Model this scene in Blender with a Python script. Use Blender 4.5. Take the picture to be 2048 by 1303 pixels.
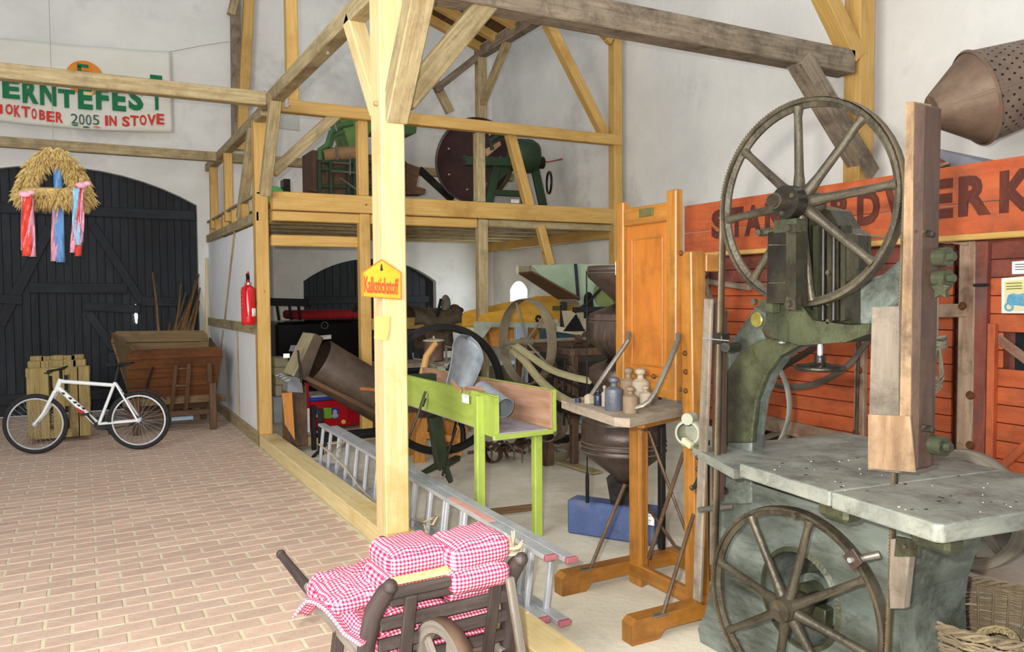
import bpy, bmesh, math, random
import numpy as np
from mathutils import Vector, Matrix
random.seed(7)
for o in list(bpy.data.objects): bpy.data.objects.remove(o)
scene = bpy.context.scene
COL = scene.collection
PI = math.pi
V = Vector
# ---------------------------------------------------------------- camera
EYE, FPX = 1.72, 1592.9
YAW, PITCH, ROLL = math.radians(28.36), math.radians(2.37), math.radians(-0.41)
FW = Vector((math.sin(YAW)*math.cos(PITCH), math.cos(YAW)*math.cos(PITCH), -math.sin(PITCH)))
R0 = Vector((math.cos(YAW), -math.sin(YAW), 0)); U0 = R0.cross(FW)
RT = math.cos(ROLL)*R0 + math.sin(ROLL)*U0
UP = -math.sin(ROLL)*R0 + math.cos(ROLL)*U0
cam_data = bpy.data.cameras.new('camera'); cam = bpy.data.objects.new('camera', cam_data); COL.objects.link(cam)
cam_data.sensor_width = 36; cam_data.lens = FPX/2048*36; cam_data.clip_end = 200
M = Matrix((RT, UP, -FW)).transposed().to_4x4(); M.translation = Vector((0, 0, EYE)); cam.matrix_world = M
scene.camera = cam
# ---------------------------------------------------------------- light
world = bpy.data.worlds.new('world'); scene.world = world; world.use_nodes = True
wn = world.node_tree.nodes; bg = wn['Background']
bg.inputs[0].default_value = (0.80, 0.87, 1.0, 1); bg.inputs[1].default_value = 0.36
def area(name, loc, target, sx, sy, power, color):
    d = bpy.data.lights.new(name, 'AREA'); d.shape = 'RECTANGLE'; d.size = sx; d.size_y = sy
    d.energy = power; d.color = color
    o = bpy.data.objects.new(name, d); COL.objects.link(o); o.location = loc
    o.rotation_euler = (Vector(target)-Vector(loc)).to_track_quat('-Z', 'Y').to_euler(); return o
# the camera's own flash, just above and left of the lens
area('camera_flash', V((0, 0, EYE))-.13*RT+.11*UP+.02*FW, V((0, 0, EYE))+8*FW, 0.07, 0.045, 215, (1.0, 0.965, 0.89))
# daylight through the open barn gate behind the photographer
area('daylight_open_gate', (-1.5, -5.0, 2.4), (1.5, 8, 1.2), 4.5, 3.6, 120, (0.93, 0.96, 1.0))
area('right_wall_fill', (-3.1, 1.0, 3.0), (6.7, 6.5, 4.6), 3.2, 3.4, 570, (1.0, 0.98, 0.93))  # unseen lamp added on the left to brighten the right wall
area('daylight_rear_window', (6.70, 12.31, 1.72), (3.0, 11.5, 1.3), 0.5, 0.45, 22, (0.80, 0.92, 1.0))
area('overhead_area', (2.0, 4.0, 8.2), (2.6, 8, 0), 6.0, 7.0, 130, (1.0, 0.98, 0.93))  # broad area light above the room, out of view
scene.view_settings.view_transform = 'Standard'; scene.view_settings.look = 'None'
scene.view_settings.gamma = 1.0; scene.view_settings.exposure = 0.0
scene.view_settings.use_curve_mapping = False
# ---------------------------------------------------------------- helpers
V = Vector
def P(px, py, x=None, y=None, z=None, d=None):
    """point of the real place seen at a photograph pixel, at a known x, y or z (metres)"""
    v = FW + (px-1024)/FPX*RT - (py-651.5)/FPX*UP
    if z is not None: t = (z-EYE)/v.z
    elif x is not None: t = x/v.x
    elif y is not None: t = y/v.y
    else: t = d
    return V((0, 0, EYE)) + t*v
def srgb(h):
    if isinstance(h, str):
        h = h.lstrip('#'); c = [int(h[i:i+2], 16)/255 for i in (0, 2, 4)]
    else: c = [k/255 for k in h]
    return tuple(k/12.92 if k <= .04045 else ((k+.055)/1.055)**2.4 for k in c) + (1,)
MATS = {}
def mat(name, c1, c2=None, c3=None, scale=6, rough=.7, metal=0, bump=.15, grain=None, spec=.4, rnd=0.0, coord='UV', fine=60, mix=(.35, .65), knots=False, dirt=0.0, dirtc='#231b13'):
    """procedural material: c1/c2 mottled (stretched along u when grain is set), c3 = sparse wear patches"""
    if name in MATS: return MATS[name]
    m = bpy.data.materials.new(name); m.use_nodes = True; MATS[name] = m
    nt = m.node_tree; n = nt.nodes; L = nt.links; b = n['Principled BSDF']
    b.inputs['Roughness'].default_value = rough; b.inputs['Metallic'].default_value = metal
    b.inputs['Specular IOR Level'].default_value = spec
    tc = n.new('ShaderNodeTexCoord'); mp = n.new('ShaderNodeMapping')
    L.new(tc.outputs[coord], mp.inputs[0])
    if grain: mp.inputs['Scale'].default_value = (1.0, grain, grain)
    nz = n.new('ShaderNodeTexNoise'); nz.inputs['Scale'].default_value = scale; nz.inputs['Detail'].default_value = 8
    nz.inputs['Roughness'].default_value = .62; nz.inputs['Distortion'].default_value = .6 if grain else .2
    L.new(mp.outputs[0], nz.inputs['Vector'])
    cr = n.new('ShaderNodeValToRGB'); cr.color_ramp.elements[0].position = mix[0]; cr.color_ramp.elements[1].position = mix[1]
    cr.color_ramp.elements[0].color = srgb(c1); cr.color_ramp.elements[1].color = srgb(c2 or c1)
    L.new(nz.outputs[0], cr.inputs[0]); out = cr.outputs[0]
    nf = n.new('ShaderNodeTexNoise'); nf.inputs['Scale'].default_value = fine; nf.inputs['Detail'].default_value = 5
    L.new(mp.outputs[0], nf.inputs['Vector'])
    if c3:
        n3 = n.new('ShaderNodeTexNoise'); n3.inputs['Scale'].default_value = scale*.45; n3.inputs['Detail'].default_value = 10
        n3.inputs['Roughness'].default_value = .7
        L.new(tc.outputs[coord], n3.inputs['Vector'])
        r3 = n.new('ShaderNodeValToRGB'); r3.color_ramp.elements[0].position = .53; r3.color_ramp.elements[1].position = .68
        L.new(n3.outputs[0], r3.inputs[0])
        mx = n.new('ShaderNodeMix'); mx.data_type = 'RGBA'; L.new(r3.outputs[0], mx.inputs[0]); L.new(out, mx.inputs[6]); mx.inputs[7].default_value = srgb(c3); out = mx.outputs[2]
    if dirt:
        nd = n.new('ShaderNodeTexNoise'); nd.inputs['Scale'].default_value = scale*1.7; nd.inputs['Detail'].default_value = 12; nd.inputs['Roughness'].default_value = .78; nd.inputs['Distortion'].default_value = .4
        L.new(tc.outputs[coord], nd.inputs['Vector']); rd0 = n.new('ShaderNodeValToRGB'); rd0.color_ramp.elements[0].position = .47; rd0.color_ramp.elements[1].position = .66
        rd0.color_ramp.elements[0].color = (0, 0, 0, 1); rd0.color_ramp.elements[1].color = (dirt, dirt, dirt, 1); L.new(nd.outputs[0], rd0.inputs[0])
        md = n.new('ShaderNodeMix'); md.data_type = 'RGBA'; L.new(rd0.outputs[0], md.inputs[0]); L.new(out, md.inputs[6]); md.inputs[7].default_value = srgb(dirtc); out = md.outputs[2]
    if knots:
        vo = n.new('ShaderNodeTexVoronoi'); vo.inputs['Scale'].default_value = 2.3
        m2 = n.new('ShaderNodeMapping'); m2.inputs['Scale'].default_value = (1, 1.6, 1.6); L.new(tc.outputs[coord], m2.inputs[0]); L.new(m2.outputs[0], vo.inputs['Vector'])
        rk = n.new('ShaderNodeValToRGB'); rk.color_ramp.elements[0].position = .025; rk.color_ramp.elements[1].position = .05
        rk.color_ramp.elements[0].color = (1, 1, 1, 1); rk.color_ramp.elements[1].color = (0, 0, 0, 1)
        L.new(vo.outputs['Distance'], rk.inputs[0])
        mk = n.new('ShaderNodeMix'); mk.data_type = 'RGBA'; L.new(rk.outputs[0], mk.inputs[0]); L.new(out, mk.inputs[6]); mk.inputs[7].default_value = srgb('#6a431c'); out = mk.outputs[2]
    if rnd:
        oi = n.new('ShaderNodeObjectInfo'); hs = n.new('ShaderNodeHueSaturation')
        mr = n.new('ShaderNodeMapRange'); mr.inputs[3].default_value = 1-rnd; mr.inputs[4].default_value = 1+rnd
        L.new(oi.outputs['Random'], mr.inputs[0]); L.new(mr.outputs[0], hs.inputs['Value']); L.new(out, hs.inputs['Color']); out = hs.outputs[0]
    L.new(out, b.inputs['Base Color'])
    if bump:
        bp = n.new('ShaderNodeBump'); bp.inputs['Strength'].default_value = bump; bp.inputs['Distance'].default_value = .01
        ad = n.new('ShaderNodeMath'); ad.operation = 'ADD'; L.new(nz.outputs[0], ad.inputs[0]); L.new(nf.outputs[0], ad.inputs[1])
        L.new(ad.outputs[0], bp.inputs['Height']); L.new(bp.outputs[0], b.inputs['Normal'])
    return m
def frame_from(a, up=(0, 0, 1)):
    a = V(a).normalized(); up = V(up)
    if abs(a.dot(up.normalized())) > .98: up = V((0, 1, 0)) if abs(a.y) < .9 else V((1, 0, 0))
    s = a.cross(up).normalized(); u = s.cross(a).normalized()
    return a, s, u           # along, side, up
def world_of(o):
    m = Matrix.LocRotScale(o.location, o.rotation_euler, o.scale)
    return world_of(o.parent) @ m if o.parent else m
class MB:
    def __init__(s): s.v = []; s.f = []; s.uv = []; s.sm = []; s.mi = []; s.cur = 0
    def add(s, vs, fs, ax=None, smooth=False, uvs=None):
        k = len(s.v); vs = [V(p) for p in vs]; s.v += vs
        A, B, Cc = ax if ax else (V((1, 0, 0)), V((0, 1, 0)), V((0, 0, 1)))
        ro = (random.random()*9, random.random()*9)
        for j, f in enumerate(fs):
            s.f.append([k+i for i in f]); s.sm.append(smooth); s.mi.append(s.cur)
            if uvs: s.uv.append([uvs[i] for i in f]); continue
            pts = [vs[i] for i in f]; nn = V((0, 0, 0))
            for i in range(len(pts)): nn += (pts[i]-pts[0]).cross(pts[(i+1) % len(pts)]-pts[0])
            a, b, c = abs(nn.dot(A)), abs(nn.dot(B)), abs(nn.dot(Cc))
            if a >= b and a >= c: s.uv.append([(p.dot(B)*.35+ro[0], p.dot(Cc)+ro[1]) for p in pts])
            elif b >= c: s.uv.append([(p.dot(A)+ro[0], p.dot(Cc)+ro[1]) for p in pts])
            else: s.uv.append([(p.dot(A)+ro[0], p.dot(B)+ro[1]) for p in pts])
        return s
    def obox(s, c, ex, ey, ez, sx, sy, sz, ch=.004, taper=1.0):
        """oriented chamfered box; ex.. unit axes; ex is the grain axis"""
        c = V(c); ex, ey, ez = V(ex), V(ey), V(ez); h = (sx/2, sy/2, sz/2); ch = min(ch, min(h)*.45)
        vs = []; idx = {}
        for ax in range(3):
            for sg in (-1, 1):
                for q in ((-1, -1), (1, -1), (1, 1), (-1, 1)):
                    o = [a for a in range(3) if a != ax]; k = [0, 0, 0]; k[ax] = sg*h[ax]
                    k[o[0]] = q[0]*(h[o[0]]-ch); k[o[1]] = q[1]*(h[o[1]]-ch)
                    tp = taper if k[0] > 0 else 1
                    sgn = [0, 0, 0]; sgn[ax] = sg; sgn[o[0]] = q[0]; sgn[o[1]] = q[1]
                    idx[(ax, tuple(sgn))] = len(vs); vs.append(c+ex*k[0]+ey*k[1]*tp+ez*k[2]*tp)
        fs = []
        for ax in range(3):
            o = [a for a in range(3) if a != ax]
            for sg in (-1, 1):
                f = []
                for q in ((-1, -1), (1, -1), (1, 1), (-1, 1)):
                    g = [0, 0, 0]; g[ax] = sg; g[o[0]] = q[0]; g[o[1]] = q[1]; f.append(idx[(ax, tuple(g))])
                fs.append(f)
        for a in range(3):        # edges along axis a
            b, d = [t for t in range(3) if t != a]
            for sb in (-1, 1):
                for sd in (-1, 1):
                    def I(face, sa):
                        g = [0, 0, 0]; g[a] = sa; g[b] = sb; g[d] = sd; return idx[(face, tuple(g))]
                    fs.append([I(b, -1), I(b, 1), I(d, 1), I(d, -1)])
        for sa in (-1, 1):
            for sb in (-1, 1):
                for sd in (-1, 1):
                    g = (sa, sb, sd); fs.append([idx[(0, g)], idx[(1, g)], idx[(2, g)]])
        return s.add(vs, fs, (ex, ey, ez))
    def box(s, c, size, rz=0, ch=.004):
        ex = V((math.cos(rz), math.sin(rz), 0)); ey = V((-math.sin(rz), math.cos(rz), 0)); ez = V((0, 0, 1))
        ax = [(size[0], ex), (size[1], ey), (size[2], ez)]; ax.sort(key=lambda t: -t[0])
        return s.obox(c, ax[0][1], ax[1][1], ax[2][1], ax[0][0], ax[1][0], ax[2][0], ch)
    def beam(s, p0, p1, w, h, up=(0, 0, 1), ch=.006, ext=0, taper=1.0):
        p0, p1 = V(p0), V(p1); a, sd, u = frame_from(p1-p0, up)
        return s.obox((p0+p1)/2, a, sd, u, (p1-p0).length+2*ext, w, h, ch, taper)
    def tube(s, pts, r, n=8, closed=False, caps=True, flat=None):
        pts = [V(p) for p in pts]; m = len(pts); rr = r if isinstance(r, (list, tuple)) else [r]*m
        vs = []; prev = None; u = 0; uvs = []
        for i, p in enumerate(pts):
            t = (pts[(i+1) % m]-pts[i-1]) if closed else (pts[min(i+1, m-1)]-pts[max(i-1, 0)])
            t = t.normalized() if t.length > 1e-9 else V((0, 0, 1))
            if prev is None: _, sd, up = frame_from(t)
            else:
                sd = prev-t*prev.dot(t)
                sd = sd.normalized() if sd.length > 1e-6 else frame_from(t)[1]
                up = sd.cross(t)
            prev = sd
            if i: u += (p-pts[i-1]).length
            for k in range(n):
                a = 2*PI*k/n; fx = flat or 1
                vs.append(p+sd*math.cos(a)*rr[i]+up*math.sin(a)*rr[i]*fx); uvs.append((u, k/n*2*PI*max(rr)))
        fs = []
        for i in range(m if closed else m-1):
            for k in range(n):
                a, b = i*n+k, i*n+(k+1) % n; c, d = ((i+1) % m)*n+(k+1) % n, ((i+1) % m)*n+k
                fs.append([a, b, c, d])
        s.add(vs, fs, smooth=True, uvs=uvs)
        if caps and not closed:
            s.add(vs[:n], [list(range(n))[::-1]]); s.add(vs[-n:], [list(range(n))])
        return s
    def cyl(s, p0, p1, r0, r1=None, n=20, caps=True):
        return s.lathe([(r0, 0), (r0 if r1 is None else r1, (V(p1)-V(p0)).length)], p0, V(p1)-V(p0), n, caps)
    def lathe(s, prof, p0, axis, n=24, caps=False, closed=False, arc=2*PI, a0=0, smooth=True, ref=(0, 0, 1)):
        p0 = V(p0); a, sd, up = frame_from(axis, ref); vs = []; uvs = []
        full = abs(arc-2*PI) < 1e-6; nn = n if full else n+1; u = 0
        for j, (r, t) in enumerate(prof):
            if j: u += math.hypot(r-prof[j-1][0], t-prof[j-1][1])
            for k in range(nn):
                g = a0+arc*k/n; vs.append(p0+a*t+(sd*math.cos(g)+up*math.sin(g))*r); uvs.append((g*max(q[0] for q in prof), u))
        fs = []; m = len(prof)
        for j in range(m if closed else m-1):
            for k in range(n):
                a_, b_ = j*nn+k, j*nn+(k+1) % nn; j2 = (j+1) % m
                fs.append([a_, b_, j2*nn+(k+1) % nn, j2*nn+k])
        s.add(vs, fs, smooth=smooth, uvs=uvs)
        if caps and full:
            s.add(vs[:nn], [list(range(nn))[::-1]]); s.add(vs[-nn:], [list(range(nn))])
        return s
    def rim(s, c, axis, R, depth, width, n=48, r_in=None):
        """wheel rim: rectangular section, radial depth, axial width"""
        return s.lathe([(R, -width/2), (R, width/2), (R-depth, width/2), (R-depth, -width/2)], c, axis, n, closed=True, smooth=False) if False else \
               s.lathe([(R-.002, -width/2), (R, -width/2+.003), (R, width/2-.003), (R-.002, width/2), (R-depth, width/2), (R-depth, -width/2)], c, axis, n, closed=True)
    def prism(s, pts, o, ex, ey, th, grain=None, uvm=None):
        """polygon pts (in ex,ey) extruded by th along ex x ey (centred on o)"""
        o = V(o); ex, ey = V(ex).normalized(), V(ey).normalized(); nz = ex.cross(ey).normalized(); n = len(pts)
        vs = [o+ex*p[0]+ey*p[1]-nz*th/2 for p in pts]+[o+ex*p[0]+ey*p[1]+nz*th/2 for p in pts]
        fs = [list(range(n))[::-1], list(range(n, 2*n))]+[[i, (i+1) % n, n+(i+1) % n, n+i] for i in range(n)]
        return s.add(vs, fs, grain or (ex, ey, nz))
    def poly3(s, pts, th, grain=None, flip=False, dirn=(.3, 1, -.1)):
        """planar polygon given by 3D points, extruded by th on the side of dirn"""
        pts = [V(p) for p in pts]; nn = V((0, 0, 0))
        for i in range(len(pts)): nn += (pts[i]-pts[0]).cross(pts[(i+1) % len(pts)]-pts[0])
        nn.normalize(); nn = -nn if nn.dot(V(dirn)) < 0 else nn; n = len(pts); ex = (pts[1]-pts[0]).normalized() if grain is None else V(grain).normalized()
        vs = pts+[p+nn*th for p in pts]
        fs = [list(range(n)), list(range(n, 2*n))[::-1]]+[[i, n+i, n+(i+1) % n, (i+1) % n] for i in range(n)]
        return s.add(vs, fs, (ex, nn.cross(ex), nn))
    def grid(s, fn, nu, nv, smooth=True, uvscale=(1, 1), closeu=False):
        vs = [fn(i/nu, j/nv) for j in range(nv+1) for i in range(nu+1)]
        uvs = [(i/nu*uvscale[0], j/nv*uvscale[1]) for j in range(nv+1) for i in range(nu+1)]
        fs = [[j*(nu+1)+i, j*(nu+1)+i+1, (j+1)*(nu+1)+i+1, (j+1)*(nu+1)+i] for j in range(nv) for i in range(nu)]
        return s.add(vs, fs, smooth=smooth, uvs=uvs)
    def ball(s, c, r, n=12, sq=(1, 1, 1)):
        c = V(c); vs = []; m = n//2
        for j in range(m+1):
            t = PI*j/m
            for k in range(n): g = 2*PI*k/n; vs.append(c+V((math.sin(t)*math.cos(g)*r*sq[0], math.sin(t)*math.sin(g)*r*sq[1], math.cos(t)*r*sq[2])))
        fs = [[j*n+k, (j+1)*n+k, (j+1)*n+(k+1) % n, j*n+(k+1) % n] for j in range(m) for k in range(n)]
        return s.add(vs, fs, smooth=True)
    def build(s, name, m, parent=None, label=None, cat=None, group=None, kind=None, solid=0, sub=0, sharp=38, weld=True):
        me = bpy.data.meshes.new(name)
        if parent is None:
            xs = [p.x for p in s.v]; ys = [p.y for p in s.v]; zs = [p.z for p in s.v]
            org = V(((min(xs)+max(xs))/2, (min(ys)+max(ys))/2, min(zs))); inv = Matrix.Translation(-org)
        else: inv = world_of(parent).inverted()
        me.from_pydata([tuple(inv @ p) for p in s.v], [], s.f)
        ul = me.uv_layers.new(name='UVMap'); flat = [c for f in s.uv for u in f for c in u]
        if len(flat) == len(ul.data)*2: ul.data.foreach_set('uv', flat)
        me.polygons.foreach_set('use_smooth', s.sm)
        ms = m if isinstance(m, (list, tuple)) else [m]
        for q in ms: me.materials.append(q)
        if len(ms) > 1: me.polygons.foreach_set('material_index', s.mi)
        me.update()
        bm = bmesh.new(); bm.from_mesh(me)
        if weld: bmesh.ops.remove_doubles(bm, verts=bm.verts, dist=1e-5)
        bmesh.ops.recalc_face_normals(bm, faces=bm.faces); bm.to_mesh(me); bm.free()
        if any(s.sm): me.set_sharp_from_angle(angle=math.radians(sharp))
        o = bpy.data.objects.new(name, me); COL.objects.link(o)
        if parent is None: o.location = org
        else: o.parent = parent
        if solid: md = o.modifiers.new('thick', 'SOLIDIFY'); md.thickness = solid; md.offset = 0
        if sub: md = o.modifiers.new('sub', 'SUBSURF'); md.levels = sub; md.render_levels = sub
        tag(o, label, cat, group, kind); return o
def tag(o, label=None, cat=None, group=None, kind=None):
    if label: o['label'] = label
    if cat: o['category'] = cat
    if group: o['group'] = group
    if kind: o['kind'] = kind
    return o
def thing(name, label, cat, loc=(0, 0, 0), rz=0, group=None):
    o = bpy.data.objects.new(name, None); COL.objects.link(o); o.location = loc; o.rotation_euler = (0, 0, rz)
    o.empty_display_size = .1
    return tag(o, label, cat, group)
def copy_tree(o, parent=None):
    c = o.copy(); COL.objects.link(c); c.parent = parent
    for ch in o.children: copy_tree(ch, c)
    return c
def text_obj(name, body, origin, right, up, height, m, parent, width=None, depth=.002, bold=0.0, space=1.0, label=None, align='LEFT', shear=0):
    cu = bpy.data.curves.new(name, 'FONT'); cu.body = body; cu.size = 1; cu.extrude = depth; cu.offset = bold; cu.space_character = space
    cu.align_x = align; cu.resolution_u = 3; cu.shear = shear; cu.space_line = .9
    to = bpy.data.objects.new(name, cu); COL.objects.link(to)
    dg = bpy.context.evaluated_depsgraph_get(); me = bpy.data.meshes.new_from_object(to.evaluated_get(dg))
    bpy.data.objects.remove(to)
    vs = [v.co.copy() for v in me.vertices]
    x0, x1 = min(v.x for v in vs), max(v.x for v in vs); y0, y1 = min(v.y for v in vs), max(v.y for v in vs)
    sy = height/(y1-y0); sx = width/(x1-x0) if width else sy
    right, up, origin = V(right).normalized(), V(up).normalized(), V(origin); nn = right.cross(up)
    inv = world_of(parent).inverted() if parent else Matrix.Identity(4)
    xo = x0 if align == 'LEFT' else (x0+x1)/2
    for v in me.vertices:
        c = v.co; v.co = inv @ (origin+right*(c.x-xo)*sx+up*(c.y-y0)*sy+nn*(c.z+depth))
    me.materials.clear(); me.materials.append(m); o = bpy.data.objects.new(name, me); COL.objects.link(o)
    if parent: o.parent = parent
    return tag(o, label)
# ---------------------------------------------------------------- materials
pine = mat('pine', '#bd9450', '#cfa963', '#ad8442', scale=2.2, grain=16, rough=.6, bump=.12, knots=True, fine=20)
pine_pale = mat('pine_pale', '#d3ba82', '#e2cf9c', '#c6a665', scale=2.2, grain=16, rough=.62, bump=.12, knots=True, fine=20)
wood_grey = mat('wood_grey', '#9a865f', '#bcaa82', '#857050', scale=2.4, grain=15, rough=.75, bump=.35, fine=22, dirt=.35)
wood_old = mat('wood_old', '#7d6e5c', '#9f907c', '#6a5c4c', scale=2.4, grain=14, rough=.85, bump=.5, fine=22, dirt=.6)
wood_dark = mat('wood_dark', '#4a3524', '#6a4b30', '#33261a', scale=2.5, grain=12, rough=.6, bump=.3)
plaster = mat('plaster', '#d9d7d1', '#e8e6df', '#c3c0bc', scale=1.1, rough=.95, bump=.5, coord='Object', fine=14)
plaster_part = mat('plaster_part', '#e8e9e8', '#f2f2ef', '#d9dadb', scale=1.6, rough=.95, bump=.3, coord='Object', fine=14)
brick_m = mat('brick', '#bfa390', '#cdb29e', '#b8a494', scale=9, rough=.8, bump=.25, rnd=.10, coord='Object', fine=60)
mortar = mat('mortar', '#c9bf9f', '#d6cdb0', scale=12, rough=.95, bump=.3, coord='Object')
concrete = mat('concrete', '#c9c1ad', '#ddd6c3', '#b6ae9c', scale=1.7, rough=.95, bump=.3, coord='Object', fine=25)
black_wood = mat('black_wood', '#15171b', '#22262c', '#2d3138', scale=1.5, grain=12, rough=.62, bump=.3)
black_metal = mat('black_metal', '#101012', '#1b1b1d', scale=6, rough=.45, bump=.1)
white_paint = mat('white_paint', '#e8e8ea', '#f2f2f2', scale=4, rough=.35, bump=0)
paper = mat('paper', '#eeeeea', '#f6f6f2', scale=3, rough=.9, bump=0)
ink = mat('ink', '#2a2a30', scale=3, rough=.9, bump=0)
# ================================================================ setting
def struct(name, mb, m, parent=None, **k): return mb.build(name, m, parent, kind='structure', **k)
YB, XR = 13.3, 6.78
# walls (thick slabs); door openings are recessed arches
def arch_pts(x0, x1, zs, za, n=14, z0=0):
    xc, hw, hh = (x0+x1)/2, (x1-x0)/2, za-zs; r = (hw*hw+hh*hh)/(2*hh); a = math.asin(min(1, hw/r)); c = za-r
    return [(xc+r*math.sin(-a+2*a*i/n), c+r*math.cos(-a+2*a*i/n)) for i in range(n+1)]
D1 = (-2.05, 1.62, 3.12, 3.60); D2 = (3.25, 5.63, 1.94, 2.33)
WX0, WX1, WZ = -3.4, XR, 9.0
def wall_with_arches():
    mb = MB(); y0, y1 = YB, YB+.45
    for yy in (y0, y1):
        segs = [(WX0, D1[0]), (D1[1], D2[0]), (D2[1], WX1)]
        for a, b in segs: mb.add([(a, yy, 0), (b, yy, 0), (b, yy, WZ), (a, yy, WZ)], [[0, 1, 2, 3]])
        for D in (D1, D2):
            pts = arch_pts(*D); 
            for i in range(len(pts)-1):
                (xa, za), (xb, zb) = pts[i], pts[i+1]; mb.add([(xa, yy, za), (xb, yy, zb), (xb, yy, WZ), (xa, yy, WZ)], [[0, 1, 2, 3]])
    for D in (D1, D2):
        pts = [(D[0], 0)]+arch_pts(*D)+[(D[1], 0)]
        for i in range(len(pts)-1):
            (xa, za), (xb, zb) = pts[i], pts[i+1]; mb.add([(xa, y0, za), (xb, y0, zb), (xb, y1, zb), (xa, y1, za)], [[0, 1, 2, 3]])
    return mb
struct('wall_back', wall_with_arches(), plaster)
# right wall with the small window near the back corner
wy0, wy1, wz0, wz1, wza = 12.0, 12.62, 1.45, 1.78, 1.93
mb = MB()
for xx in (XR, XR+.4):
    for a, b, c, d in ((-1.5, wy0, 0, WZ), (wy1, YB, 0, WZ), (wy0, wy1, 0, wz0)):
        mb.add([(xx, a, c), (xx, b, c), (xx, b, d), (xx, a, d)], [[0, 1, 2, 3]])
    ap = arch_pts(wy0, wy1, wz1, wza, 8)
    for i in range(8): mb.add([(xx, ap[i][0], ap[i][1]), (xx, ap[i+1][0], ap[i+1][1]), (xx, ap[i+1][0], WZ), (xx, ap[i][0], WZ)], [[0, 1, 2, 3]])
loop = [(wy0, wz0)]+arch_pts(wy0, wy1, wz1, wza, 8)+[(wy1, wz0)]
for i in range(len(loop)):
    a, b = loop[i], loop[(i+1) % len(loop)]; mb.add([(XR, a[0], a[1]), (XR, b[0], b[1]), (XR+.4, b[0], b[1]), (XR+.4, a[0], a[1])], [[0, 1, 2, 3]])
struct('wall_right', mb, plaster)
win = struct('window_1', MB().box((XR+.3, (wy0+wy1)/2, wz0+.02), (.04, wy1-wy0, .03)), white_paint)
pane_m = mat('window_glow', '#ffffff', scale=1, bump=0); pb = pane_m.node_tree.nodes['Principled BSDF']
pb.inputs['Emission Color'].default_value = (.95, .97, 1, 1); pb.inputs['Emission Strength'].default_value = 5.0
g = MB(); g.poly3([(XR+.36, a, b) for a, b in loop], .01); g.build('pane', pane_m, win)
bars = MB()
for yy in (12.2, 12.41): bars.box((XR+.31, yy, 1.69), (.02, .018, .46))
bars.box((XR+.31, 12.31, 1.66), (.02, .6, .018)); bars.build('glazing_bar', white_paint, win)
# floor: screed bed under the bricks, concrete under the machines
fl = struct('floor', MB().box((1.7, 5.9, -.1225), (10.4, 15.0, .24), ch=.001), mortar)  # top at -0.02
MB().box((4.31, 5.9, -.011), (4.98, 14.8, .024), ch=.002).build('concrete_slab', concrete, fl)
# bricks: running bond, 0.252 x 0.128 m pitch
bl, bw, zb = .2385, .1215, .0
bm0 = MB().box((0, 0, 0), (bl, bw, .03), ch=.0035)
far = MB(); k = 0; proto = None
rows = range(int((2.2-4.40)/.1277), int((13.25-4.40)/.1277)+1)
cells = []
for r in rows:
    y = 4.40+r*.1277; xo = -.087+(.126 if r % 2 else 0)
    c0 = math.floor((-2.2-xo)/.2525)
    for c in range(c0, 30):
        x = xo+c*.2525+.126
        x0, x1 = x-bl/2, x+bl/2; x1 = min(x1, 1.712)
        if x1-x0 < .04: break
        cells.append((x0, x1, y))
def visible(x, y, margin=0):
    w = V((x, y, 0))-V((0, 0, EYE)); d = w.dot(FW)
    if d < .3: return False
    px = 1024+FPX*w.dot(RT)/d; py = 651.5-FPX*w.dot(UP)/d
    return -40 < px < 2090 and py < 1345
near = sorted([c for c in cells if visible((c[0]+c[1])/2, c[2])], key=lambda c: c[2])
nearset = set(near[:300])
bm_meshes = {}
for c in cells:
    x0, x1, y = c; L_ = round(x1-x0, 3); dz = random.uniform(-.0012, .0012)
    if c in nearset:
        if L_ not in bm_meshes:
            o = MB().box((0, 0, 0), (L_, bw, .03), ch=.0035).build('brick', brick_m, fl); bm_meshes[L_] = o.data
            o.data.transform(Matrix.Translation(world_of(fl).translation))
        else:
            o = bpy.data.objects.new('brick', bm_meshes[L_]); COL.objects.link(o); o.parent = fl
        o.location = V(((x0+x1)/2, y, -.0145+dz))-fl.location; o.rotation_euler = (random.uniform(-.004, .004), random.uniform(-.003, .003), random.uniform(-.004, .004))
    else: far.box(((x0+x1)/2, y, -.0145+dz), (L_, bw, .03), ch=.0035)
o = far.build('brick_paving', brick_m, fl, kind='stuff')
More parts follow.
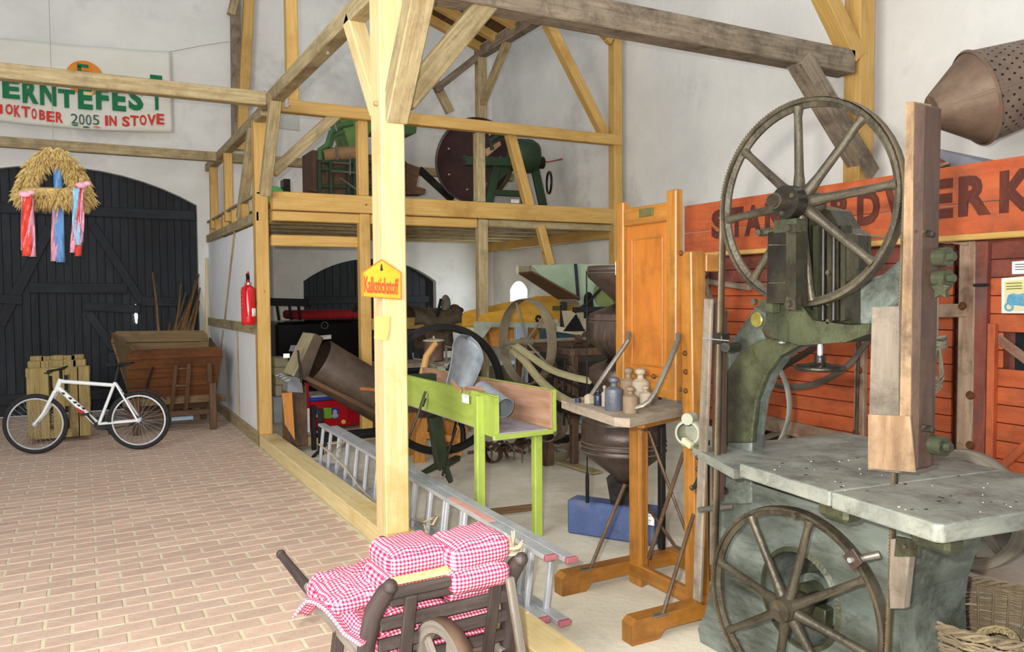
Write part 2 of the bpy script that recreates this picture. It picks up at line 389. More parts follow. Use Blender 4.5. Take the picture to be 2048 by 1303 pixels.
# ---------------------------------------------------------------- doors
def plank_door(name, D, y, pw, rails, diags):
    x0, x1, zs, za = D; root = bpy.data.objects.new(name, None); COL.objects.link(root); root.location = ((x0+x1)/2, y, 0); root['kind'] = 'structure'
    xc, hw, hh = (x0+x1)/2, (x1-x0)/2, za-zs; r = (hw*hw+hh*hh)/(2*hh); zc = za-r
    top = lambda x: zc+math.sqrt(max(0, r*r-(x-xc)**2))
    n = int((x1-x0)/pw); w = (x1-x0)/n
    for i in range(n):
        a, b = x0+i*w+.004, x0+(i+1)*w-.004; dy = random.uniform(-.006, .006)
        mb = MB(); mb.prism([(a, .03), (b, .03), (b, top(b)-.01), ((a+b)/2, top((a+b)/2)-.01), (a, top(a)-.01)], (0, y+dy, 0), (1, 0, 0), (0, 0, 1), .028, grain=(V((0, 0, 1)), V((1, 0, 0)), V((0, 1, 0))))
        mb.build('plank', black_wood, root)
    MB().box((xc, y+.04, za/2), (x1-x0-.02, .02, za), ch=.001).build('backing', black_wood, root)  # dark board added to stop bright sky showing between the planks
    for (xa, za_, xb, zb_, w_) in rails: MB().beam((xa, y-.035, za_), (xb, y-.035, zb_), w_, .04, up=(0, 1, 0)).build('cross_rail', black_wood, root)
    for (xa, za_, xb, zb_, w_) in diags: MB().beam((xa, y-.032, za_), (xb, y-.032, zb_), w_, .035, up=(0, 1, 0)).build('diagonal_brace', black_wood, root)
    return root
q = lambda px, py: tuple(P(px, py, y=13.42)[i] for i in (0, 2))
rl = [(-2.0, q(0, 415)[1], 1.6, q(400, 432)[1], .15), (*q(0, 597), *q(45, 600), .13), (*q(58, 575), *q(255, 577), .15), (*q(283, 602), *q(395, 604), .14), (*q(165, 612), *q(280, 618), .13), (-2, .25, 1.6, .25, .15)]
dg_ = [(*q(100, 455), *q(0, 650), .14), (*q(185, 450), *q(285, 605), .12), (*q(178, 625), *q(228, 700), .12), (*q(-120, 455), *q(-20, 640), .14)]
d1 = plank_door('door_1', D1, 13.42, .105, rl, dg_)
# narrow wicket frame seam
MB().beam((q(55, 0)[0], 13.39, .1), (q(55, 0)[0], 13.39, 2.2), .03, .02, up=(0, 1, 0)).build('wicket_stile', black_wood, d1)
# daylight leaking through the broken board
gl = mat('daylight_gap', '#ffffff', scale=1, bump=0); gb = gl.node_tree.nodes['Principled BSDF']; gb.inputs['Emission Color'].default_value = (.93, .96, 1, 1); gb.inputs['Emission Strength'].default_value = 14
x_, z_ = q(272, 628)
mb = MB(); mb.prism([(-.007, -.13), (.007, -.14), (.022, -.02), (.008, .03), (.004, .14), (-.005, .15), (-.008, .03), (-.022, -.01)], (x_, 13.402, z_), (1, 0, 0), (0, 0, 1), .006)
mb.build('gap', gl, d1, label='bright gap in the boards')
d2 = plank_door('door_2', D2, 13.45, .13, [(D2[0]+.02, 1.62, D2[1]-.02, 1.62, .12), (D2[0]+.02, .4, D2[1]-.02, .4, .14)], [(D2[0]+.1, .5, D2[0]+1.1, 1.55, .11)])
# ---------------------------------------------------------------- plaster partition between the corridor and the machine bay
pt = struct('wall_partition', MB().box((1.83, 11.32, 1.32), (.12, 3.96, 2.40), ch=.003), plaster_part)
MB().box((1.755, 11.29, .066), (.05, 4.08, .135)).build('skirting_board', wood_grey, pt)
MB().beam((1.752, 9.27, 1.33), (1.752, 13.28, 1.31), .03, .12).build('rail', wood_grey, pt)
yj = P(475, 740, x=1.75).y
MB().box((1.757, yj, .73), (.016, .02, 1.14)).build('batten', wood_grey, pt)
pA, pB = P(469, 462, x=1.757), P(448, 650, x=1.757); MB().beam(pA, pB, .025, .016, up=(1, 0, 0)).build('batten', wood_grey, pt)
pA, pB = P(446, 660, x=1.757), P(441, 700, x=1.757); MB().beam(pA, pB, .02, .016, up=(1, 0, 0)).build('batten', wood_grey, pt)
# ---------------------------------------------------------------- timber sill
sill = thing('timber_sill', 'long pale pine sill beam on the floor along the edge of the brick paving', 'beam', (1.83, 4, 0))
for a, b in ((1.2, 3.4), (3.4, 9.3)): MB().box((1.83, (a+b)/2, .066), (.20, b-a-.006, .132), ch=.006).build('beam', pine_pale, sill)
# ---------------------------------------------------------------- new timber frame with loft
tf = thing('loft_structure', 'yellow pine post and beam frame carrying the loft on the right of the brick floor', 'timber frame', (1.81, 5.05, 0))
def tb(name, p0, p1, w, h, m=pine, up=(0, 0, 1), par=None, **k): return MB().beam(p0, p1, w, h, up=up, ch=.009, **k).build(name, m, par or tf)
YF = 9.12                       # plane of the loft front
fgp = tb('post', (1.805, 5.05, .132), (1.805, 5.05, 6.2), .165, .20, pine_pale, up=(0, 1, 0))
tb('post', (1.81, 9.33, .132), (1.81, 9.33, 3.68), .145, .16, up=(0, 1, 0))
# top plate in two lengths
tb('top_plate', (1.80, 2.0, 3.745), (1.80, 8.83, 3.745), .13, .135, wood_grey)
tb('top_plate', (1.80, 8.86, 3.70), (1.80, 13.25, 3.70), .12, .115, wood_grey)
# ties over the corridor
tb('tie_beam', (-3.3, 8.58, 3.745), (1.735, 8.58, 3.745), .14, .14, wood_grey)
tb('tie_beam', (-3.3, 12.16, 3.70), (6.6, 12.16, 3.70), .12, .13, wood_grey)
tb('tie_beam', (1.87, 5.06, 3.80), (6.25, 5.06, 3.80), .20, .21, wood_old)
# loft front beams
tb('loft_beam', (1.89, YF, 2.765), (6.62, YF, 2.765), .14, .205)
tb('rail_beam', (1.93, 9.07, 3.81), (6.62, 9.07, 3.81), .12, .14)
tb('post', (6.56, 9.10, 0), (6.56, 9.10, 5.45), .135, .15, up=(0, 1, 0))
tb('loft_beam', (1.89, YF+.02, 2.60), (4.42, YF+.02, 2.60), .12, .11)
tb('loft_beam', (4.56, YF+.02, 2.61), (6.50, YF+.02, 2.61), .10, .09, wood_grey)
# posts and braces between loft beam and rail, and below
def seg(px0, px1, y): return P(*px0, y=y), P(*px1, y=y)
tb('stud', (2.94, YF, 2.868), (2.94, YF, 3.74), .12, .12, up=(0, 1, 0)); tb('stud', (4.47, YF, 2.868), (4.47, YF, 3.74), .12, .12, wood_grey, up=(0, 1, 0))
a, b = seg((1018, 262), (1058, 412), YF); tb('brace', a, b, .12, .115, up=(0, 1, 0))
tb('post', (2.94, YF-.015, .0), (2.94, YF-.015, 2.655), .13, .12, up=(0, 1, 0)); tb('post', (4.49, YF-.01, 0), (4.49, YF-.01, 2.65), .13, .12, wood_grey, up=(0, 1, 0))
a, b = seg((1080, 452), (1100, 530), YF-.02); tb('brace', a, b, .11, .10, up=(0, 1, 0))
a, b = seg((680, 222), (545, 345), YF-.03); tb('brace', a, b, .12, .12, wood_grey, up=(0, 1, 0))
tb('lintel', (1.89, YF+.06, 2.33), (2.88, YF+.06, 2.33), .10, .125)
# knee braces round the front post
a, b = P(788, 238, x=1.83), P(850, -60, x=1.83); tb('knee_brace', a, b, .15, .15, wood_grey, up=(1, 0, 0))
a, b = P(706, 40, x=1.80), P(762, 222, x=1.80); tb('knee_brace', a, b, .12, .13, pine_pale, up=(1, 0, 0))
a, b = P(808, 205, y=5.05), P(985, -8, y=5.05); tb('knee_brace', a, b, .15, .13, wood_grey, up=(0, 1, 0))
a, b = P(552, 190, x=1.79), P(530, 388, x=1.79); tb('knee_brace', a, b, .115, .115, wood_grey, up=(1, 0, 0))
# studs over the partition
tb('stud', (1.80, 12.80, 2.72), (1.80, 12.80, 3.65), .11, .11, up=(0, 1, 0)); tb('stud', (1.80, 11.45, 2.72), (1.80, 11.45, 3.65), .11, .11, up=(0, 1, 0))
a, b = P(508, 240, x=1.8), P(482, 436, x=1.8); tb('brace', a, b, .11, .11, wood_grey, up=(1, 0, 0))
tb('edge_board', (1.76, 9.25, 2.60), (1.76, 13.28, 2.60), .04, .115, wood_grey)
tb('edge_board', (1.775, 9.25, 2.86), (1.775, 13.28, 2.86), .05, .03, wood_grey)
for yy in (9.55, 10.3, 11.05, 11.8, 12.5, 13.05): tb('block', (1.81, yy, 2.665), (1.81, yy, 2.845), .09, .10, up=(0, 1, 0))
# loft joists and floor boards
for yy in (9.75, 10.4, 11.05, 11.7, 12.35, 12.95): tb('joist', (1.9, yy, 2.68), (6.70, yy, 2.68), .12, .13, wood_grey)
tb('joist', (6.62, 9.2, 2.56), (6.62, 13.25, 2.56), .12, .16)
yy = 9.22
while yy < 13.2:
    w = random.uniform(.17, .21); tb('floor_board', (1.9, yy+w/2, 2.762), (6.72, yy+w/2, 2.762), w-.006, .03, pine); yy += w
# post standing on the rail, beside the plate
tb('post', (2.14, 9.12, 3.88), (2.14, 9.12, 6.4), .13, .13, up=(0, 1, 0))
# diagonal strut and head braces at the right post
a, b = seg((1092, 40), (1208, 268), 9.1); tb('strut', a, b, .13, .13, up=(0, 1, 0))
a, b = P(1225, 85, y=9.1), P(1180, 40, y=9.1); tb('head_brace', a, b, .10, .10, up=(0, 1, 0))
a, b = P(1214, 85, y=9.05), P(1240, 45, y=9.05); tb('head_brace', a, b, .08, .10, up=(0, 1, 0))
# bolts
for px, py, x in ((577, 209, 1.733), (657, 106, 1.733), (531, 180, 1.733)):
    p = P(px, py, x=x); MB().cyl(p, p+V((-.012, 0, 0)), .014, n=8).build('bolt', mat('zinc', '#c9ccd0', scale=8, rough=.35, metal=.8, bump=0), tf)
p = P(755, 207, x=1.72); MB().box(p+V((-.01, 0, 0)), (.03, .03, .03)).build('peg', wood_grey, tf)
p = P(573, 205, y=9.0); MB().box(p, (.035, .01, .11)).build('joist_hanger', mat('zinc', '#c9ccd0'), tf)
# grey old panel hanging behind
p = P(577, 240, y=11.2); MB().box(p, (.28, .02, .26)).build('note_board', mat('board_grey', '#a9aaa2', '#b9bab2', scale=3, rough=.8), None, 'small grey panel hanging behind the joint of rail and left loft post', 'panel')
# ---------------------------------------------------------------- timbers on the back wall
wf = thing('wall_timbers', 'pair of narrow leaning timbers standing on the back wall above the loft corner', 'beam', (2.2, 13.2, 3.7))
a, b = seg((473, 300), (470, -30), 13.22); MB().beam(a, b, .14, .12, up=(0, 1, 0)).build('post', wood_old, wf)
a, b = seg((482, 300), (499, -30), 13.10); MB().beam(a, b, .15, .12, up=(0, 1, 0)).build('strut', pine, wf)
a, b = seg((462, 30), (478, -30), 13.2); MB().beam(a, b, .12, .12, up=(0, 1, 0)).build('head_brace', wood_grey, wf)
# wall truss on the right wall
rf = thing('wall_truss', 'old wall post with braces on the right wall above the red thresher', 'truss', (6.4, 5.06, 0))
MB().beam((6.42, 5.06, .0), (6.42, 5.06, 6.2), .20, .18, up=(0, 1, 0)).build('post', pine, rf)
a, b = P(1597, 118, y=5.02), P(1735, 350, y=5.02); MB().beam(a, b, .17, .17, up=(0, 1, 0)).build('brace', wood_old, rf)
a, b = P(1640, -25, y=5.04), P(1708, 118, y=5.04); MB().beam(a, b, .16, .16, up=(0, 1, 0)).build('brace', pine, rf)
# ---------------------------------------------------------------- sloping roof deck seen from below at the top
rd = thing('roof_deck', 'dark boarded deck sloping up from two rear posts under the roof', 'roof', (5.37, 9.6, 5.3))
xe = 5.38; sl = .36
yb_ = 10.9
zed = lambda x: 5.36+(xe-x)*sl
MB().beam((xe, 8.95, 5.33), (xe, yb_+.1, 5.33), .13, .16).build('edge_beam', wood_old, rd)
for yy in (9.1, 9.75, 10.35, 10.85): MB().beam((xe, yy, zed(xe)+.02), (xe-2.6, yy, zed(xe-2.6)+.02), .11, .12).build('rafter', pine, rd)
ww = .2; dirx = V((-1, 0, sl)).normalized()
for i in range(13):
    c0 = V((xe, 0, zed(xe)+.10))+dirx*(i*ww+.1)
    MB().obox(c0+V((0, 9.95, 0)), (0, 1, 0), dirx, dirx.cross(V((0, 1, 0))), 2.05, ww-.012, .03).build('roof_board', wood_dark, rd)
zf = 2.78
MB().beam((xe, yb_, zf), (xe, yb_, 5.26), .14, .14, up=(0, 1, 0)).build('post', wood_grey, rd)
a = P(1016, 92, x=5.38); MB().beam(V((5.38, a.y, 5.27)), V((5.38, yb_-.02, 4.55)), .10, .10, up=(1, 0, 0)).build('brace', wood_grey, rd)
a, b = P(965, 105, y=yb_), P(870, 180, y=yb_); MB().beam(a, b, .10, .10, up=(0, 1, 0)).build('brace', wood_old, rd)
a, b = P(858, 140, y=10.95), P(900, 225, y=10.95); MB().beam(a, b, .12, .10, up=(0, 1, 0)).build('brace', wood_grey, rd)
# ================================================================ corridor side
banner_m = mat('banner_cloth', '#dedbcd', '#e9e6da', '#d2cdba', scale=2.5, rough=.95, bump=.1)
green_paint = mat('banner_green', '#1f6b45', '#2a7a50', scale=14, rough=.9, bump=0)
red_paint = mat('banner_red', '#c8372c', '#d84a3c', scale=14, rough=.9, bump=0)
orange_paint = mat('banner_orange', '#e2762a', '#e99a36', scale=5, rough=.9, bump=0)
YN = 13.17
bw_ = lambda px, py, y=YN: P(px, py, y=y)
TL, TR, BR, BL = bw_(-75, 68), bw_(340, 103), bw_(345, 264), bw_(-75, 232)
def ban(u, v):
    p = (TL*(1-u)+TR*u)*(1-v)+(BL*(1-u)+BR*u)*v
    p.z -= .055*math.sin(PI*min(1, u*1.0))*v+.02*math.sin(PI*u)*(1-v)
    p.y += .012*math.sin(17*u+4*v)+.012*math.exp(-((u-.93)/.03)**2)*math.sin(30*u)-.02*v
    return p
bann = MB().grid(ban, 60, 20).build('festival_banner', banner_m, None, 'cream cloth harvest festival banner with green and red lettering on the back wall', 'banner', solid=.003)
def glyph(ch, x0, y0, x1, y1, m, sc=5.851, ox=0, oy=90, bold=.03):
    """letter whose lower left / upper right corners are read in the banner close-up"""
    a = bw_(ox+x0/sc, oy+y1/sc, YN-.045); b = bw_(ox+x1/sc, oy+y1/sc, YN-.045); t = bw_(ox+x0/sc, oy+y0/sc, YN-.045)
    text_obj('letter', ch, a, (1, 0, 0), (0, 0, 1), t.z-a.z, m, bann, width=(b-a).length, bold=bold, depth=.001)
for ch, x0, y0, x1, y1 in (('E', 30, 385, 230, 618), ('R', 265, 400, 450, 675), ('N', 470, 420, 660, 700), ('T', 682, 510, 880, 725), ('E', 915, 470, 1085, 745), ('F', 1125, 480, 1275, 752), ('E', 1315, 480, 1475, 765), ('S', 1505, 480, 1678, 757), ('T', 1765, 345, 1905, 752)):
    glyph(ch, x0, y0, x1, y1, green_paint, bold=.045)
for ch, x0, y0, x1, y1 in (('1', -25, 690, 30, 800), ('O', 65, 685, 150, 810), ('K', 165, 700, 240, 838), ('T', 252, 712, 355, 840), ('O', 370, 738, 430, 865), ('B', 460, 755, 530, 873), ('E', 545, 770, 640, 893), ('R', 655, 780, 738, 905), ('I', 1230, 822, 1265, 942), ('N', 1280, 822, 1365, 942), ('S', 1430, 830, 1520, 950), ('T', 1525, 820, 1625, 942), ('O', 1635, 812, 1715, 935), ('V', 1725, 808, 1825, 935), ('E', 1832, 800, 1922, 925)):
    glyph(ch, x0, y0, x1, y1, red_paint, bold=.035)
for ch, x0, y0, x1, y1 in (('2', 830, 800, 915, 915), ('0', 925, 805, 990, 930), ('0', 1005, 812, 1070, 935), ('5', 1085, 815, 1162, 930)): glyph(ch, x0, y0, x1, y1, mat('banner_dkgreen', '#3a5a4c', '#45695a', scale=10, rough=.9, bump=0), bold=.0)
mb = MB(); c = bw_(169.5, 156, YN-.035); mb.cyl(c, c+V((0, -.004, 0)), .245, n=36); mb.build('sun_emblem', orange_paint, bann)
mb = MB(); c = bw_(167, 150, YN-.041); mb.box(c+V((-.005, 0, .13)), (.145, .003, .05)); mb.box(c+V((-.05, 0, .03)), (.05, .003, .18)); mb.box(c+V((.01, 0, .04)), (.12, .003, .04)); mb.build('green_letter', green_paint, bann)
mb = MB(); c = bw_(170, 181, YN-.042); mb.cyl(c, c+V((0, -.003, 0)), .10, n=24); mb.build('cream_roundel', mat('banner_cream', '#e8cf8e', '#f0dca2', scale=8, bump=0), bann)
for px, py, m in ((150, 253, green_paint), (172, 257, green_paint), (193, 257, orange_paint)):
    c = bw_(px, py-3, YN-.09); MB().ball(c, .04, 10, (1.1, .05, .32)).build('leaf_motif', m, bann)
cord = MB(); cord.tube([bw_(338, 104), bw_(400, 92), bw_(458, 83)], .004, 5); cord.build('tie_cord', mat('cord', '#8d8877', scale=5), bann)
# ---------------------------------------------------------------- harvest crown
straw = mat('straw', '#bd9d58', '#e0c68a', '#98793c', scale=14, grain=3, rough=.75, bump=.2, coord='Object')
YC = 9.5
cc = P(113, 345, y=YC); cr = .265
hc = thing('harvest_crown', 'wheat ear harvest crown with red and blue ribbons hanging in front of the black gate', 'harvest crown', cc)
kp = lambda px, py, dy=0: P(px, py, y=YC+dy)
z_r = kp(100, 390).z
ctr = V((kp(110, 390).x, YC, z_r))
paths = [[ctr+V((cr*math.cos(a), cr*.62*math.sin(a), 0)) for a in [2*PI*i/24 for i in range(25)]]]
ztop = kp(108, 302).z
for a in (PI, .0):
    b0 = ctr+V((cr*math.cos(a), cr*.62*math.sin(a), 0)); tp = ctr+V((0, 0, ztop-z_r))
    paths.append([b0+(tp-b0)*t+V((math.cos(a), .5*math.sin(a), 0))*.06*math.sin(PI*t)+V((0, 0, .03*math.sin(PI*t))) for t in [i/12 for i in range(13)]])
mb = MB(); core = MB()
for k, pth in enumerate(paths):
    core.tube(pth, .06, 8)
    for i in range(len(pth)-1):
        a, b = pth[i], pth[i+1]; t = (b-a).normalized(); dens = 64
        for j in range(dens):
            p = a.lerp(b, random.random()); th = random.random()*2*PI; _, s_, u_ = frame_from(t)
            rad = s_*math.cos(th)+u_*math.sin(th); d = (rad*.55-V((0, 0, .9)) + V((random.gauss(0, .25), random.gauss(0, .25), random.gauss(0, .15)))).normalized()
            p0 = p+rad*random.uniform(.03, .065); L_ = random.uniform(.08, .15)
            # an ear: slim spindle of two crossed diamonds
            _, s2, u2 = frame_from(d); w = random.uniform(.010, .016)
            q0, q1, q2 = p0, p0+d*L_*.4, p0+d*L_
            mb.add([q0, q1+s2*w, q1+u2*w, q1-s2*w, q1-u2*w, q2], [[0, 2, 1], [0, 3, 2], [0, 4, 3], [0, 1, 4], [5, 1, 2], [5, 2, 3], [5, 3, 4], [5, 4, 1]])
mb.build('wheat_ears', straw, hc, kind='stuff', weld=False); core.build('crown_frame', straw, hc)
rib = {c: mat('ribbon_'+c, h, h2, scale=6, rough=.45, bump=.05) for c, h, h2 in (('red', '#d8352f', '#ee5a42'), ('pink', '#dd97b0', '#f0b4c6'), ('blue', '#4f86c8', '#78a8dc'), ('skyblue', '#8fc0e6', '#aad2ee'))}
def ribbon(col, pts, w, off=0):
    P3 = [kp(*p, -.34+off) for p in pts]
    def fn(u, v):
        t = v*(len(P3)-1); i = min(int(t), len(P3)-2); p = P3[i].lerp(P3[i+1], t-i)
        return p+V(((u-.5)*w, .02*math.sin(9*v+5*u), 0))
    MB().grid(fn, 4, 16).build('ribbon', rib[col], hc, solid=.0015, label=col+' satin ribbon')
ribbon('red', [(55, 390), (52, 460), (54, 512)], .085); ribbon('pink', [(60, 395), (63, 470), (65, 513)], .06, .02); ribbon('pink', [(48, 385), (48, 450), (47, 500)], .05, .03)
ribbon('blue', [(115, 322), (117, 400), (121, 524)], .085, .32); ribbon('pink', [(112, 410), (110, 470), (109, 522)], .07, .34)
ribbon('skyblue', [(153, 375), (151, 440), (158, 490)], .06); ribbon('red', [(157, 372), (160, 450), (156, 512)], .06, .02); ribbon('pink', [(163, 375), (164, 440), (162, 485)], .04, .01); ribbon('pink', [(150, 440), (145, 505)], .05, .03)
for px, py, s_ in ((50, 388, 1), (163, 370, 1)): c = kp(px, py, -.36); MB().ball(c, .045, 10, (1.2, .4, .7)).ball(c+V((.05*s_, 0, .02)), .03, 8, (1.2, .5, .8)).build('bow', rib['pink'], hc, label='pink ribbon bow')
MB().tube([ctr+V((0, 0, ztop-z_r)), V((ctr.x, ctr.y, 6.6))], .003, 5).build('hanging_wire', mat('cord', '#8d8877'), hc)
# ---------------------------------------------------------------- bicycle
F0, R1 = V((-.483, 10.093, 0)), V((.528, 9.79, 0)); bu = (R1-F0).normalized(); bn = bu.cross(V((0, 0, 1))).normalized()
bike = thing('bicycle', 'white mountain bike with black tyres parked in front of the pallets and the cart', 'bicycle', (F0+R1)/2)
def BP(px, py, off=0):
    d = P(px, py, d=1)-V((0, 0, EYE)); t = (F0-V((0, 0, EYE))).dot(bn)/d.dot(bn); return V((0, 0, EYE))+d*t+bn*off
bw_m = mat('bike_white', '#e6ecee', '#f2f5f6', scale=6, rough=.25, bump=0); rubber = mat('rubber', '#1b1b1b', '#2a2a29', scale=20, rough=.75, bump=.2)
alu = mat('aluminium', '#b4b8bc', '#cdd0d3', '#9b9fa4', scale=8, rough=.38, metal=.7, bump=.05); chrome = mat('chrome', '#c8ccd0', scale=8, rough=.18, metal=1, bump=0)
dark_steel = mat('dark_steel', '#2a2826', '#3a3734', '#4a3a2c', scale=8, rough=.5, metal=.5, bump=.15)
RW = .33
def bike_wheel(c):
    MB().lathe([(RW-.024+.024*math.cos(a), .024*math.sin(a)) for a in [2*PI*i/10 for i in range(10)]], c, bn, 48, closed=True).build('tyre', rubber, bike)
    MB().rim(c, bn, RW-.045, .018, .024, 48).build('rim', alu, bike)
    sp = MB()
    for i in range(28):
        a = 2*PI*i/28; a2 = a+(.5 if i % 2 else -.5); d1_ = bu*math.cos(a)+V((0, 0, 1))*math.sin(a); d2_ = bu*math.cos(a2)+V((0, 0, 1))*math.sin(a2)
        sp.tube([c+bn*(.03 if i % 4 < 2 else -.03)+d2_*.022, c+d1_*(RW-.06)], .0013, 4, caps=False)
    sp.build('spokes', mat('spoke_steel', '#8f9296', '#a4a7aa', scale=8, rough=.5, bump=0), bike)
    MB().cyl(c-bn*.05, c+bn*.05, .018, n=12).cyl(c-bn*.034, c-bn*.028, .026, n=14).cyl(c+bn*.028, c+bn*.034, .026, n=14).build('hub', alu, bike)
fc, rc = F0+V((0, 0, RW)), R1+V((0, 0, RW)); fc = BP(71.5, 847); rc = BP(278, 839); fc.z = rc.z = RW
bike_wheel(fc); bike_wheel(rc)
ht, hb = BP(122, 757), BP(112, 782); bb = BP(198, 847); st = BP(230, 764)
fr = MB(); fr.tube([ht, hb], .026, 12); fr.tube([BP(121, 762), BP(229, 770)], .021, 12); fr.tube([BP(117, 775), BP(160, 815), BP(192, 845)], [.024, .03, .030], 12); fr.tube([st, bb], .017, 10)
for s_ in (-1, 1):
    fr.tube([st+bn*.015*s_, rc+bn*.06*s_], .011, 8); fr.tube([bb+bn*.03*s_, rc+bn*.06*s_], .011, 8)
fr.build('frame', bw_m, bike)
fk = MB()
for s_ in (-1, 1): fk.tube([hb+bn*.045*s_, BP(103, 800, .055*s_), BP(90, 825, .055*s_), fc+bn*.052*s_], [.021, .019, .016, .011], 10)
fk.tube([hb-bn*.05, hb+bn*.05], .019, 8); fk.build('fork', bw_m, bike)
hd = MB(); hc_ = BP(121, 737); hd.tube([ht, hc_], .017, 8); hd.tube([hc_-bn*.30-bu*.03, hc_-bn*.12, hc_+bn*.12, hc_+bn*.30-bu*.03], .012, 8)
hd.tube([hc_-bn*.20, hc_-bn*.19-bu*.05-V((0, 0, .03)), hc_-bn*.27-bu*.07-V((0, 0, .02))], .007, 6); hd.tube([hc_+bn*.20, hc_+bn*.19-bu*.05-V((0, 0, .03)), hc_+bn*.27-bu*.07-V((0, 0, .02))], .007, 6)
hd.build('handlebar', black_metal, bike)
cb = MB(); cb.tube([hc_-bn*.15-bu*.02, hc_-bu*.13-V((0, 0, .02)), BP(100, 760), BP(108, 785)], .004, 5); cb.build('brake_cable', black_metal, bike)
sd = MB(); sc = BP(237, 730)
def sadf(u, v):
    t = v; w = .018+.055*max(0, t-.25)**.8*1.6; a = (u-.5)*PI*.95
    return sc+bu*(-.13+.27*t)+bn*math.sin(a)*w*1.25+V((0, 0, .02*math.cos(a)+.015*t*t-.004))
sd.grid(sadf, 10, 12); sd.build('saddle', black_metal, bike, solid=.012)
MB().tube([sc-V((0, 0, .01)), st], .014, 10).tube([sc+bu*.06-V((0, 0, .01)), sc-bu*.08-V((0, 0, .012))], .006, 6).build('seat_post', dark_steel, bike)
ck = MB(); ck.cyl(bb-bn*.07, bb-bn*.064, .082, n=28); ck.cyl(bb-bn*.05, bb-bn*.045, .06, n=24); ck.tube([bb-bn*.085, bb-bn*.09+bu*.1-V((0, 0, .13))], .012, 6); ck.tube([bb+bn*.085, bb+bn*.09-bu*.10+V((0, 0, .13))], .012, 6)
ck.box(bb-bn*.14+bu*.1-V((0, 0, .13)), (.09, .09, .02)); ck.box(bb+bn*.14-bu*.1+V((0, 0, .13)), (.09, .09, .02)); ck.cyl(rc-bn*.05, rc-bn*.03, .045, n=18)
ck.tube([bb-bn*.07+V((0, 0, .08)), rc-bn*.045+V((0, 0, .04))], .004, 4); ck.tube([bb-bn*.07-V((0, 0, .08)), rc-bn*.045-V((0, 0, .05))], .004, 4)
ck.build('crankset', dark_steel, bike)
mg = MB(); mg.lathe([(RW+.035, -.025), (RW+.04, 0), (RW+.035, .025)], rc, bn, 20, arc=1.6, a0=.9); mg.build('mudguard', black_metal, bike, solid=.003)
for (x0, y0, x1, y1) in ((124, 783, 131, 788), (138, 793, 145, 798), (147, 801, 155, 806), (155, 807, 162, 812), (164, 813, 172, 818), (180, 822, 186, 828)):
    MB().poly3([BP(x0, y0, +.034), BP(x1, y0+1, +.034), BP(x1+1, y1-1, +.034), BP(x0+4, y1, +.034)], .002).build('decal', ink, bike)
MB().poly3([BP(154, 813, +.035), BP(172, 822, +.035), BP(168, 828, +.035), BP(158, 822, +.035)], .002).build('decal', mat('decal_red', '#b01c24', '#c02a30', scale=3, rough=.35, bump=0), bike, label='red decal')
# ---------------------------------------------------------------- pallets standing on edge
pal_m = mat('pallet_wood', '#8f7a4c', '#b09a66', '#6a5836', scale=3, grain=12, rough=.85, bump=.4, rnd=.12)
def pallet(x0, x1, z1, y, label, proto=None, tilt=0):
    w = x1-x0; h = z1
    r = thing('pallet', label, 'pallet', ((x0+x1)/2, y, 0), group='pallets leaning upright by the gate')
    up = V((0, math.sin(tilt), math.cos(tilt))); bk = V((0, math.cos(tilt), -math.sin(tilt)))
    o = V(((x0+x1)/2, y, .05))
    bxs = [(-.5+.075/w, .13), (-.22, .09), (.0, .12), (.25, .09), (.5-.075/w, .13)]
    for c, bw in bxs: MB().obox(o+V((c*w, 0, 0))+up*(h-.05)/2, up, (1, 0, 0), bk, h-.06, bw, .022).build('deck_board', pal_m, r)
    for c in (.06, .5, .94):
        MB().obox(o+up*(c*(h-.05))+bk*.025, (1, 0, 0), up, bk, w, .10, .022).build('stringer_board', pal_m, r)
        for k in (-.5+.07/w, 0, .5-.07/w): MB().obox(o+up*(c*(h-.05))+V((k*w, 0, 0))+bk*.075, (1, 0, 0), up, bk, .12, .10, .075).build('block', pal_m, r)
    for c in (-.5+.06/w, 0, .5-.06/w): MB().obox(o+V((c*w, 0, 0))+up*(h-.05)/2+bk*.125, up, (1, 0, 0), bk, h-.06, .11, .02).build('deck_board', pal_m, r)
    return r
a, b, c = P(50, 737, y=10.75), P(180, 737, y=10.75), P(60, 724, y=10.93)
pallet(a.x, b.x, a.z, 10.75, 'weathered wooden pallet standing upright behind the bicycle, frontmost of three')
a2, b2 = P(55, 722, y=10.95), P(172, 722, y=10.95); pallet(a2.x, b2.x, a2.z, 10.93, 'wooden pallet standing upright, middle one of the three behind the bicycle')
a2, b2 = P(60, 712, y=11.13), P(168, 712, y=11.13); pallet(a2.x, b2.x, a2.z, 11.11, 'wooden pallet standing upright, rearmost of three by the black gate')
# ---------------------------------------------------------------- brown sleigh / trough wagon
cw = mat('cart_wood', '#57321a', '#734623', '#42271a', scale=2, grain=10, rough=.45, bump=.2, dirt=.4); cw2 = mat('cart_wood_light', '#66502f', '#806742', '#503e26', scale=2, grain=10, rough=.6, bump=.25)
YF0 = 10.75
cart = thing('sleigh_cart', 'brown wooden sleigh with flared sides standing by the plaster partition behind the bicycle', 'sleigh', (1.0, 11.3, 0))
tl, tr_ = P(250, 703, y=YF0), P(450, 692, y=YF0); bl_, br_ = P(262, 795, y=YF0+.25), P(428, 788, y=YF0+.25)
zt = (tl.z+tr_.z)/2; tr = V((min(tr_.x, 1.66), YF0, zt)); tl = V((tl.x, YF0, zt)); zb_ = (bl_.z+br_.z)/2
BLc, BRc = V((bl_.x, YF0+.25, zb_)), V((br_.x, YF0+.25, zb_))
ymid = 11.75; ytop2 = 11.95
TL2, TR2 = P(215, 662, y=ytop2), P(418, 660, y=ytop2); TR2.x = min(TR2.x, 1.62)
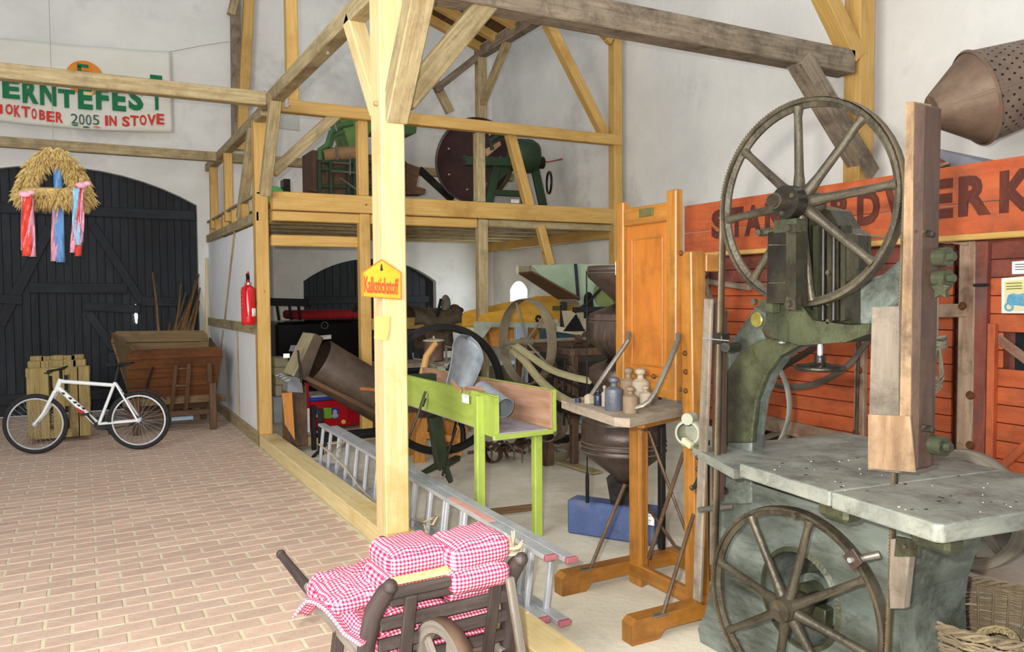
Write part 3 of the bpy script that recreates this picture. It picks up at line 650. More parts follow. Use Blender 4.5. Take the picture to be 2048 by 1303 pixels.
BL2, BR2 = V((BLc.x, 11.7, zb_)), V((BRc.x, 11.7, zb_))
n = 5
def panel(a, b, c, d, m, n, nm, par, cut=.08):   # a,b top-left/right; d,c bottom-left/right
    for i in range(n):
        t0, t1 = i/n, (i+1)/n; p = [a.lerp(d, t0), b.lerp(c, t0), b.lerp(c, t1-.012), a.lerp(d, t1-.012)]
        if i == 0: p = [p[0].lerp(p[3], .9), p[0]+(p[1]-p[0])*cut*.45+(p[3]-p[0])*.25, p[0]+(p[1]-p[0])*cut, p[1]+(p[0]-p[1])*cut*.8, p[1]+(p[0]-p[1])*.02+(p[2]-p[1])*.35, p[2], p[3]]
        MB().poly3(p, .025, grain=(b-a)).build('plank', m, par)
panel(tl, tr, BRc, BLc, cw, 5, 'plank', cart); panel(TL2, TR2, BR2, BL2, cw2, 5, 'plank', cart)
MB().poly3([tl+V((.10, .02, 0)), TL2+V((.04, 0, -.02)), BL2, BLc], .025).build('end_panel', cw2, cart)
MB().poly3([tr+V((-.06, .04, -.1)), TR2+V((0, 0, -.1)), BR2, BRc], .025).build('end_panel', cw, cart)
MB().poly3([BLc, BRc, BR2, BL2], .03).build('bottom', cw, cart)
MB().beam(BLc+V((-.1, 0, -.06)), BRc+V((.14, 0, -.06)), .06, .09).build('sill_rail', cw2, cart)
g_ = lambda px, py, dy=0: P(px, py, y=YF0-.03+dy)
for aa, bb_ in (((352, 730), (342, 828)), ((378, 727), (372, 822))): MB().beam(g_(*aa, .05), g_(*bb_, .25), .05, .035, up=(0, 1, 0)).build('support', wood_dark, cart)
for yy in (737, 771): MB().beam(g_(350, yy, .1), g_(377, yy-1, .1), .03, .03).build('support_bar', wood_dark, cart)
MB().tube([g_(306, 734, .05), g_(297, 760, .14), g_(292, 778, .2)], .012, 6).build('strut', dark_steel, cart)
MB().beam(g_(418, 725, .05), g_(420, 770, .14), .06, .04, up=(0, 1, 0)).build('support', wood_dark, cart)
for px in (272, 425):
    a, b = P(px, 765 if px > 300 else 800, y=YF0+.05), P(px+2, 862 if px > 300 else 878, y=YF0+.03)
    MB().beam(a, V((b.x, b.y, .0)), .085, .05, up=(0, 1, 0)).build('leg', wood_dark, cart)
    MB().beam(V((a.x, 11.75, zb_)), V((b.x, 11.75, 0)), .085, .05, up=(0, 1, 0)).build('leg', wood_dark, cart)
for yy in (10.9, 11.6): MB().beam((BLc.x-.05, yy, .22), (1.5, yy, .22), .07, .07).build('crossbar', wood_dark, cart)
MB().beam((BLc.x, 11.72, zb_-.06), (BRc.x+.1, 11.72, zb_-.06), .06, .09).build('sill_rail', wood_dark, cart)
MB().box(P(365, 836, y=11.0), (.26, .015, .05)).build('enamel_plate', mat('pale_blue', '#9db8d8', '#b4cbe4', scale=5, bump=0), cart, label='pale blue strip under the body')
# ---------------------------------------------------------------- sticks behind the cart
stick_m = mat('stick', '#5e4127', '#8a6a40', '#3f2a1a', scale=5, grain=8, rough=.8, bump=.3, rnd=.2)
S = [((305, 545), (318, 668)), ((362, 568), (350, 668)), ((372, 585), (345, 668)), ((398, 548), (362, 668)), ((390, 560), (368, 668)), ((388, 580), (358, 668)), ((396, 590), (372, 668)), ((399, 602), (380, 668)), ((392, 612), (375, 668)), ((340, 640), (336, 668)), ((382, 595), (350, 668)), ((400, 575), (384, 668))]
sorder = ['thin leaning stick standing apart at the left behind the sleigh']
for i, (a, b) in enumerate(S):
    pa, pb = P(*a, y=13.28), P(*b, y=12.5-.02*i); d = (pb-pa); pb2 = pa+d*((pa.z-.0)/(-d.z)) if d.z < 0 else pb
    pb2 = V((pb.x, 12.55+.03*(i % 4), .01)); m_ = (pa+pb)/2
    st_ = MB().tube([pa, pa.lerp(pb, .5)+V((.01, 0, .01)), pb, pb2], [.010, .016, .018, .020], 6)
    st_.build('stick', stick_m, None, 'thin brown stick standing apart, leftmost behind the sleigh' if i == 0 else 'thin brown stick in the bundle leaning behind the sleigh in the gate corner', 'stick', None if i == 0 else 'sticks leaning in the gate corner')
a = P(413, 515, y=13.2); MB().beam((a.x, 13.2, a.z), (a.x-.08, 12.9, 0.0), .035, .035, up=(0, 1, 0)).build('batten', pine_pale, None, 'pale squared pole leaning in the corner between black gate and partition', 'pole')
# ---------------------------------------------------------------- fire extinguisher
rf_m = mat('extinguisher_red', '#c8131b', '#d41d22', scale=3, rough=.2, bump=0, spec=.7)
ex = P(499, 600, x=1.655); exb, ext_ = P(499, 650, x=1.655), P(499, 572, x=1.655)
fe = thing('fire_extinguisher', 'red fire extinguisher hanging on the white partition beside the yellow post', 'extinguisher', (1.655, ex.y, exb.z))
hh = ext_.z-exb.z; yb0 = ex.y+.05
MB().lathe([(0, 0), (.06, .005), (.075, .02), (.078, .04), (.078, hh-.05), (.066, hh-.015), (.035, hh+.01), (.02, hh+.03), (0, hh+.03)], (1.65, yb0, exb.z), (0, 0, 1), 28).build('cylinder', rf_m, fe)
MB().cyl((1.65, yb0, ext_.z+.015), (1.65, yb0, ext_.z+.045), .04, n=16).build('collar', alu, fe)
MB().tube([(1.65, yb0, ext_.z+.04), (1.65, yb0-.01, ext_.z+.09), (1.64, yb0-.05, ext_.z+.13), (1.64, yb0-.09, ext_.z+.12)], [.022, .02, .02, .012], 10).build('valve', black_metal, fe)
MB().tube([(1.65, yb0-.01, ext_.z+.12), (1.64, yb0-.09, ext_.z+.155)], .014, 8).build('handle', rf_m, fe)
MB().tube([(1.65, yb0-.04, ext_.z+.07), (1.60, yb0-.09, ext_.z+.0), (1.60, yb0-.09, exb.z+.25), (1.62, yb0-.08, exb.z+.10)], .009, 6).build('hose', rf_m, fe)
fd = (V((0, 0, 0))-V((1.65, yb0, 0))).normalized()
lb = MB(); lb.lathe([(.0795, .10), (.0795, .19)], (1.65, yb0, exb.z), (0, 0, 1), 10, arc=1.2, a0=3.2); lb.build('label', paper, fe, solid=.001, label='white instruction label')
lb = MB(); lb.lathe([(.0793, .12), (.0793, .14)], (1.65, yb0, exb.z), (0, 0, 1), 10, arc=.5, a0=2.5); lb.build('label', paper, fe, solid=.001)
for k in range(6): 
    a = 2.45; c = V((1.65+math.cos(2.9)*0-.072, yb0-.03, exb.z+.2+.045*k)); MB().box(c, (.004, .03, .018)).build('lettering', mat('ext_gold', '#e8823a', '#f09a50', scale=4, bump=0), fe)
MB().box((1.71, yb0, exb.z+.25), (.05, .06, .04)).build('wall_bracket', dark_steel, fe)
# ---------------------------------------------------------------- signs on the front post
ysg = 4.925
sg = [P(*p, y=ysg) for p in ((725, 544), (763, 519), (801, 544), (802, 598), (725, 592))]
yel = mat('sign_yellow', '#cf9c26', '#e0b832', '#c08a2c', scale=5, rough=.6, bump=.05)
sign = MB().poly3(sg, .018, flip=False).build('fertiliser_sign', yel, None, 'yellow house-shaped sign with red condensed lettering nailed to the front post', 'sign')
edge = MB()
for i in range(5): edge.beam(sg[i]+V((0, -.002, 0)), sg[(i+1) % 5]+V((0, -.002, 0)), .006, .006)
edge.build('rim', mat('sign_edge', '#b06a2a', '#c07a34', scale=6), sign)
sr = mat('sign_red', '#c8402a', '#d85a34', scale=12, rough=.6, bump=0)
a, b, c = P(728.5, 587, y=ysg-.004), P(799, 592, y=ysg-.004), P(728.5, 550, y=ysg-.004)
text_obj('lettering', 'Kalkstickstoff', a+V((0, 0, .008)), (b-a), (0, 0, 1), c.z-a.z-.012, sr, sign, width=(b-a).length*.97, bold=.02, depth=.0006)
a = P(763, 541, y=ysg-.004); mb = MB(); mb.prism([(-.009, 0), (.009, 0), (.002, .045), (-.002, .045)], a, (1, 0, 0), (0, 0, 1), .002); mb.build('emblem', ink, sign)
pp = [P(*p, y=4.935) for p in ((749, 632), (779, 632), (779, 655), (774, 678), (770, 680), (748, 677), (750, 655))]
MB().poly3(pp, .002).build('paper_note', mat('note_yellow', '#d9c46a', '#e4d27a', scale=6, rough=.9, bump=.1), None, 'blank yellowish paper scrap pinned low on the left edge of the front post', 'paper')
# ================================================================ machine bay
def depth(p): return (V(p)-V((0, 0, EYE))).dot(FW)
def label_card(name, c, right, up, w, h, label, parent=None, lines=4, m=None):
    """a small printed card with illegible lines"""
    c, right, up = V(c), V(right).normalized(), V(up).normalized(); nn = right.cross(up)
    mb = MB(); mb.obox(c, right, up, nn, w, h, .002, ch=.0002)
    o = mb.build(name, m or paper, parent) if parent else mb.build(name, m or paper, None, label, 'label')
    if parent and label: o['label'] = label
    l = MB(); ws = [.78, .2, .66, .4, .5][:lines]
    for i, k in enumerate(ws): l.obox(c+up*(h*(.32-.2*i))+nn*.0015, right, up, nn, w*k, h*.045, .0008, ch=.0001)
    l.build('printed_lines', ink, o, kind='stuff'); return o
# ---------------------------------------------------------------- aluminium ladder lying on its side
lad = thing('ladder', 'aluminium extension ladder lying on its side along the sill beam', 'ladder', (2.1, 5.7, 0))
alu2 = mat('ladder_aluminium', '#b6bac0', '#ced2d8', '#9ea3ab', scale=5, rough=.42, metal=.45, bump=.04); redcap = mat('red_cap', '#9c5660', '#ad6c72', '#86606a', scale=16, rough=.8, bump=.3)
def lpt(t, y, sec): return V((2.075+.035*(1-t)*0+(.022 if t > .5 else -.02)+sec*.075, y, .035 if t < .5 else .355+.012*(y-3.5)))
for sec, (ya, yb2) in enumerate(((3.50, 7.95), (3.42, 7.75))):
    for t in (0, 1):
        a, b = lpt(t, ya, sec), lpt(t, yb2, sec); MB().beam(a, b, .068, .026, ch=.003).build('rail', alu2, lad)
        cdir = (a-b).normalized(); MB().beam(a, a+cdir*.032, .070, .030, ch=.005).build('end_cap', redcap, lad, label='faded red end cap')
    y = ya+.17
    while y < yb2-.05:
        a, b = lpt(0, y, sec), lpt(1, y, sec); MB().beam(a, b, .030, .030, up=(0, 1, 0), ch=.006).build('rung', alu2, lad); y += .28
rope_m = mat('rope', '#b9a88a', '#cdbd9e', '#9a8a6c', scale=20, rough=.9, bump=.4)
def rope(parent, pts, r=.006, name='rope', label=None): return MB().tube(pts, r, 6).build(name, rope_m, parent, label=label)
a = P(640, 889, x=2.04); rope(lad, [P(638, 888, x=2.03), P(660, 905, x=2.03), P(690, 935, x=2.03), P(720, 975, x=2.03), P(757, 1010, x=2.03)], .008, 'tie_rope')
rope(lad, [P(822, 1037, x=2.04), P(850, 1043, x=2.04), P(865, 1036, x=2.06), P(875, 1030, x=2.1), P(866, 1048, x=2.07), P(848, 1048, x=2.04), P(858, 1075, x=2.03), P(862, 1090, x=2.03)], .008, 'tie_rope')
rope(lad, [P(655, 886, x=2.04), P(668, 886, x=2.07), P(690, 883, x=2.08), P(672, 900, x=2.05), P(680, 912, x=2.04)], .006, 'tie_rope')
st = MB(); a, b = lpt(1, 4.15, 0), lpt(1, 4.75, 0); st.beam(a+V((0, 0, .0135)), b+V((0, 0, .0135)), .05, .002); st.build('sticker', mat('sticker_red', '#cf8f86', '#d9a79a', scale=10, bump=0), lad, label='faded red and white sticker')
# ---------------------------------------------------------------- lime green chaff cutter
lime = mat('lime_paint', '#98ab48', '#a9bb55', '#84964a', scale=3, grain=4, rough=.6, bump=.15); pinkwood = mat('pink_wood', '#a07a5c', '#bb917a', '#8f6a4c', scale=2.5, grain=8, rough=.8, bump=.2)
traywood = mat('tray_wood', '#9c94a0', '#b2a9b0', '#8c8488', scale=2.5, grain=6, rough=.85, bump=.2)
castgreen = mat('cast_dark_green', '#26301f', '#343f2a', '#3d3122', scale=6, rough=.5, bump=.2, metal=.2); blackiron = mat('black_iron', '#141414', '#242322', '#3a342c', scale=5, rough=.38, metal=.3, bump=.1)
cut = thing('chaff_cutter', 'lime green wooden chaff cutter trough on legs with a large black flywheel', 'chaff cutter', (2.75, 5.6, 0))
xl, xr_ = 2.43, 2.83
def yz(px, py, x): p = P(px, py, x=x); return V((x, p.y, p.z))
A = [yz(818, 757, xl), yz(990, 791, xl), yz(990, 868, xl), yz(953, 854, xl), yz(818, 820, xl)]
far = 7.05
A[0].y = far; A[0].z = 1.02; A[4].y = far; A[4].z = .775
MB().poly3(A, .028, grain=(0, 1, 0)).build('side_board', lime, cut)
MB().poly3([V((xl-.015, 4.72, 1.02)), V((xl-.015, 4.98, 1.03)), V((xl-.015, 4.98, .75)), V((xl-.015, 4.72, .75))], .03, grain=(0, 0, 1)).build('end_cleat', lime, cut)
MB().poly3([V((xr_, 4.70, 1.045)), V((xr_, far, 1.02)), V((xr_, far, .78)), V((xr_, 4.70, .78))], .02, grain=(0, 1, 0)).build('inner_side', pinkwood, cut, label='bare pinkish inner side of the trough')
MB().poly3([V((xr_+.024, 4.69, 1.05)), V((xr_+.024, far, 1.02)), V((xr_+.024, far, .76)), V((xr_+.024, 4.69, .76))], .022, grain=(0, 1, 0)).build('side_board', lime, cut)
MB().box(((xl+xr_)/2+.01, (4.72+far)/2, .768), (xr_-xl-.02, far-4.72, .02)).build('trough_floor', traywood, cut, label='greyish worn trough floor')
MB().box(((xl+xr_)/2, 4.715, .755), (xr_-xl+.08, .03, .035), rz=.06).build('front_rail', lime, cut)
for x, y, zt in ((2.40, 4.93, 1.015), (2.80, 4.83, .755)): MB().beam((x, y, 0), (x, y, zt), .065, .06, up=(0, 1, 0), ch=.008).build('leg', lime, cut)
a, b = P(960, 1055, x=2.43), P(1080, 1020, x=2.83); MB().beam((2.43, 4.9, .20), (2.80, 4.86, .20), .03, .045).build('stretcher', wood_dark, cut, label='bare brown stretcher')
for y in (6.75,): MB().box(((xl+xr_)/2, y, .86), (xr_-xl+.1, .10, .26)).build('mouth_frame', castgreen, cut)
# cast leg with splayed feet
lg = MB(); lg.beam(P(868, 832, y=6.45), P(885, 935, y=6.5), .11, .10, up=(0, 1, 0)); lg.beam(P(884, 925, y=6.5), P(840, 948, y=6.7), .05, .07, up=(0, 1, 0), taper=.6); lg.beam(P(886, 925, y=6.5), P(902, 964, y=6.4), .06, .07, up=(0, 1, 0), taper=.6)
lg.beam(P(890, 930, y=6.5), P(915, 915, y=6.9), .05, .06, up=(0, 1, 0)); lg.build('cast_leg', castgreen, cut)
fw_c = V((3.0, 6.97, .81)); ax = V((.10, 1, 0)).normalized()
MB().lathe([(.625, -.035), (.63, 0), (.625, .035), (.57, .04), (.555, .0), (.57, -.04)], fw_c, ax, 64, closed=True).build('flywheel_rim', blackiron, cut)
hubm = MB(); hubm.cyl(fw_c-ax*.08, fw_c+ax*.08, .07, n=20)
for k in range(3):
    a = 2*PI*k/3+.9; d = V((math.cos(a), 0, math.sin(a))); sp = [fw_c+d*.06, fw_c+d*.25+V((-d.z, 0, d.x))*.06, fw_c+d*.45+V((-d.z, 0, d.x))*.05, fw_c+d*.59]
    hubm.tube(sp, [.035, .03, .026, .03], 8)
hubm.build('hub_and_spokes', blackiron, cut)
lv = MB(); lv.tube([P(851, 782, y=5.9), P(835, 832, y=5.9), P(815, 880, y=5.9)], .010, 6); lv.tube([P(849, 795, y=5.9), P(843, 812, y=5.9)], .018, 6); lv.build('lever_rod', dark_steel, cut)
MB().tube([P(912, 855, y=6.2), P(895, 910, y=6.3), P(885, 950, y=6.35)], .012, 6).build('treadle_rod', dark_steel, cut)
MB().tube([P(882, 955, y=6.4), P(884, 940, y=6.4), P(890, 950, y=6.4)], .008, 6).build('hook', alu, cut)
c = P(931, 797, x=xl-.032); label_card('label', c, (0, -1, 0), (0, 0, 1), .11, .06, 'small white paper label', cut, 2)
# orange wooden feet behind the flywheel
st_m = mat('orange_wood', '#ad7030', '#c08744', '#925a26', scale=2.5, grain=10, rough=.55, bump=.15)
sto = thing('wooden_stand', 'orange wooden stand seen through the flywheel under the green trough', 'stand', (3.2, 7.6, 0))
for a, b in (((845, 835), (838, 905)), ((925, 850), (910, 915))):
    pa, pb = P(*a, y=7.5), P(*b, y=7.55); pb.z = 0.0; MB().beam(pa, pb, .12, .05, up=(0, 1, 0)).build('leg', st_m, sto)
    MB().beam(pa+V((.03, .4, 0)), pb+V((.03, .4, 0)), .12, .05, up=(0, 1, 0)).build('leg', st_m, sto)
MB().beam(P(842, 868, y=7.5), P(922, 880, y=7.5), .04, .07).build('rail', st_m, sto); MB().box((3.15, 7.7, .62), (.62, .5, .05)).build('top', st_m, sto)
# scoop and cylinder in the trough
zinc = mat('zinc_sheet', '#8f979e', '#a9b0b6', '#7c838a', scale=5, rough=.5, metal=.35, bump=.12)
sb, stp = P(905, 800, y=5.75), P(940, 672, y=5.95); axs = (stp-sb).normalized(); L_ = (stp-sb).length
_, ss, su = frame_from(axs, up=(0, -1, 0))
def scf(u, v):
    w = .15*math.sqrt(max(.0004, 1-((v-.7)/.3)**2)) if v > .7 else .15*(.62+.38*v/.7); th = (u-.5)*PI*1.05; bend = .06*math.sin(PI*v)
    return sb+axs*L_*v+ss*math.sin(th)*w+su*(-math.cos(th)*.085*(1-.3*v)+bend)
sc_ = MB().grid(scf, 20, 26).build('scoop', zinc, None, 'long grey sheet metal scoop standing in the lime green trough', 'scoop', solid=.005)
t0, t1 = P(962, 783, y=5.30), P(1010, 818, y=4.98); MB().lathe([(.075, 0), (.075, (t1-t0).length), (.069, (t1-t0).length), (.069, 0)], t0+V((0, 0, .01)), t1-t0, 22, closed=True).build('metal_pipe', zinc, None, 'grey-blue metal pipe lying in the lime green trough', 'pipe')
MB().beam(P(903, 762, y=5.4), P(922, 782, y=5.25), .02, .03).build('wooden_stick', pinkwood, None, 'short brown wooden stick poking out of the lime green trough beside the scoop', 'stick')
MB().poly3([P(930, 772, y=5.2), P(962, 772, y=5.2), P(975, 783, y=5.15), P(930, 779, y=5.1)], .02).build('wood_offcut', pinkwood, None, 'flat pinkish board piece lying across the lime green trough', 'board')
# ---------------------------------------------------------------- grain sorting cylinder (dark) by the left loft post
brown_sheet = mat('brown_sheet', '#43362b', '#5a4a3b', '#2f251d', scale=4, rough=.5, bump=.15, metal=.15); lidm = mat('tan_lid', '#8f8666', '#a59c7a', '#7a7054', scale=4, grain=6, rough=.6, bump=.1)
tri = thing('grain_sorter', 'dark metal grain sorting cylinder with a slanted tan-lidded box, on a stand behind the ladder', 'machine', (2.3, 8.8, 0))
YT = 8.65
tp = lambda px, py, dy=0: P(px, py, y=YT+dy)
c0, c1 = tp(634, 722, .12), tp(850, 850, .2)
r0_, r1_ = .27, .27
MB().lathe([(r0_*.95, 0), (r0_, .02), (r0_, (c1-c0).length)], c0, c1-c0, 40).build('sorting_cylinder', brown_sheet, tri)
bx = [tp(606, 664, .30), tp(629, 667, -.12), tp(588, 753, -.12), tp(567, 743, .30)]
MB().poly3(bx, .03, grain=bx[3]-bx[0]).build('lid', lidm, tri, label='tan lid of the slanted box')
bd = [tp(629, 667, -.12), tp(645, 675, -.12), tp(612, 760, -.12), tp(588, 753, -.12)]; MB().poly3(bd, .03).build('box_side', brown_sheet, tri)
off = V((0, .55, 0)); fb = [bx[0]+V((0, .03, 0)), bx[1]+V((0.03, .04, 0)), bx[2]+V((0.03, .04, 0)), bx[3]+V((0, .03, 0))]
MB().poly3([p+V((.02, .03, 0)) for p in bd], .30, dirn=(0, 1, 0)).build('box_body', brown_sheet, tri)
MB().box(tp(573, 711, -.18), (.065, .006, .045), rz=-.1).build('paper_tag', paper, tri, label='white paper tag')
q_ = MB()
for k in range(7): q_.obox(tp(556+3.5*k, 748+2*k+random.uniform(-2, 2), -.17), (1, 0, .3), (0, 0, 1), (0, 1, 0), .05, .012, .03)
for k in range(4): q_.tube([tp(583+3*k, 690, -.18), tp(579+3*k, 702, -.18)], .004, 4)
q_.build('hinge_fitting', zinc, tri, kind='stuff')
MB().poly3([tp(577, 752, 0), tp(603, 756, 0), tp(606, 785, 0), tp(575, 783, 0)], .25).build('spout', mat('sheet_grey', '#6d6e74', '#85868c', scale=5, rough=.5), tri)
MB().box((P(588, 830, y=YT+.1).x+.03, YT+.2, (tp(585, 782).z+.05)/2+.03), (.21, .28, tp(585, 782).z-.02)).build('stand_box', wood_dark, tri)
MB().poly3([tp(564, 786, -.06), tp(584, 784, -.06), tp(590, 880, -.06), tp(570, 848, -.06)], .02, grain=(0, 0, 1)).build('stand_panel', st_m, tri, label='orange-brown end panel of the stand')
MB().beam(tp(612, 755, -.1), tp(840, 868, -.1), .05, .05).build('side_rail', wood_dark, tri); MB().beam(tp(596, 700, -.14), tp(603, 765, -.14), .02, .03, up=(0, 1, 0)).build('bracket', dark_steel, tri)
for yy in (8.45, 8.75): MB().beam((2.25, yy, .16), (3.95, yy, .16), .04, .05).build('base_rail', blackiron, tri)
for x in (2.22, 3.9):
    for yy in (8.45, 8.75): MB().beam((x, yy, 0), (x, yy, .8 if x > 3 else .5), .05, .05, up=(0, 1, 0)).build('leg', blackiron, tri)
MB().beam((2.28, 8.4, .14), (2.1, 8.35, .0), .03, .03).build('foot', blackiron, tri)
MB().tube([tp(720, 777, -.45), tp(745, 779, -.45), tp(800, 786, -.45)], .02, 8).build('hand_lever', mat('lever_wood', '#9a6238', '#b4774a', scale=4, grain=8, rough=.5), tri, label='curved brown wooden handle')
MB().beam((1.95, 9.12, .05), (6.4, 9.12, .05), .16, .10).build('floor_sill', pine_pale, tf)
# ---------------------------------------------------------------- red box with pictures
redp = mat('red_plastic', '#a60f1c', '#b8141f', scale=3, rough=.3, bump=0); bluep = mat('blue_plastic', '#22359a', '#2b41ac', scale=3, rough=.35, bump=0)
YR = 9.9
ra, rb_ = P(618, 850, y=YR), P(822, 850, y=YR); zt, zb0 = P(640, 800, y=YR).z, .04
rx0, rx1 = ra.x, ra.x+1.35
rbx = thing('red_toy_box', 'red plastic box with a blue rim and picture panel under the sorting cylinder', 'box', ((rx0+rx1)/2, YR+.25, 0))
MB().box(((rx0+rx1)/2, YR+.25, (zt+zb0)/2+.0), (rx1-rx0, .5, zt-zb0), ch=.02).build('body', redp, rbx)
MB().box(((rx0+rx1)/2, YR+.25, zt+.015), (rx1-rx0+.02, .52, .045), ch=.01).build('rim', bluep, rbx)
MB().box(((rx0+rx1)/2, YR+.25, zt+.045), (rx1-rx0-.06, .44, .03), ch=.01).build('contents', mat('grey_foil', '#8b8788', '#a8a4a4', '#6a6668', scale=12, rough=.5, bump=.4), rbx)
MB().box((rx0-.03, YR-.03, .32), (.05, .04, .64)).build('post', redp, rbx); MB().box((rx0-.03, YR-.055, .16), (.05, .012, .3)).build('white_strip', white_paint, rbx)
for (x0, y0, x1, y1, c) in ((631, 817, 646, 833, '#2a3f86'), (647, 815, 663, 836, '#78b03c'), (664, 815, 677, 836, '#2f3f8c')):
    MB().poly3([P(x0, y0, y=YR-.006), P(x1, y0, y=YR-.006), P(x1, y1, y=YR-.006), P(x0, y1, y=YR-.006)], .003).build('picture', mat('pic'+c, c, scale=3, rough=.4, bump=0), rbx)
for px in (639, 670): MB().ball(P(px, 824, y=YR-.012), .028, 10, (1, .1, 1.3)).ball(P(px, 831, y=YR-.012), .045, 10, (1, .1, .7)).build('portrait', mat('pic_figure', '#9fa6b8', '#b4bac8', scale=6, bump=0), rbx)
MB().cyl(P(687, 843, y=YR-.004), P(687, 843, y=YR-.012), .028, n=16).build('yellow_disc', yel, rbx); MB().box((P(706, 830, y=YR).x, YR-.04, .27), (.15, .09, .38), ch=.03).build('door', mat('red_gloss', '#8d0b18', '#9c101e', scale=3, rough=.15, bump=0), rbx)
# ---------------------------------------------------------------- pale chest and stacked blocks
pc = P(575, 790, y=11.0)
chest = MB().box((2.35, 11.15, pc.z/2), (.95, .6, pc.z), ch=.01).build('low_chest', mat('pale_grey_board', '#a3a7ad', '#b6babe', '#92969c', scale=3, rough=.7), None, 'low pale grey chest behind the left loft post', 'chest')
cream = mat('cream_block', '#b3a989', '#c6bd9e', '#a1977a', scale=5, rough=.85, bump=.2)
z0 = pc.z+.001; px0 = [(552, 600), (552, 598), (550, 580), (550, 571)]
for i, (a_, b_) in enumerate(px0):
    xa, xb = P(a_-6, 760, y=11.1).x, P(b_, 760, y=11.1).x; h = (.15, .12, .12, .13)[i]
    MB().box(((xa+xb)/2, 11.12, z0+h/2), (xb-xa, .35, h-.004), rz=.02*i, ch=.01).build('block', cream, None, ('bottom', 'second', 'third', 'top')[i]+' cream block of the stack on the pale chest', 'block', 'cream blocks stacked on the pale chest'); z0 += h
# ---------------------------------------------------------------- black carriage
lac = mat('black_lacquer', '#0b0b0c', '#121214', scale=3, rough=.22, bump=0); vel = mat('red_velvet', '#7c0d18', '#98131f', scale=8, rough=.9, bump=.2)
YK = 11.7
kp2 = lambda px, py, dy=0: P(px, py, y=YK+dy)
car = thing('carriage', 'black lacquered horse carriage with a red cushion in front of the rear arched gate', 'carriage', (3.0, 12.2, 0))
a, b = kp2(552, 642), kp2(748, 760)
MB().box(((a.x+b.x)/2, 12.2, (a.z-.02+.60)/2), (b.x-a.x, .95, a.z-.02-.6), ch=.04).build('body', lac, car)
ca, cb2 = kp2(590, 640), kp2(708, 625)
MB().box(((ca.x+cb2.x)/2, 12.12, ca.z+.07), (cb2.x-ca.x, .8, .13), ch=.05).build('cushion', vel, car)
MB().box(((ca.x+cb2.x)/2+.35, 12.1, ca.z+.05), (cb2.x-ca.x, .7, .08), ch=.03).build('cushion', vel, car)
sbk = MB(); p1, p2 = kp2(530, 603), kp2(620, 605); sbk.beam(p1, p2, .03, .11)
for px in (555, 580, 598): sbk.tube([kp2(px-2, 606), kp2(px+3, 640)], .02, 6)
sbk.build('seat_back', lac, car)
for x in (a.x+.3, b.x-.2):
    for yy in (11.62, 12.75):
        c = V((x, yy, .45)); MB().rim(c, (0, 1, 0), .45, .04, .04, 40).build('wheel_rim', lac, car); sp = MB()
        for k in range(12): sp.tube([c, c+V((math.cos(PI*k/6), 0, math.sin(PI*k/6)))*.42], .014, 5)
        sp.cyl(c-V((0, .07, 0)), c+V((0, .07, 0)), .06, n=12); sp.build('wheel_spokes', lac, car)
MB().beam((a.x+.3, 11.5, .45), (a.x+.3, 12.85, .45), .05, .05).build('axle', lac, car); MB().beam((b.x-.2, 11.5, .45), (b.x-.2, 12.85, .45), .05, .05).build('axle', lac, car)
label_card('name_card', kp2(651, 674, -.03), (1, 0, .05), (0, 0, 1), .17, .06, 'white card on the body', car, 2)
MB().lathe([(.05, 0), (.055, .01), (.045, .01)], kp2(649, 650, -.02), (0, -1, 0), 12).build('badge', mat('badge', '#5a5a5e', '#6a6a6e', scale=10, rough=.3), car)
# ---------------------------------------------------------------- rail with saddle, bucket
rail = thing('saddle_rail', 'pine rail behind the front post carrying a leather saddle', 'rail', (4.0, 10.6, 0))
ra, rb_ = P(722, 648, y=10.6), P(955, 652, y=10.6); zr = P(850, 645, y=10.6).z
MB().beam((ra.x, 10.6, zr), (rb_.x, 10.6, zr), .08, .16).build('rail', pine, rail)
for x in (ra.x+.05, rb_.x-.1, 4.45): MB().beam((x, 10.66, 0), (x, 10.66, zr+.07), .08, .07, up=(0, 1, 0)).build('post', pine_pale, rail)
leather = mat('old_leather', '#3f352a', '#5b4e3e', '#2a221a', scale=6, rough=.55, bump=.5)
sc0 = P(868, 612, y=10.55)
sad = thing('saddle', 'dark worn leather saddle hanging over the pine rail behind the black flywheel', 'saddle', sc0)
def sadl(u, v):
    x = -.36+.72*u; th = (v-.5)*PI*1.1; w = .20+.05*math.sin(PI*u); dz = .05*abs(x/.36)**3+.05*math.sin(9*u)*(abs(v-.5)*2)
    return V((sc0.x+x+.02*math.sin(8*v), 10.6+math.sin(th)*w, zr+.10+math.cos(th)*.10+dz-(abs(v-.5)*2)**2*.16))
MB().grid(sadl, 18, 20).build('seat', leather, sad, solid=.02)
for s_ in (-1, 1): MB().grid(lambda u, v: V((sc0.x-.22+.42*u+.02*v, 10.6+s_*(.215+.03*v), zr+.02-.42*v)), 6, 8).build('flap', leather, sad, solid=.012)
MB().ball(V((sc0.x+.33, 10.55, zr+.17)), .11, 12, (1.3, .7, .55)).build('pommel', leather, sad)
MB().ball(V((sc0.x+.16, 10.5, zr+.27)), .10, 12, (.8, .5, 1.3)).build('rolled_blanket', mat('rolled_grey', '#5d584c', '#756f60', scale=8, rough=.9, bump=.4), sad)
strp = MB()
for k in range(9): 
    b0 = V((sc0.x+random.uniform(-.3, .4), 10.5, zr+.12)); strp.tube([b0, b0+V((random.uniform(-.12, .14), -.06, random.uniform(.02, .12))), b0+V((random.uniform(-.2, .2), -.1, -.05))], .012, 5)
strp.build('strap', leather, sad, kind='stuff')
MB().beam(P(872, 640, y=10.4), P(882, 597, y=10.35), .04, .02, up=(0, 1, 0)).build('black_slat', black_metal, None, 'flat black bar standing up behind the saddle', 'bar')
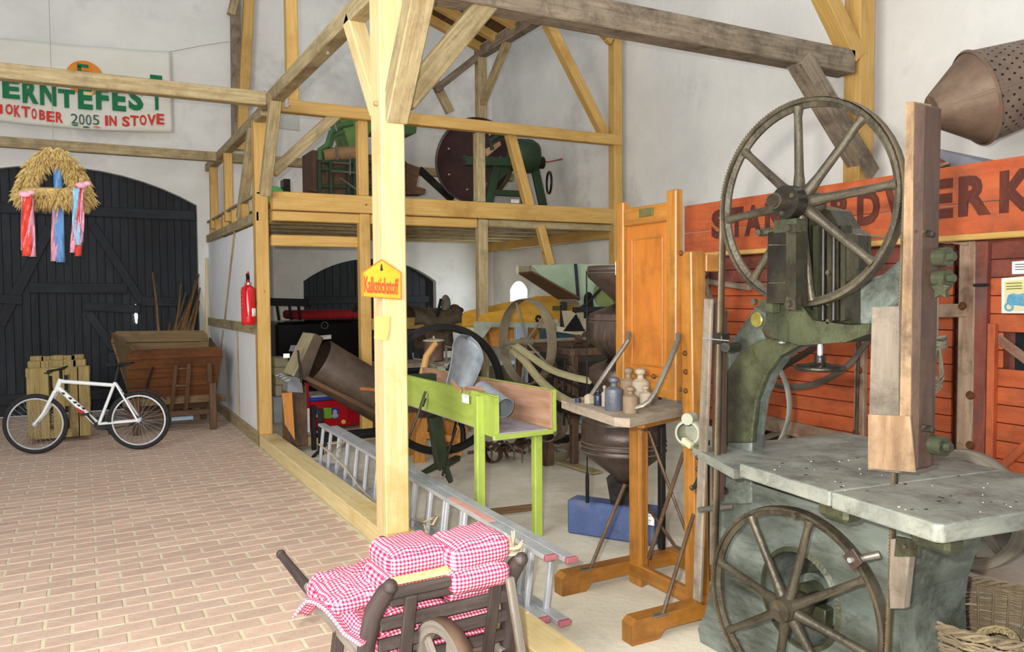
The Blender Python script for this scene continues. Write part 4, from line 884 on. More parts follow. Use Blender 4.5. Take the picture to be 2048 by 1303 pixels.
bk = P(868, 720, y=9.2); bt = P(868, 681, y=9.2); bkt = thing('lidded_bucket', 'brown cylindrical can with a pale lid seen through the flywheel', 'can', (bk.x, 9.2, bk.z-.02))
MB().lathe([(0, 0), (.12, 0), (.125, bt.z-bk.z), (0, bt.z-bk.z)], (bk.x, 9.2, bk.z), (0, 0, 1), 24).build('body', mat('can_brown', '#5c4437', '#6f5546', '#463329', scale=6, rough=.5), bkt)
MB().lathe([(0, .02), (.135, 0), (.135, -.015), (0, -.015)], (bk.x, 9.2, bt.z+.012), (0, 0, 1), 24).cyl((bk.x, 9.2, bt.z+.02), (bk.x, 9.2, bt.z+.06), .012, n=8).build('lid', cream, bkt, label='pale lid')
tbx = thing('work_bench', 'low dark bench behind the green trough holding a can and small iron fittings', 'bench', (4.0, 9.2, 0))
MB().box((bk.x-.15, 9.3, bk.z-.035), (1.15, .6, .05)).build('top', wood_old, tbx)
for x in (-.65, .35):
    for yy in (9.1, 9.55): MB().beam((bk.x+x, yy, 0), (bk.x+x, yy, bk.z-.06), .06, .06, up=(0, 1, 0)).build('leg', wood_dark, tbx)
MB().beam(P(818, 772, y=7.3), P(952, 768, y=7.3), .10, .12, up=(0, 0, 1)).build('timber', wood_old, None, 'dark brown timber lying behind the lime green trough', 'timber')
MB().tube([P(845, 748, y=7.2), P(853, 712, y=7.2), P(868, 690, y=7.2), P(873, 686, y=7.2)], [.035, .034, .030, .026], 10).build('curved_handle', mat('honey_wood', '#b98a4e', '#cfa366', '#a5763c', scale=3, grain=8, rough=.5), None, 'curved honey-coloured wooden handle seen through the flywheel', 'handle')
fit = MB()
for k in range(12):
    p = P(865+random.uniform(0, 40), 742+random.uniform(-12, 10), y=7.25); fit.tube([p, p+V((random.uniform(-.06, .06), 0, random.uniform(-.04, .05))), p+V((random.uniform(-.08, .08), .02, random.uniform(-.05, .05)))], .012, 6)
fit.tube([P(826, 705, y=7.4), P(827, 717, y=7.4), P(850, 720, y=7.4), P(878, 728, y=7.4)], .010, 6); fit.tube([P(890, 692, y=7.5), P(903, 695, y=7.5)], .010, 6); fit.tube([P(892, 695, y=7.5), P(893, 722, y=7.5), P(905, 725, y=7.5)], .012, 6)
fit.build('iron_fittings', mat('worn_iron', '#7c776c', '#9a9488', '#5a4c3e', scale=8, rough=.5, metal=.5), None, 'heap of small worn iron fittings beside the curved handle', 'iron parts', kind='stuff')
# ---------------------------------------------------------------- yellow winnowing machine
ochre = mat('ochre_paint', '#b5852c', '#c99a3c', '#a07426', scale=2.5, grain=6, rough=.5, bump=.1); lgrey = mat('light_grey_wood', '#8f9385', '#a5a998', '#7c7f70', scale=3, grain=6, rough=.7, bump=.15); bgrey = mat('blue_grey_wood', '#8b98a8', '#a0acba', '#7b8694', scale=3, grain=6, rough=.65, bump=.1)
win_ = thing('winnowing_mill', 'ochre yellow wooden winnowing mill on a grey frame near the back corner', 'machine', (5.3, 9.2, 0))
YW = 8.9
wp = lambda px, py, dy=0: P(px, py, y=YW+dy)
MB().poly3([wp(957, 662), wp(957, 640), wp(961, 631), wp(970, 626), wp(1100, 604), wp(1158, 610), wp(1158, 648), wp(990, 652)], .03, grain=(1, 0, 0)).build('side_panel', ochre, win_)
MB().poly3([wp(925, 662, .6), wp(925, 632, .6), wp(930, 624, .6), wp(938, 621, .6), wp(1075, 592, .6), wp(1150, 590, .6), wp(1158, 648, .6)], .03, grain=(1, 0, 0)).build('side_panel', ochre, win_)
MB().box((wp(941, 655, .25).x, YW+.28, wp(941, 655, .25).z), (.32, .5, .03)).build('tray', yel, win_)
MB().beam(wp(947, 648, -.05), wp(1120, 651, -.05), .05, .07).build('frame_beam', lgrey, win_)
MB().poly3([wp(950, 644, -.08), wp(990, 644, -.08), wp(961, 682, -.08), wp(950, 670, -.08)], .02).build('corner_plate', lgrey, win_)
a, b = wp(1042, 652, -.12), wp(1042, 770, -.12); MB().beam(a, V((a.x, a.y, 0)), .17, .06, up=(0, 1, 0)).build('leg', bgrey, win_)
a = wp(945, 655, .0); MB().beam(a, V((a.x, a.y, 0)), .09, .08, up=(0, 1, 0)).build('leg', cream, win_)
for px, dy in ((945, .6), (1140, .6), (1140, 0)): a = wp(px, 655, dy); MB().beam(a, V((a.x, a.y, 0)), .09, .08, up=(0, 1, 0)).build('leg', lgrey, win_)
MB().poly3([wp(975, 655, .05), wp(1120, 655, .05), wp(1108, 690, .05), wp(985, 692, .05)], .45, grain=(1, 0, 0)).build('lower_box', st_m, win_)
MB().beam(wp(1050, 745, -.1), wp(1082, 715, -.1), .06, .04, up=(0, 1, 0)).build('brace', bgrey, win_)
c = wp(1112, 616, -.02); label_card('maker_plate', c, (1, 0, 0), (0, 0, 1), .11, .06, 'small dark maker plate', win_, 2, m=mat('plate_olive', '#4a4a28', '#5c5a34', scale=6, rough=.5))
MB().lathe([(.03, 0), (.05, .02), (.02, .03)], wp(1075, 637, -.02), (0, -1, 0), 10).build('knob', blackiron, win_)
MB().box((wp(1102, 642).x, YW-.02, wp(1102, 642).z), (.2, .01, .05)).build('slot', cream, win_)
MB().poly3([wp(1118, 606, -.2), wp(1160, 608, -.2), wp(1160, 601, .3), wp(1125, 597, .3)], .02).build('top_board', wood_old, win_)
MB().box((wp(998, 706, .3).x+.1, YW+.4, .42), (.9, .5, .75)).build('drum_casing', mat('khaki_metal', '#4d4a3c', '#615d4c', '#3b372c', scale=4, rough=.6), win_)
# ---------------------------------------------------------------- pale green fan mill with hopper chute
pgreen = mat('pale_green', '#93a68c', '#a8b99e', '#7f9278', scale=2.5, rough=.6, bump=.12)
mill = thing('fan_mill', 'pale green fan mill with a chute, standing right of the ochre mill', 'machine', (5.9, 8.2, 0))
YG = 8.1
gp = lambda px, py, dy=0: P(px, py, y=YG+dy)
MB().poly3([gp(1146, 528), gp(1240, 528), gp(1240, 616), gp(1168, 617), gp(1155, 600)], .03).build('side_panel', pgreen, mill)
a = gp(1200, 620); MB().beam(gp(1147, 619, -.04), gp(1235, 617, -.04), .06, .06).build('band', black_wood, mill)
cf = gp(1212, 588, -.02); MB().lathe([(.20, 0), (.21, .012), (.195, .015)], cf, (0, -1, 0), 36).build('fan_ring', pgreen, mill, solid=.004)
MB().cyl(cf, cf+V((0, -.006, 0)), .165, n=32).build('fan_opening', mat('olive_dark', '#6d7a46', '#7c8a52', scale=5, rough=.7), mill, label='olive round fan cover')
mb = MB(); mb.prism([(-.065, -.2), (.065, -.2), (.065, .03)]+[(.065*math.cos(t), .03+.09*math.sin(t)) for t in [PI*k/8 for k in range(9)]]+[(-.065, .03)], gp(1177, 603, -.03), (1, 0, 0), (0, 0, 1), .01); mb.build('opening_shade', black_metal, mill)  # flat black shape stands in for the shade inside the opening
MB().tube([gp(1202, 577, -.05), gp(1175, 605, -.05), gp(1150, 624, -.05)], .018, 6).build('crank_rod', blackiron, mill)
ch_ = [gp(1037, 532, .15), gp(1062, 531, .55), gp(1062, 545, .55), gp(1037, 547, .15)]
MB().poly3(ch_, .03).build('chute_end', cream, mill)
MB().poly3([gp(1037, 547, .12), gp(1065, 545, -.3), gp(1160, 598, -.3), gp(1115, 598, .12)], .02, grain=(1, 0, -.5)).build('chute_floor', wood_dark, mill, label='brown underside of the chute')
MB().poly3([gp(1062, 530, .5), gp(1150, 528, .5), gp(1158, 592, .5), gp(1085, 555, .5)], .02).build('chute_side', pgreen, mill)
MB().beam(gp(1151, 527, -.05), gp(1157, 600, -.05), .035, .03, up=(0, 1, 0)).build('edge_strip', black_wood, mill)
a, b = gp(1085, 600, .1), gp(1240, 900)
for x in (5.45, 6.15):
    for yy in (8.12, 8.7): MB().beam((x, yy, 0), (x, yy, 1.6), .07, .07, up=(0, 1, 0)).build('leg', black_wood, mill)
MB().poly3([gp(1158, 622), gp(1230, 622), gp(1230, 700), gp(1170, 690)], .4).build('lower_panel', cream, mill)
MB().poly3([gp(1085, 640, -.1), gp(1102, 622, -.1), gp(1145, 660, -.1), gp(1100, 664, -.1)], .02).build('dark_plate', black_metal, mill) if False else None
MB().poly3([gp(1128, 662, -.12), gp(1153, 628, -.12), gp(1170, 662, -.12)], .02).build('triangular_hood', black_metal, mill, label='black triangular hood')
MB().poly3([gp(1115, 652, -.1), gp(1172, 662, -.1), gp(1172, 672, -.1), gp(1115, 663, -.1)], .03).build('slanted_rail', cream, mill)
teal = mat('teal_metal', '#24404c', '#2f5262', '#17262c', scale=4, rough=.5, bump=.2)
MB().box((gp(1142, 690, -.05).x, YG+.15, gp(1142, 692).z), (.42, .4, .40)).build('motor_box', teal, mill)
# ---------------------------------------------------------------- belt pulley wheel and axle with belts
rust = mat('rusty_iron', '#4b3a2e', '#67503e', '#2e231b', scale=5, rough=.6, bump=.2, metal=.2); dusty = mat('dusty_iron', '#6f6552', '#8a7e66', '#4a3f32', scale=5, rough=.75, bump=.2)
dm = thing('threshing_drive', 'dark drive frame with a large belt pulley wheel and two slack pale belts', 'machine', (4.2, 7.1, 0))
wc = V((4.0, 7.10, 1.22)); wax = V((1, .10, 0)).normalized()
MB().lathe([(.44, -.055), (.447, 0), (.44, .055), (.432, .055), (.436, 0), (.432, -.055)], wc, wax, 60, closed=True).build('pulley_rim', dusty, dm)
sp = MB(); sp.cyl(wc-wax*.06, wc+wax*.06, .045, n=16)
for k in range(5):
    a = 2*PI*k/5+1.15; d = V((-.10*math.cos(a), math.cos(a), math.sin(a))); sp.tube([wc+d*.03, wc+d*.435], .013, 6)
sp.build('pulley_spokes', dusty, dm)
MB().cyl(wc-wax*.22, wc+wax*.95, .022, n=12).cyl(wc-wax*.12, wc-wax*.04, .03, n=12).build('axle', dusty, dm)
MB().cyl(wc+wax*.78, wc+wax*.9, .08, n=20).cyl(wc+wax*.62, wc+wax*.70, .05, n=16).build('bearing', rust, dm)
beltm = mat('belt_canvas', '#9a9068', '#b0a67e', '#877c58', scale=6, grain=4, rough=.85, bump=.1)
def strip(pts, w, wd, m, par, name='belt', th=.006):
    pts = [V(p) for p in pts]; wd = V(wd).normalized()
    def fn(u, v):
        t = v*(len(pts)-1); i = min(int(t), len(pts)-2); f = t-i
        p0, p1, p2, p3 = pts[max(i-1, 0)], pts[i], pts[i+1], pts[min(i+2, len(pts)-1)]
        p = .5*((2*p1)+(-p0+p2)*f+(2*p0-5*p1+4*p2-p3)*f*f+(-p0+3*p1-3*p2+p3)*f**3); return p+wd*(u-.5)*w
    return MB().grid(fn, 1, 30).build(name, m, par, solid=th)
strip([P(1018, 681, x=3.86), P(1045, 700, x=3.85), P(1095, 735, x=3.85), P(1140, 752, x=3.85), P(1185, 762, x=3.85)], .07, (1, 0, .9), beltm, dm)
strip([P(1022, 696, x=3.86), P(1050, 722, x=3.82), P(1080, 760, x=3.80), P(1120, 793, x=3.80), P(1175, 818, x=3.80)], .08, (1, 0, .9), beltm, dm)
for (x, y) in ((4.25, 6.6), (4.25, 7.7), (4.95, 6.6), (4.95, 7.7)): MB().beam((x, y, .0), (x, y, 1.15), .07, .07, up=(0, 1, 0)).build('frame_post', rust, dm)
for y in (6.6, 7.7):
    for z_ in (1.13, .45): MB().beam((4.2, y, z_), (5.0, y, z_), .06, .07).build('frame_rail', rust, dm)
for x in (4.25, 4.95):
    for z_ in (1.13, .6): MB().beam((x, 6.55, z_), (x, 7.75, z_), .06, .06).build('frame_rail', rust, dm)
MB().box((4.6, 7.15, .78), (.6, .95, .55), ch=.03).build('casing', mat('casing_dark', '#201d1a', '#332d27', '#17140f', scale=5, rough=.6), dm)
gm = MB()
for k, (px, py, r) in enumerate(((1100, 735, .10), (1125, 770, .12), (1085, 790, .09), (1140, 745, .07), (1110, 800, .08), (1145, 815, .09))):
    c = P(px, py, x=4.15); gm.lathe([(r, -.02), (r, .02), (r*.85, .02), (r*.85, -.02)], c, (1, .1, 0), 22, closed=True)
    for j in range(4): a = PI*j/4; gm.tube([c+V((0, math.cos(a), math.sin(a)))*r*.9, c-V((0, math.cos(a), math.sin(a)))*r*.9], .008, 4)
    gm.cyl(c-V((.05, 0, 0)), c+V((.06, 0, 0)), .02, n=8)
gm.build('gear_wheels', rust, dm, kind='stuff')
rd_ = MB()
for a, b in (((1075, 735), (1160, 775)), ((1065, 760), (1165, 800)), ((1090, 720), (1090, 860)), ((1130, 720), (1128, 850)), ((1070, 810), (1160, 830)), ((1120, 735), (1170, 765))): rd_.tube([P(*a, x=4.12), P(*b, x=4.12)], .014, 6)
rd_.build('linkage_rods', dark_steel, dm, kind='stuff')
# drum pulley and hoop on the floor
hp = thing('drum_pulley', 'wide rusty drum pulley standing on the floor right of the green trough', 'pulley', (4.1, 6.6, 0))
c = P(1100, 850, x=4.05); MB().lathe([(.155, -.09), (.16, 0), (.155, .09), (.145, .09), (.15, 0), (.145, -.09)], V((4.05, c.y, c.z)), (1, .45, 0), 32, closed=True).build('drum', dusty, hp)
MB().beam((4.05, c.y+.05, 0), (4.05, c.y+.05, c.z), .10, .08, up=(0, 1, 0)).build('stand', rust, hp)
c = P(1105, 893, z=.12); MB().lathe([(.20, -.04), (.20, .04), (.193, .04), (.193, -.04)], c, (.15, -.35, 1), 40, closed=True).tube([c+V((-.19, 0, .03)), c+V((.19, 0, -.03))], .01, 6).tube([c+V((0, -.18, -.05)), c+V((0, .18, .05))], .01, 6).build('iron_hoop', dusty, None, 'spoked iron hoop wheel lying on the concrete right of the green trough legs', 'wheel', kind=None)
# plough and cultivator parts under the trough
cul = thing('cultivator', 'rusty cultivator frame with tines lying on the concrete under the green trough', 'plough', (3.7, 6.6, 0))
cp = lambda px, py, z: P(px, py, z=z)
MB().tube([cp(935, 905, .10), cp(1000, 895, .14), cp(1060, 880, .16)], .018, 6).tube([cp(955, 880, .15), cp(1050, 905, .08)], .016, 6).tube([cp(1000, 870, .2), cp(1015, 915, .05)], .016, 6).build('frame_bar', rust, cul, kind='stuff')
tm = MB()
for k in range(9):
    p = cp(940+k*15, 895+random.uniform(-12, 10), .12); tm.tube([p, p+V((.05, -.05, .08)), p+V((.1, -.12, .02)), p+V((.08, -.16, -.09))], [.012, .012, .012, .006], 5)
tm.build('tine', rust, cul, kind='stuff')
MB().grid(lambda u, v: cp(990+40*u, 903-18*v*math.sin(PI*u*.9+.2), .06+.14*v*v), 8, 6).build('ploughshare', mat('share', '#6b6658', '#857f6e', '#4c4436', scale=6, rough=.5, metal=.4), cul, solid=.008)
MB().lathe([(.10, -.04), (.10, .04), (.09, .04), (.09, -.04)], cp(985, 905, .10), (1, .6, 0), 24, closed=True).build('depth_wheel', rust, cul)
MB().beam(cp(1046, 905, .0)+V((0, 0, .11)), cp(1064, 905, .0)+V((0, 0, .11)), .06, .03).build('bracket', blackiron, cul)
MB().poly3([P(1135, 850, x=4.3), P(1162, 822, x=4.3), P(1180, 835, x=4.3), P(1170, 845, x=4.3)], .02).build('blade_guard', mat('pale_blue_metal', '#94a3a8', '#a9b7bb', '#7d8a8e', scale=6, rough=.5), dm, label='pale blue metal flap')
MB().box(P(1145, 875, x=4.35)+V((0, 0, 0)), (.5, .15, .05)).build('cross_bar', blackiron, dm)
a, b = P(1120, 922, z=.02), P(1195, 945, z=.02); MB().beam(a, b, .13, .02).build('lettered_board', mat('board_tan', '#8a7a58', '#a09069', '#76674a', scale=4, grain=6, rough=.85), None, 'flat tan strip with worn lettering lying on the concrete behind the funnels', 'board')
# ---------------------------------------------------------------- spiral funnel grain separator
tinb = mat('tin_brown', '#3c302a', '#4f4038', '#2a211c', scale=4, rough=.4, metal=.3, bump=.15, dirt=.6); tinl = mat('tin_rib', '#6a5e58', '#7f736c', '#4e433d', scale=6, rough=.3, metal=.5, bump=.05)
S0 = V((3.20, 4.47, 0))+RT*.07; S0.z = 0; spd = thing('funnel_separator', 'brown tin grain separator of stacked funnels on a blue plank behind the scale', 'machine', S0)
zz = lambda y: EYE-(y-583)*.00343
def fun(prof, name='funnel', n=40, m=tinb, dx=0, **k): return MB().lathe([(r, z) for r, z in prof], S0+V((dx, 0, 0)), (0, 0, 1), n).build(name, m, spd, solid=.004, **k)
fun([(.240, zz(531)), (.243, zz(536)), (.236, zz(538)), (.243, zz(542)), (.236, zz(545)), (.243, zz(549)), (.238, zz(553)), (.07, zz(598)), (.06, zz(604)), (.065, zz(612))])
fun([(.06, zz(606)), (.20, zz(622)), (.235, zz(626)), (.24, zz(635)), (.232, zz(637)), (.24, zz(641)), (.24, zz(672)), (.225, zz(684)), (.09, zz(722))], n=8)
fun([(.07, zz(715)), (.20, zz(728)), (.235, zz(735)), (.232, zz(742)), (.238, zz(748)), (.235, zz(755)), (.14, zz(790)), (.08, zz(806))])
fun([(.08, zz(800)), (.26, zz(835)), (.285, zz(845))], label='upper cone of the basin')
fun([(.285, zz(842)), (.29, zz(878)), (.282, zz(882)), (.29, zz(888)), (.282, zz(892)), (.29, zz(898)), (.285, zz(903)), (.07, zz(952)), (.05, zz(965))])
for k, y in enumerate((538, 545)): MB().lathe([(.246, -.004), (.250, 0), (.246, .004)], S0+V((0, 0, zz(y))), (0, 0, 1), 40).build('rib', tinl, spd)
for y in (636, 642): MB().lathe([(.243, -.004), (.248, 0), (.243, .004)], S0+V((0, 0, zz(y))), (0, 0, 1), 8).build('rib', tinl, spd)
for y in (880, 888, 898): MB().lathe([(.291, -.005), (.297, 0), (.291, .005)], S0+V((0, 0, zz(y))), (0, 0, 1), 40).build('rib', tinl, spd)
for dxy in ((RT*-.25), (RT*.25)):
    b0 = S0+V((dxy.x, dxy.y, 0)); MB().tube([b0+V((0, 0, zz(540))), b0+V((0, 0, zz(945)))], .005, 5).tube([b0+V((0, 0, zz(940))), b0+V((0, 0, zz(955))), b0+V((0, 0, .27))], [.006, .014, .013], 8).build('tie_rod', blackiron, spd)
MB().prism([(-.10, 0), (-.13, .18), (-.02, .30), (.10, .34), (.14, .27), (.10, .20), (.15, .12), (.08, 0)], S0+V((0, -.02, .26)), RT, (0, 0, 1), .02).build('iron_foot', blackiron, spd)
MB().prism([(0, 0), (.03, 0), (.02, .75), (0, .75)], S0+RT*.24+V((0, .0, .25)), RT, (0, 0, 1), .02).build('support_bar', blackiron, spd)
bl_m = mat('blue_plank', '#39486f', '#4a5a84', '#6f6f74', scale=3, rough=.7, bump=.3); bp0, bp1 = P(1145, 1070, z=0), P(1320, 1098, z=0); bdir = (bp1-bp0); mid = (bp0+bp1)/2+V((.06, .08, .115))
MB().beam(bp0+V((.06, .10, .125)), bp1+V((.06, .10, .125)), .16, .245, ch=.012).build('base_plank', bl_m, spd)
fr_ = RT
label_card('label', S0+V((0, 0, zz(541)))-FW*.26+RT*-.03, RT, (0, 0, 1), .115, .085, 'white printed card on the top funnel', spd, 4)
bd_ = bdir.normalized(); label_card('label', (bp0+(bp1-bp0)*.83)+V((.02, -.0, .20))-V((-bd_.y, bd_.x, 0))*0+V((bd_.y, -bd_.x, 0))*.0+V((-.03, -.03, 0)), bd_, (0, 0, 1), .115, .075, 'white printed card on the blue plank', spd, 4)
# ---------------------------------------------------------------- sack scale: orange wooden frame with platform
sw = mat('scale_wood', '#8a5a20', '#a36d2b', '#754818', scale=2.2, grain=12, rough=.38, bump=.1, spec=.5, dirt=.35); swp = mat('scale_panel', '#9a5a1e', '#aa6726', '#8e511b', scale=2.5, grain=6, rough=.4, bump=.05, spec=.5, dirt=.3)
sca = thing('sack_scale', 'orange wooden platform sack scale with a tall panelled back', 'scale', (2.9, 3.6, 0))
XP = 2.80
xp = lambda px, py, dx=0: P(px, py, x=XP+dx)
def post(name, a, b, w, h, m=sw): return MB().beam(a, b, w, h, up=(1, 0, 0), ch=.006).build(name, m, sca)
MB().beam((2.855, 3.735, .0), (2.855, 3.735, 1.07), .07, .10, up=(0, 1, 0)).build('front_post', sw, sca)
MB().beam((2.835, 3.68, .0), (2.835, 3.68, 1.04), .025, .02, up=(0, 1, 0)).build('moulding', sw, sca)
MB().beam((2.835, 3.20, .0), (2.835, 3.245, 1.93), .10, .085, up=(0, 1, 0)).build('front_post', sw, sca)
MB().beam((2.83, 3.84, 1.06), (2.83, 3.84, 1.92), .09, .055, up=(0, 1, 0)).build('outer_post', sw, sca)
XB = 2.775
def pz(px, py): return P(px, py, x=XB)
tL, tR = pz(1250, 408), pz(1353, 392)
MB().beam((XB, 3.775, 1.06), (XB, 3.775, tL.z+.01), .05, .065, up=(0, 1, 0)).build('stile', sw, sca)
MB().beam((XB, 3.32, 1.14), (XB, 3.32, tL.z+.03), .05, .08, up=(0, 1, 0)).build('stile', sw, sca)
for z, h in ((tL.z-.08, .10), (1.20, .11)): MB().beam((XB, 3.75, z), (XB, 3.34, z), .04, h).build('rail', sw, sca)
MB().box((XB+.015, 3.545, 1.66), (.02, .42, .98), ch=.003).build('panel', swp, sca)
mo = MB()
for a, b in (((3.69, 2.02), (3.42, 2.02)), ((3.69, 1.31), (3.42, 1.31)), ((3.69, 2.02), (3.69, 1.31)), ((3.42, 2.02), (3.42, 1.31))): mo.beam((XB+.003, a[0], a[1]), (XB+.003, b[0], b[1]), .008, .012, up=(1, 0, 0))
mo.build('panel_moulding', sw, sca)
MB().box((XB-.026, 3.53, tL.z-.07), (.006, .12, .045)).build('maker_plate', mat('plate_olive', '#4a4a28'), sca)
bolt_m = mat('bolt_brown', '#5d3a22', '#7a5030', scale=9, rough=.45, metal=.4)
for px, py in ((1242, 514), (1363, 506), (1243, 690), (1243, 723), (1371, 706), (1372, 743), (1372, 781), (1360, 778), (1308, 752)):
    p = P(px, py, x=XB-.026 if 1250 < px < 1355 else 2.785); MB().lathe([(0, .016), (.008, .014), (.014, .006), (.015, 0)], p, (-1, 0, 0), 12).build('bolt', bolt_m, sca)
MB().box((2.93, 3.235, 1.87), (.10, .09, .09)).build('end_block', sw, sca)
# platform
ZP = 1.10
pF, pL, pR = P(1250, 838, z=ZP), P(1123, 800, z=ZP), P(1378, 812, z=ZP); pB = pL+pR-pF
plm = mat('platform_wood', '#8b7e6d', '#a89b88', '#6f6251', scale=3, grain=7, rough=.85, bump=.5, dirt=.4)
pts = [pL, pL.lerp(pF, .5)+V((-.012, 0, 0)), pF.lerp(pL, .12)+V((-.02, -.01, 0)), pF.lerp(pR, .06)+V((0, -.005, 0)), pR, pB, pL.lerp(pB, .3)]
MB().poly3(pts, .045, grain=pL-pF, dirn=(0, 0, -1)).build('platform', plm, sca)
n_ = MB(); n_.beam(pF.lerp(pR, .3)+V((0, .05, -.06)), pR+V((-.03, .05, -.06)), .05, .03); n_.beam(pF.lerp(pL, .2)+V((.1, 0, -.06)), pL+V((.08, 0, -.06)), .04, .03); n_.build('batten', sw, sca)
rodm = mat('rod_brown', '#4c3a2a', '#66503a', '#7c7468', scale=7, rough=.5, metal=.3)
def rod(pts, r=.011, name='rod', lab=None): return MB().tube(pts, r, 8).build(name, rodm, sca, label=lab)
steelrod = mat('steel_rod', '#6d6860', '#8a857b', '#4f463c', scale=6, rough=.4, metal=.6)
MB().tube([P(1257, 664, x=2.745), P(1256, 680, x=2.72), P(1240, 704, x=2.68), P(1205, 755, x=2.58), P(1184, 787, x=2.52), P(1178, 800, x=2.50)], .013, 8).build('support_arm', steelrod, sca)
MB().tube([P(1356, 667, x=2.745), P(1356, 680, x=2.72), P(1338, 725, x=2.65), P(1310, 785, x=2.56), P(1298, 802, x=2.53), P(1285, 811, x=2.50), P(1270, 815, x=2.47)], .013, 8).build('support_arm', steelrod, sca)
# feet
def foot(y, x0, x1):
    pts = [(x0, 0), (x0, .10), (x0+.03, .125), (x1, .13), (x1, .05), (x0+.20, .045), (x0+.16, 0)]
    MB().prism(pts, (0, y, 0), (1, 0, 0), (0, 0, 1), .085).build('foot', sw, sca)
foot(3.82, 2.35, 3.25); foot(3.115, 2.31, 3.15)
MB().beam((2.84, 3.78, .085), (2.84, 3.16, .085), .045, .085).build('stretcher', sw, sca)
MB().beam((3.15, 3.82, .10), (3.15, 3.12, .10), .05, .08).build('stretcher', sw, sca)
rod([P(1250, 968, x=2.80), P(1180, 1137, z=.135)], .011); rod([P(1387, 1028, x=2.79), P(1325, 1228, z=.135)], .011)
for px, py in ((1180, 1137), (1325, 1228)): q0 = P(px, py, z=.135); MB().box(q0+V((-.02, 0, .003)), (.08, .035, .008)).build('rod_foot', steelrod, sca)
rod([P(1276, 985, x=2.95), P(1350, 1092, x=3.12), P(1362, 1098, x=3.13)], .010); rod([P(1290, 843, x=2.9), P(1330, 950, x=2.97), P(1372, 1062, x=3.05)], .010); rod([P(1367, 905, x=2.95), P(1335, 1000, x=2.9), P(1297, 1116, x=2.86)], .012)
MB().beam((3.12, 3.85, .13), (3.12, 3.85, 1.04), .04, .04, up=(0, 1, 0)).build('rear_post', blackiron, sca)
# ---------------------------------------------------------------- weights on the platform
wm = {'blue': mat('weight_bluegrey', '#474b52', '#5f636b', '#383b42', scale=7, rough=.5, bump=.2, metal=.2), 'tan': mat('weight_tan', '#6c5943', '#84705a', '#584634', scale=7, rough=.75, bump=.2), 'pale': mat('weight_pale', '#8f836f', '#a89b86', '#6f634f', scale=7, rough=.85, bump=.35), 'dark': mat('weight_dark', '#1e2236', '#2c314a', '#141724', scale=7, rough=.35, bump=.1), 'dusty': mat('weight_dusty', '#83766d', '#9c8f86', '#6c5f55', scale=7, rough=.8, bump=.25)}
def weight(px, py, w, h, kind, label):
    b = P(px, py, z=ZP+.001); s = depth(b)/FPX; r = w/2*s; hh = h*s
    t = thing('scale_weight', label, 'weight', b, group='cast iron weights on the scale platform')
    MB().lathe([(0, 0), (r*.96, 0), (r, .004), (r, hh*.60), (r*.97, hh*.635), (r*.62, hh*.69), (r*.36, hh*.73), (r*.34, hh*.80), (r*.40, hh*.83)], b, (0, 0, 1), 28).build('body', wm[kind], t)
    MB().lathe([(r*.38, hh*.82), (r*.56, hh*.86), (r*.60, hh*.915), (r*.54, hh*.965), (r*.30, hh), (0, hh)], b, (0, 0, 1), 24).build('knob', wm[kind], t)
weight(1281, 807, 37, 71, 'pale', 'pale crusted tall weight, rearmost left of the two big knobbed ones at the back')
weight(1257, 806, 33, 72, 'tan', 'tan crusted tall weight at the back just behind the big blue-grey one')
weight(1228, 819, 37, 66, 'blue', 'big blue-grey iron weight at the front of the platform')
weight(1261, 825, 31, 53, 'tan', 'medium tan weight standing frontmost on the platform edge')
weight(1291, 811, 25, 40, 'pale', 'small pale weight at the right foot of the curved iron arm')
weight(1277, 806, 21, 46, 'dusty', 'small dusty weight between the front tan and the right pale one')
weight(1266, 803, 18, 38, 'dusty', 'small dusty weight tucked behind the front tan weight')
weight(1196, 810, 17, 31, 'dark', 'small dark blue-black weight left of the big blue-grey one')
weight(1209, 812, 12, 42, 'dusty', 'thin grey weight touching the left side of the big blue-grey one')
weight(1243, 806, 14, 45, 'blue', 'small grey weight peeping out behind the big blue-grey one')
b = P(1156, 804, z=ZP+.001); MB().cyl(b, b+V((0, 0, .024)), .017, n=20).build('disc_weight', wm['dark'], None, 'tiny flat black disc weight near the left tip of the platform', 'weight', 'cast iron weights on the scale platform')
b = P(1178, 806, z=ZP+.001); MB().lathe([(.027, 0), (.029, .004), (.029, .040), (.012, .052), (0, .054)], b, (0, 0, 1), 6, smooth=False).build('hexagonal_weight', wm['pale'], None, 'pale six-sided block weight where the left iron arm meets the platform', 'weight', 'cast iron weights on the scale platform')
# ================================================================ band saw
cast = mat('cast_greygreen', '#49504a', '#79817a', '#3f3f2f', scale=3.6, rough=.45, bump=.3, metal=.2, fine=40, dirt=.8); castd = mat('cast_olive', '#34372a', '#50543c', '#27251e', scale=4, rough=.4, bump=.3, metal=.2, dirt=.8)
wheelm = mat('wheel_iron', '#3a352c', '#5c5545', '#2a241c', scale=5, rough=.42, bump=.25, metal=.35, dirt=.9); tabm = mat('saw_table', '#6e716b', '#92948a', '#57574c', scale=3.5, rough=.5, bump=.2, metal=.1, dirt=.6)
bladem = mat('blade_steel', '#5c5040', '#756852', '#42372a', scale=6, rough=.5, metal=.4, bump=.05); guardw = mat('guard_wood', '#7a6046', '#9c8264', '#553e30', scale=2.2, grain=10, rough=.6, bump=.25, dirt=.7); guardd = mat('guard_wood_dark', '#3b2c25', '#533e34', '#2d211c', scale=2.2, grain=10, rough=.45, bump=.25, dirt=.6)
guardg = mat('guard_wood_grey', '#6c6256', '#857a6d', '#564b42', scale=2.2, grain=10, rough=.7, bump=.25, dirt=.6); oil = mat('oily_black', '#1d1b18', '#302d26', '#45402f', scale=6, rough=.28, bump=.2, metal=.3)
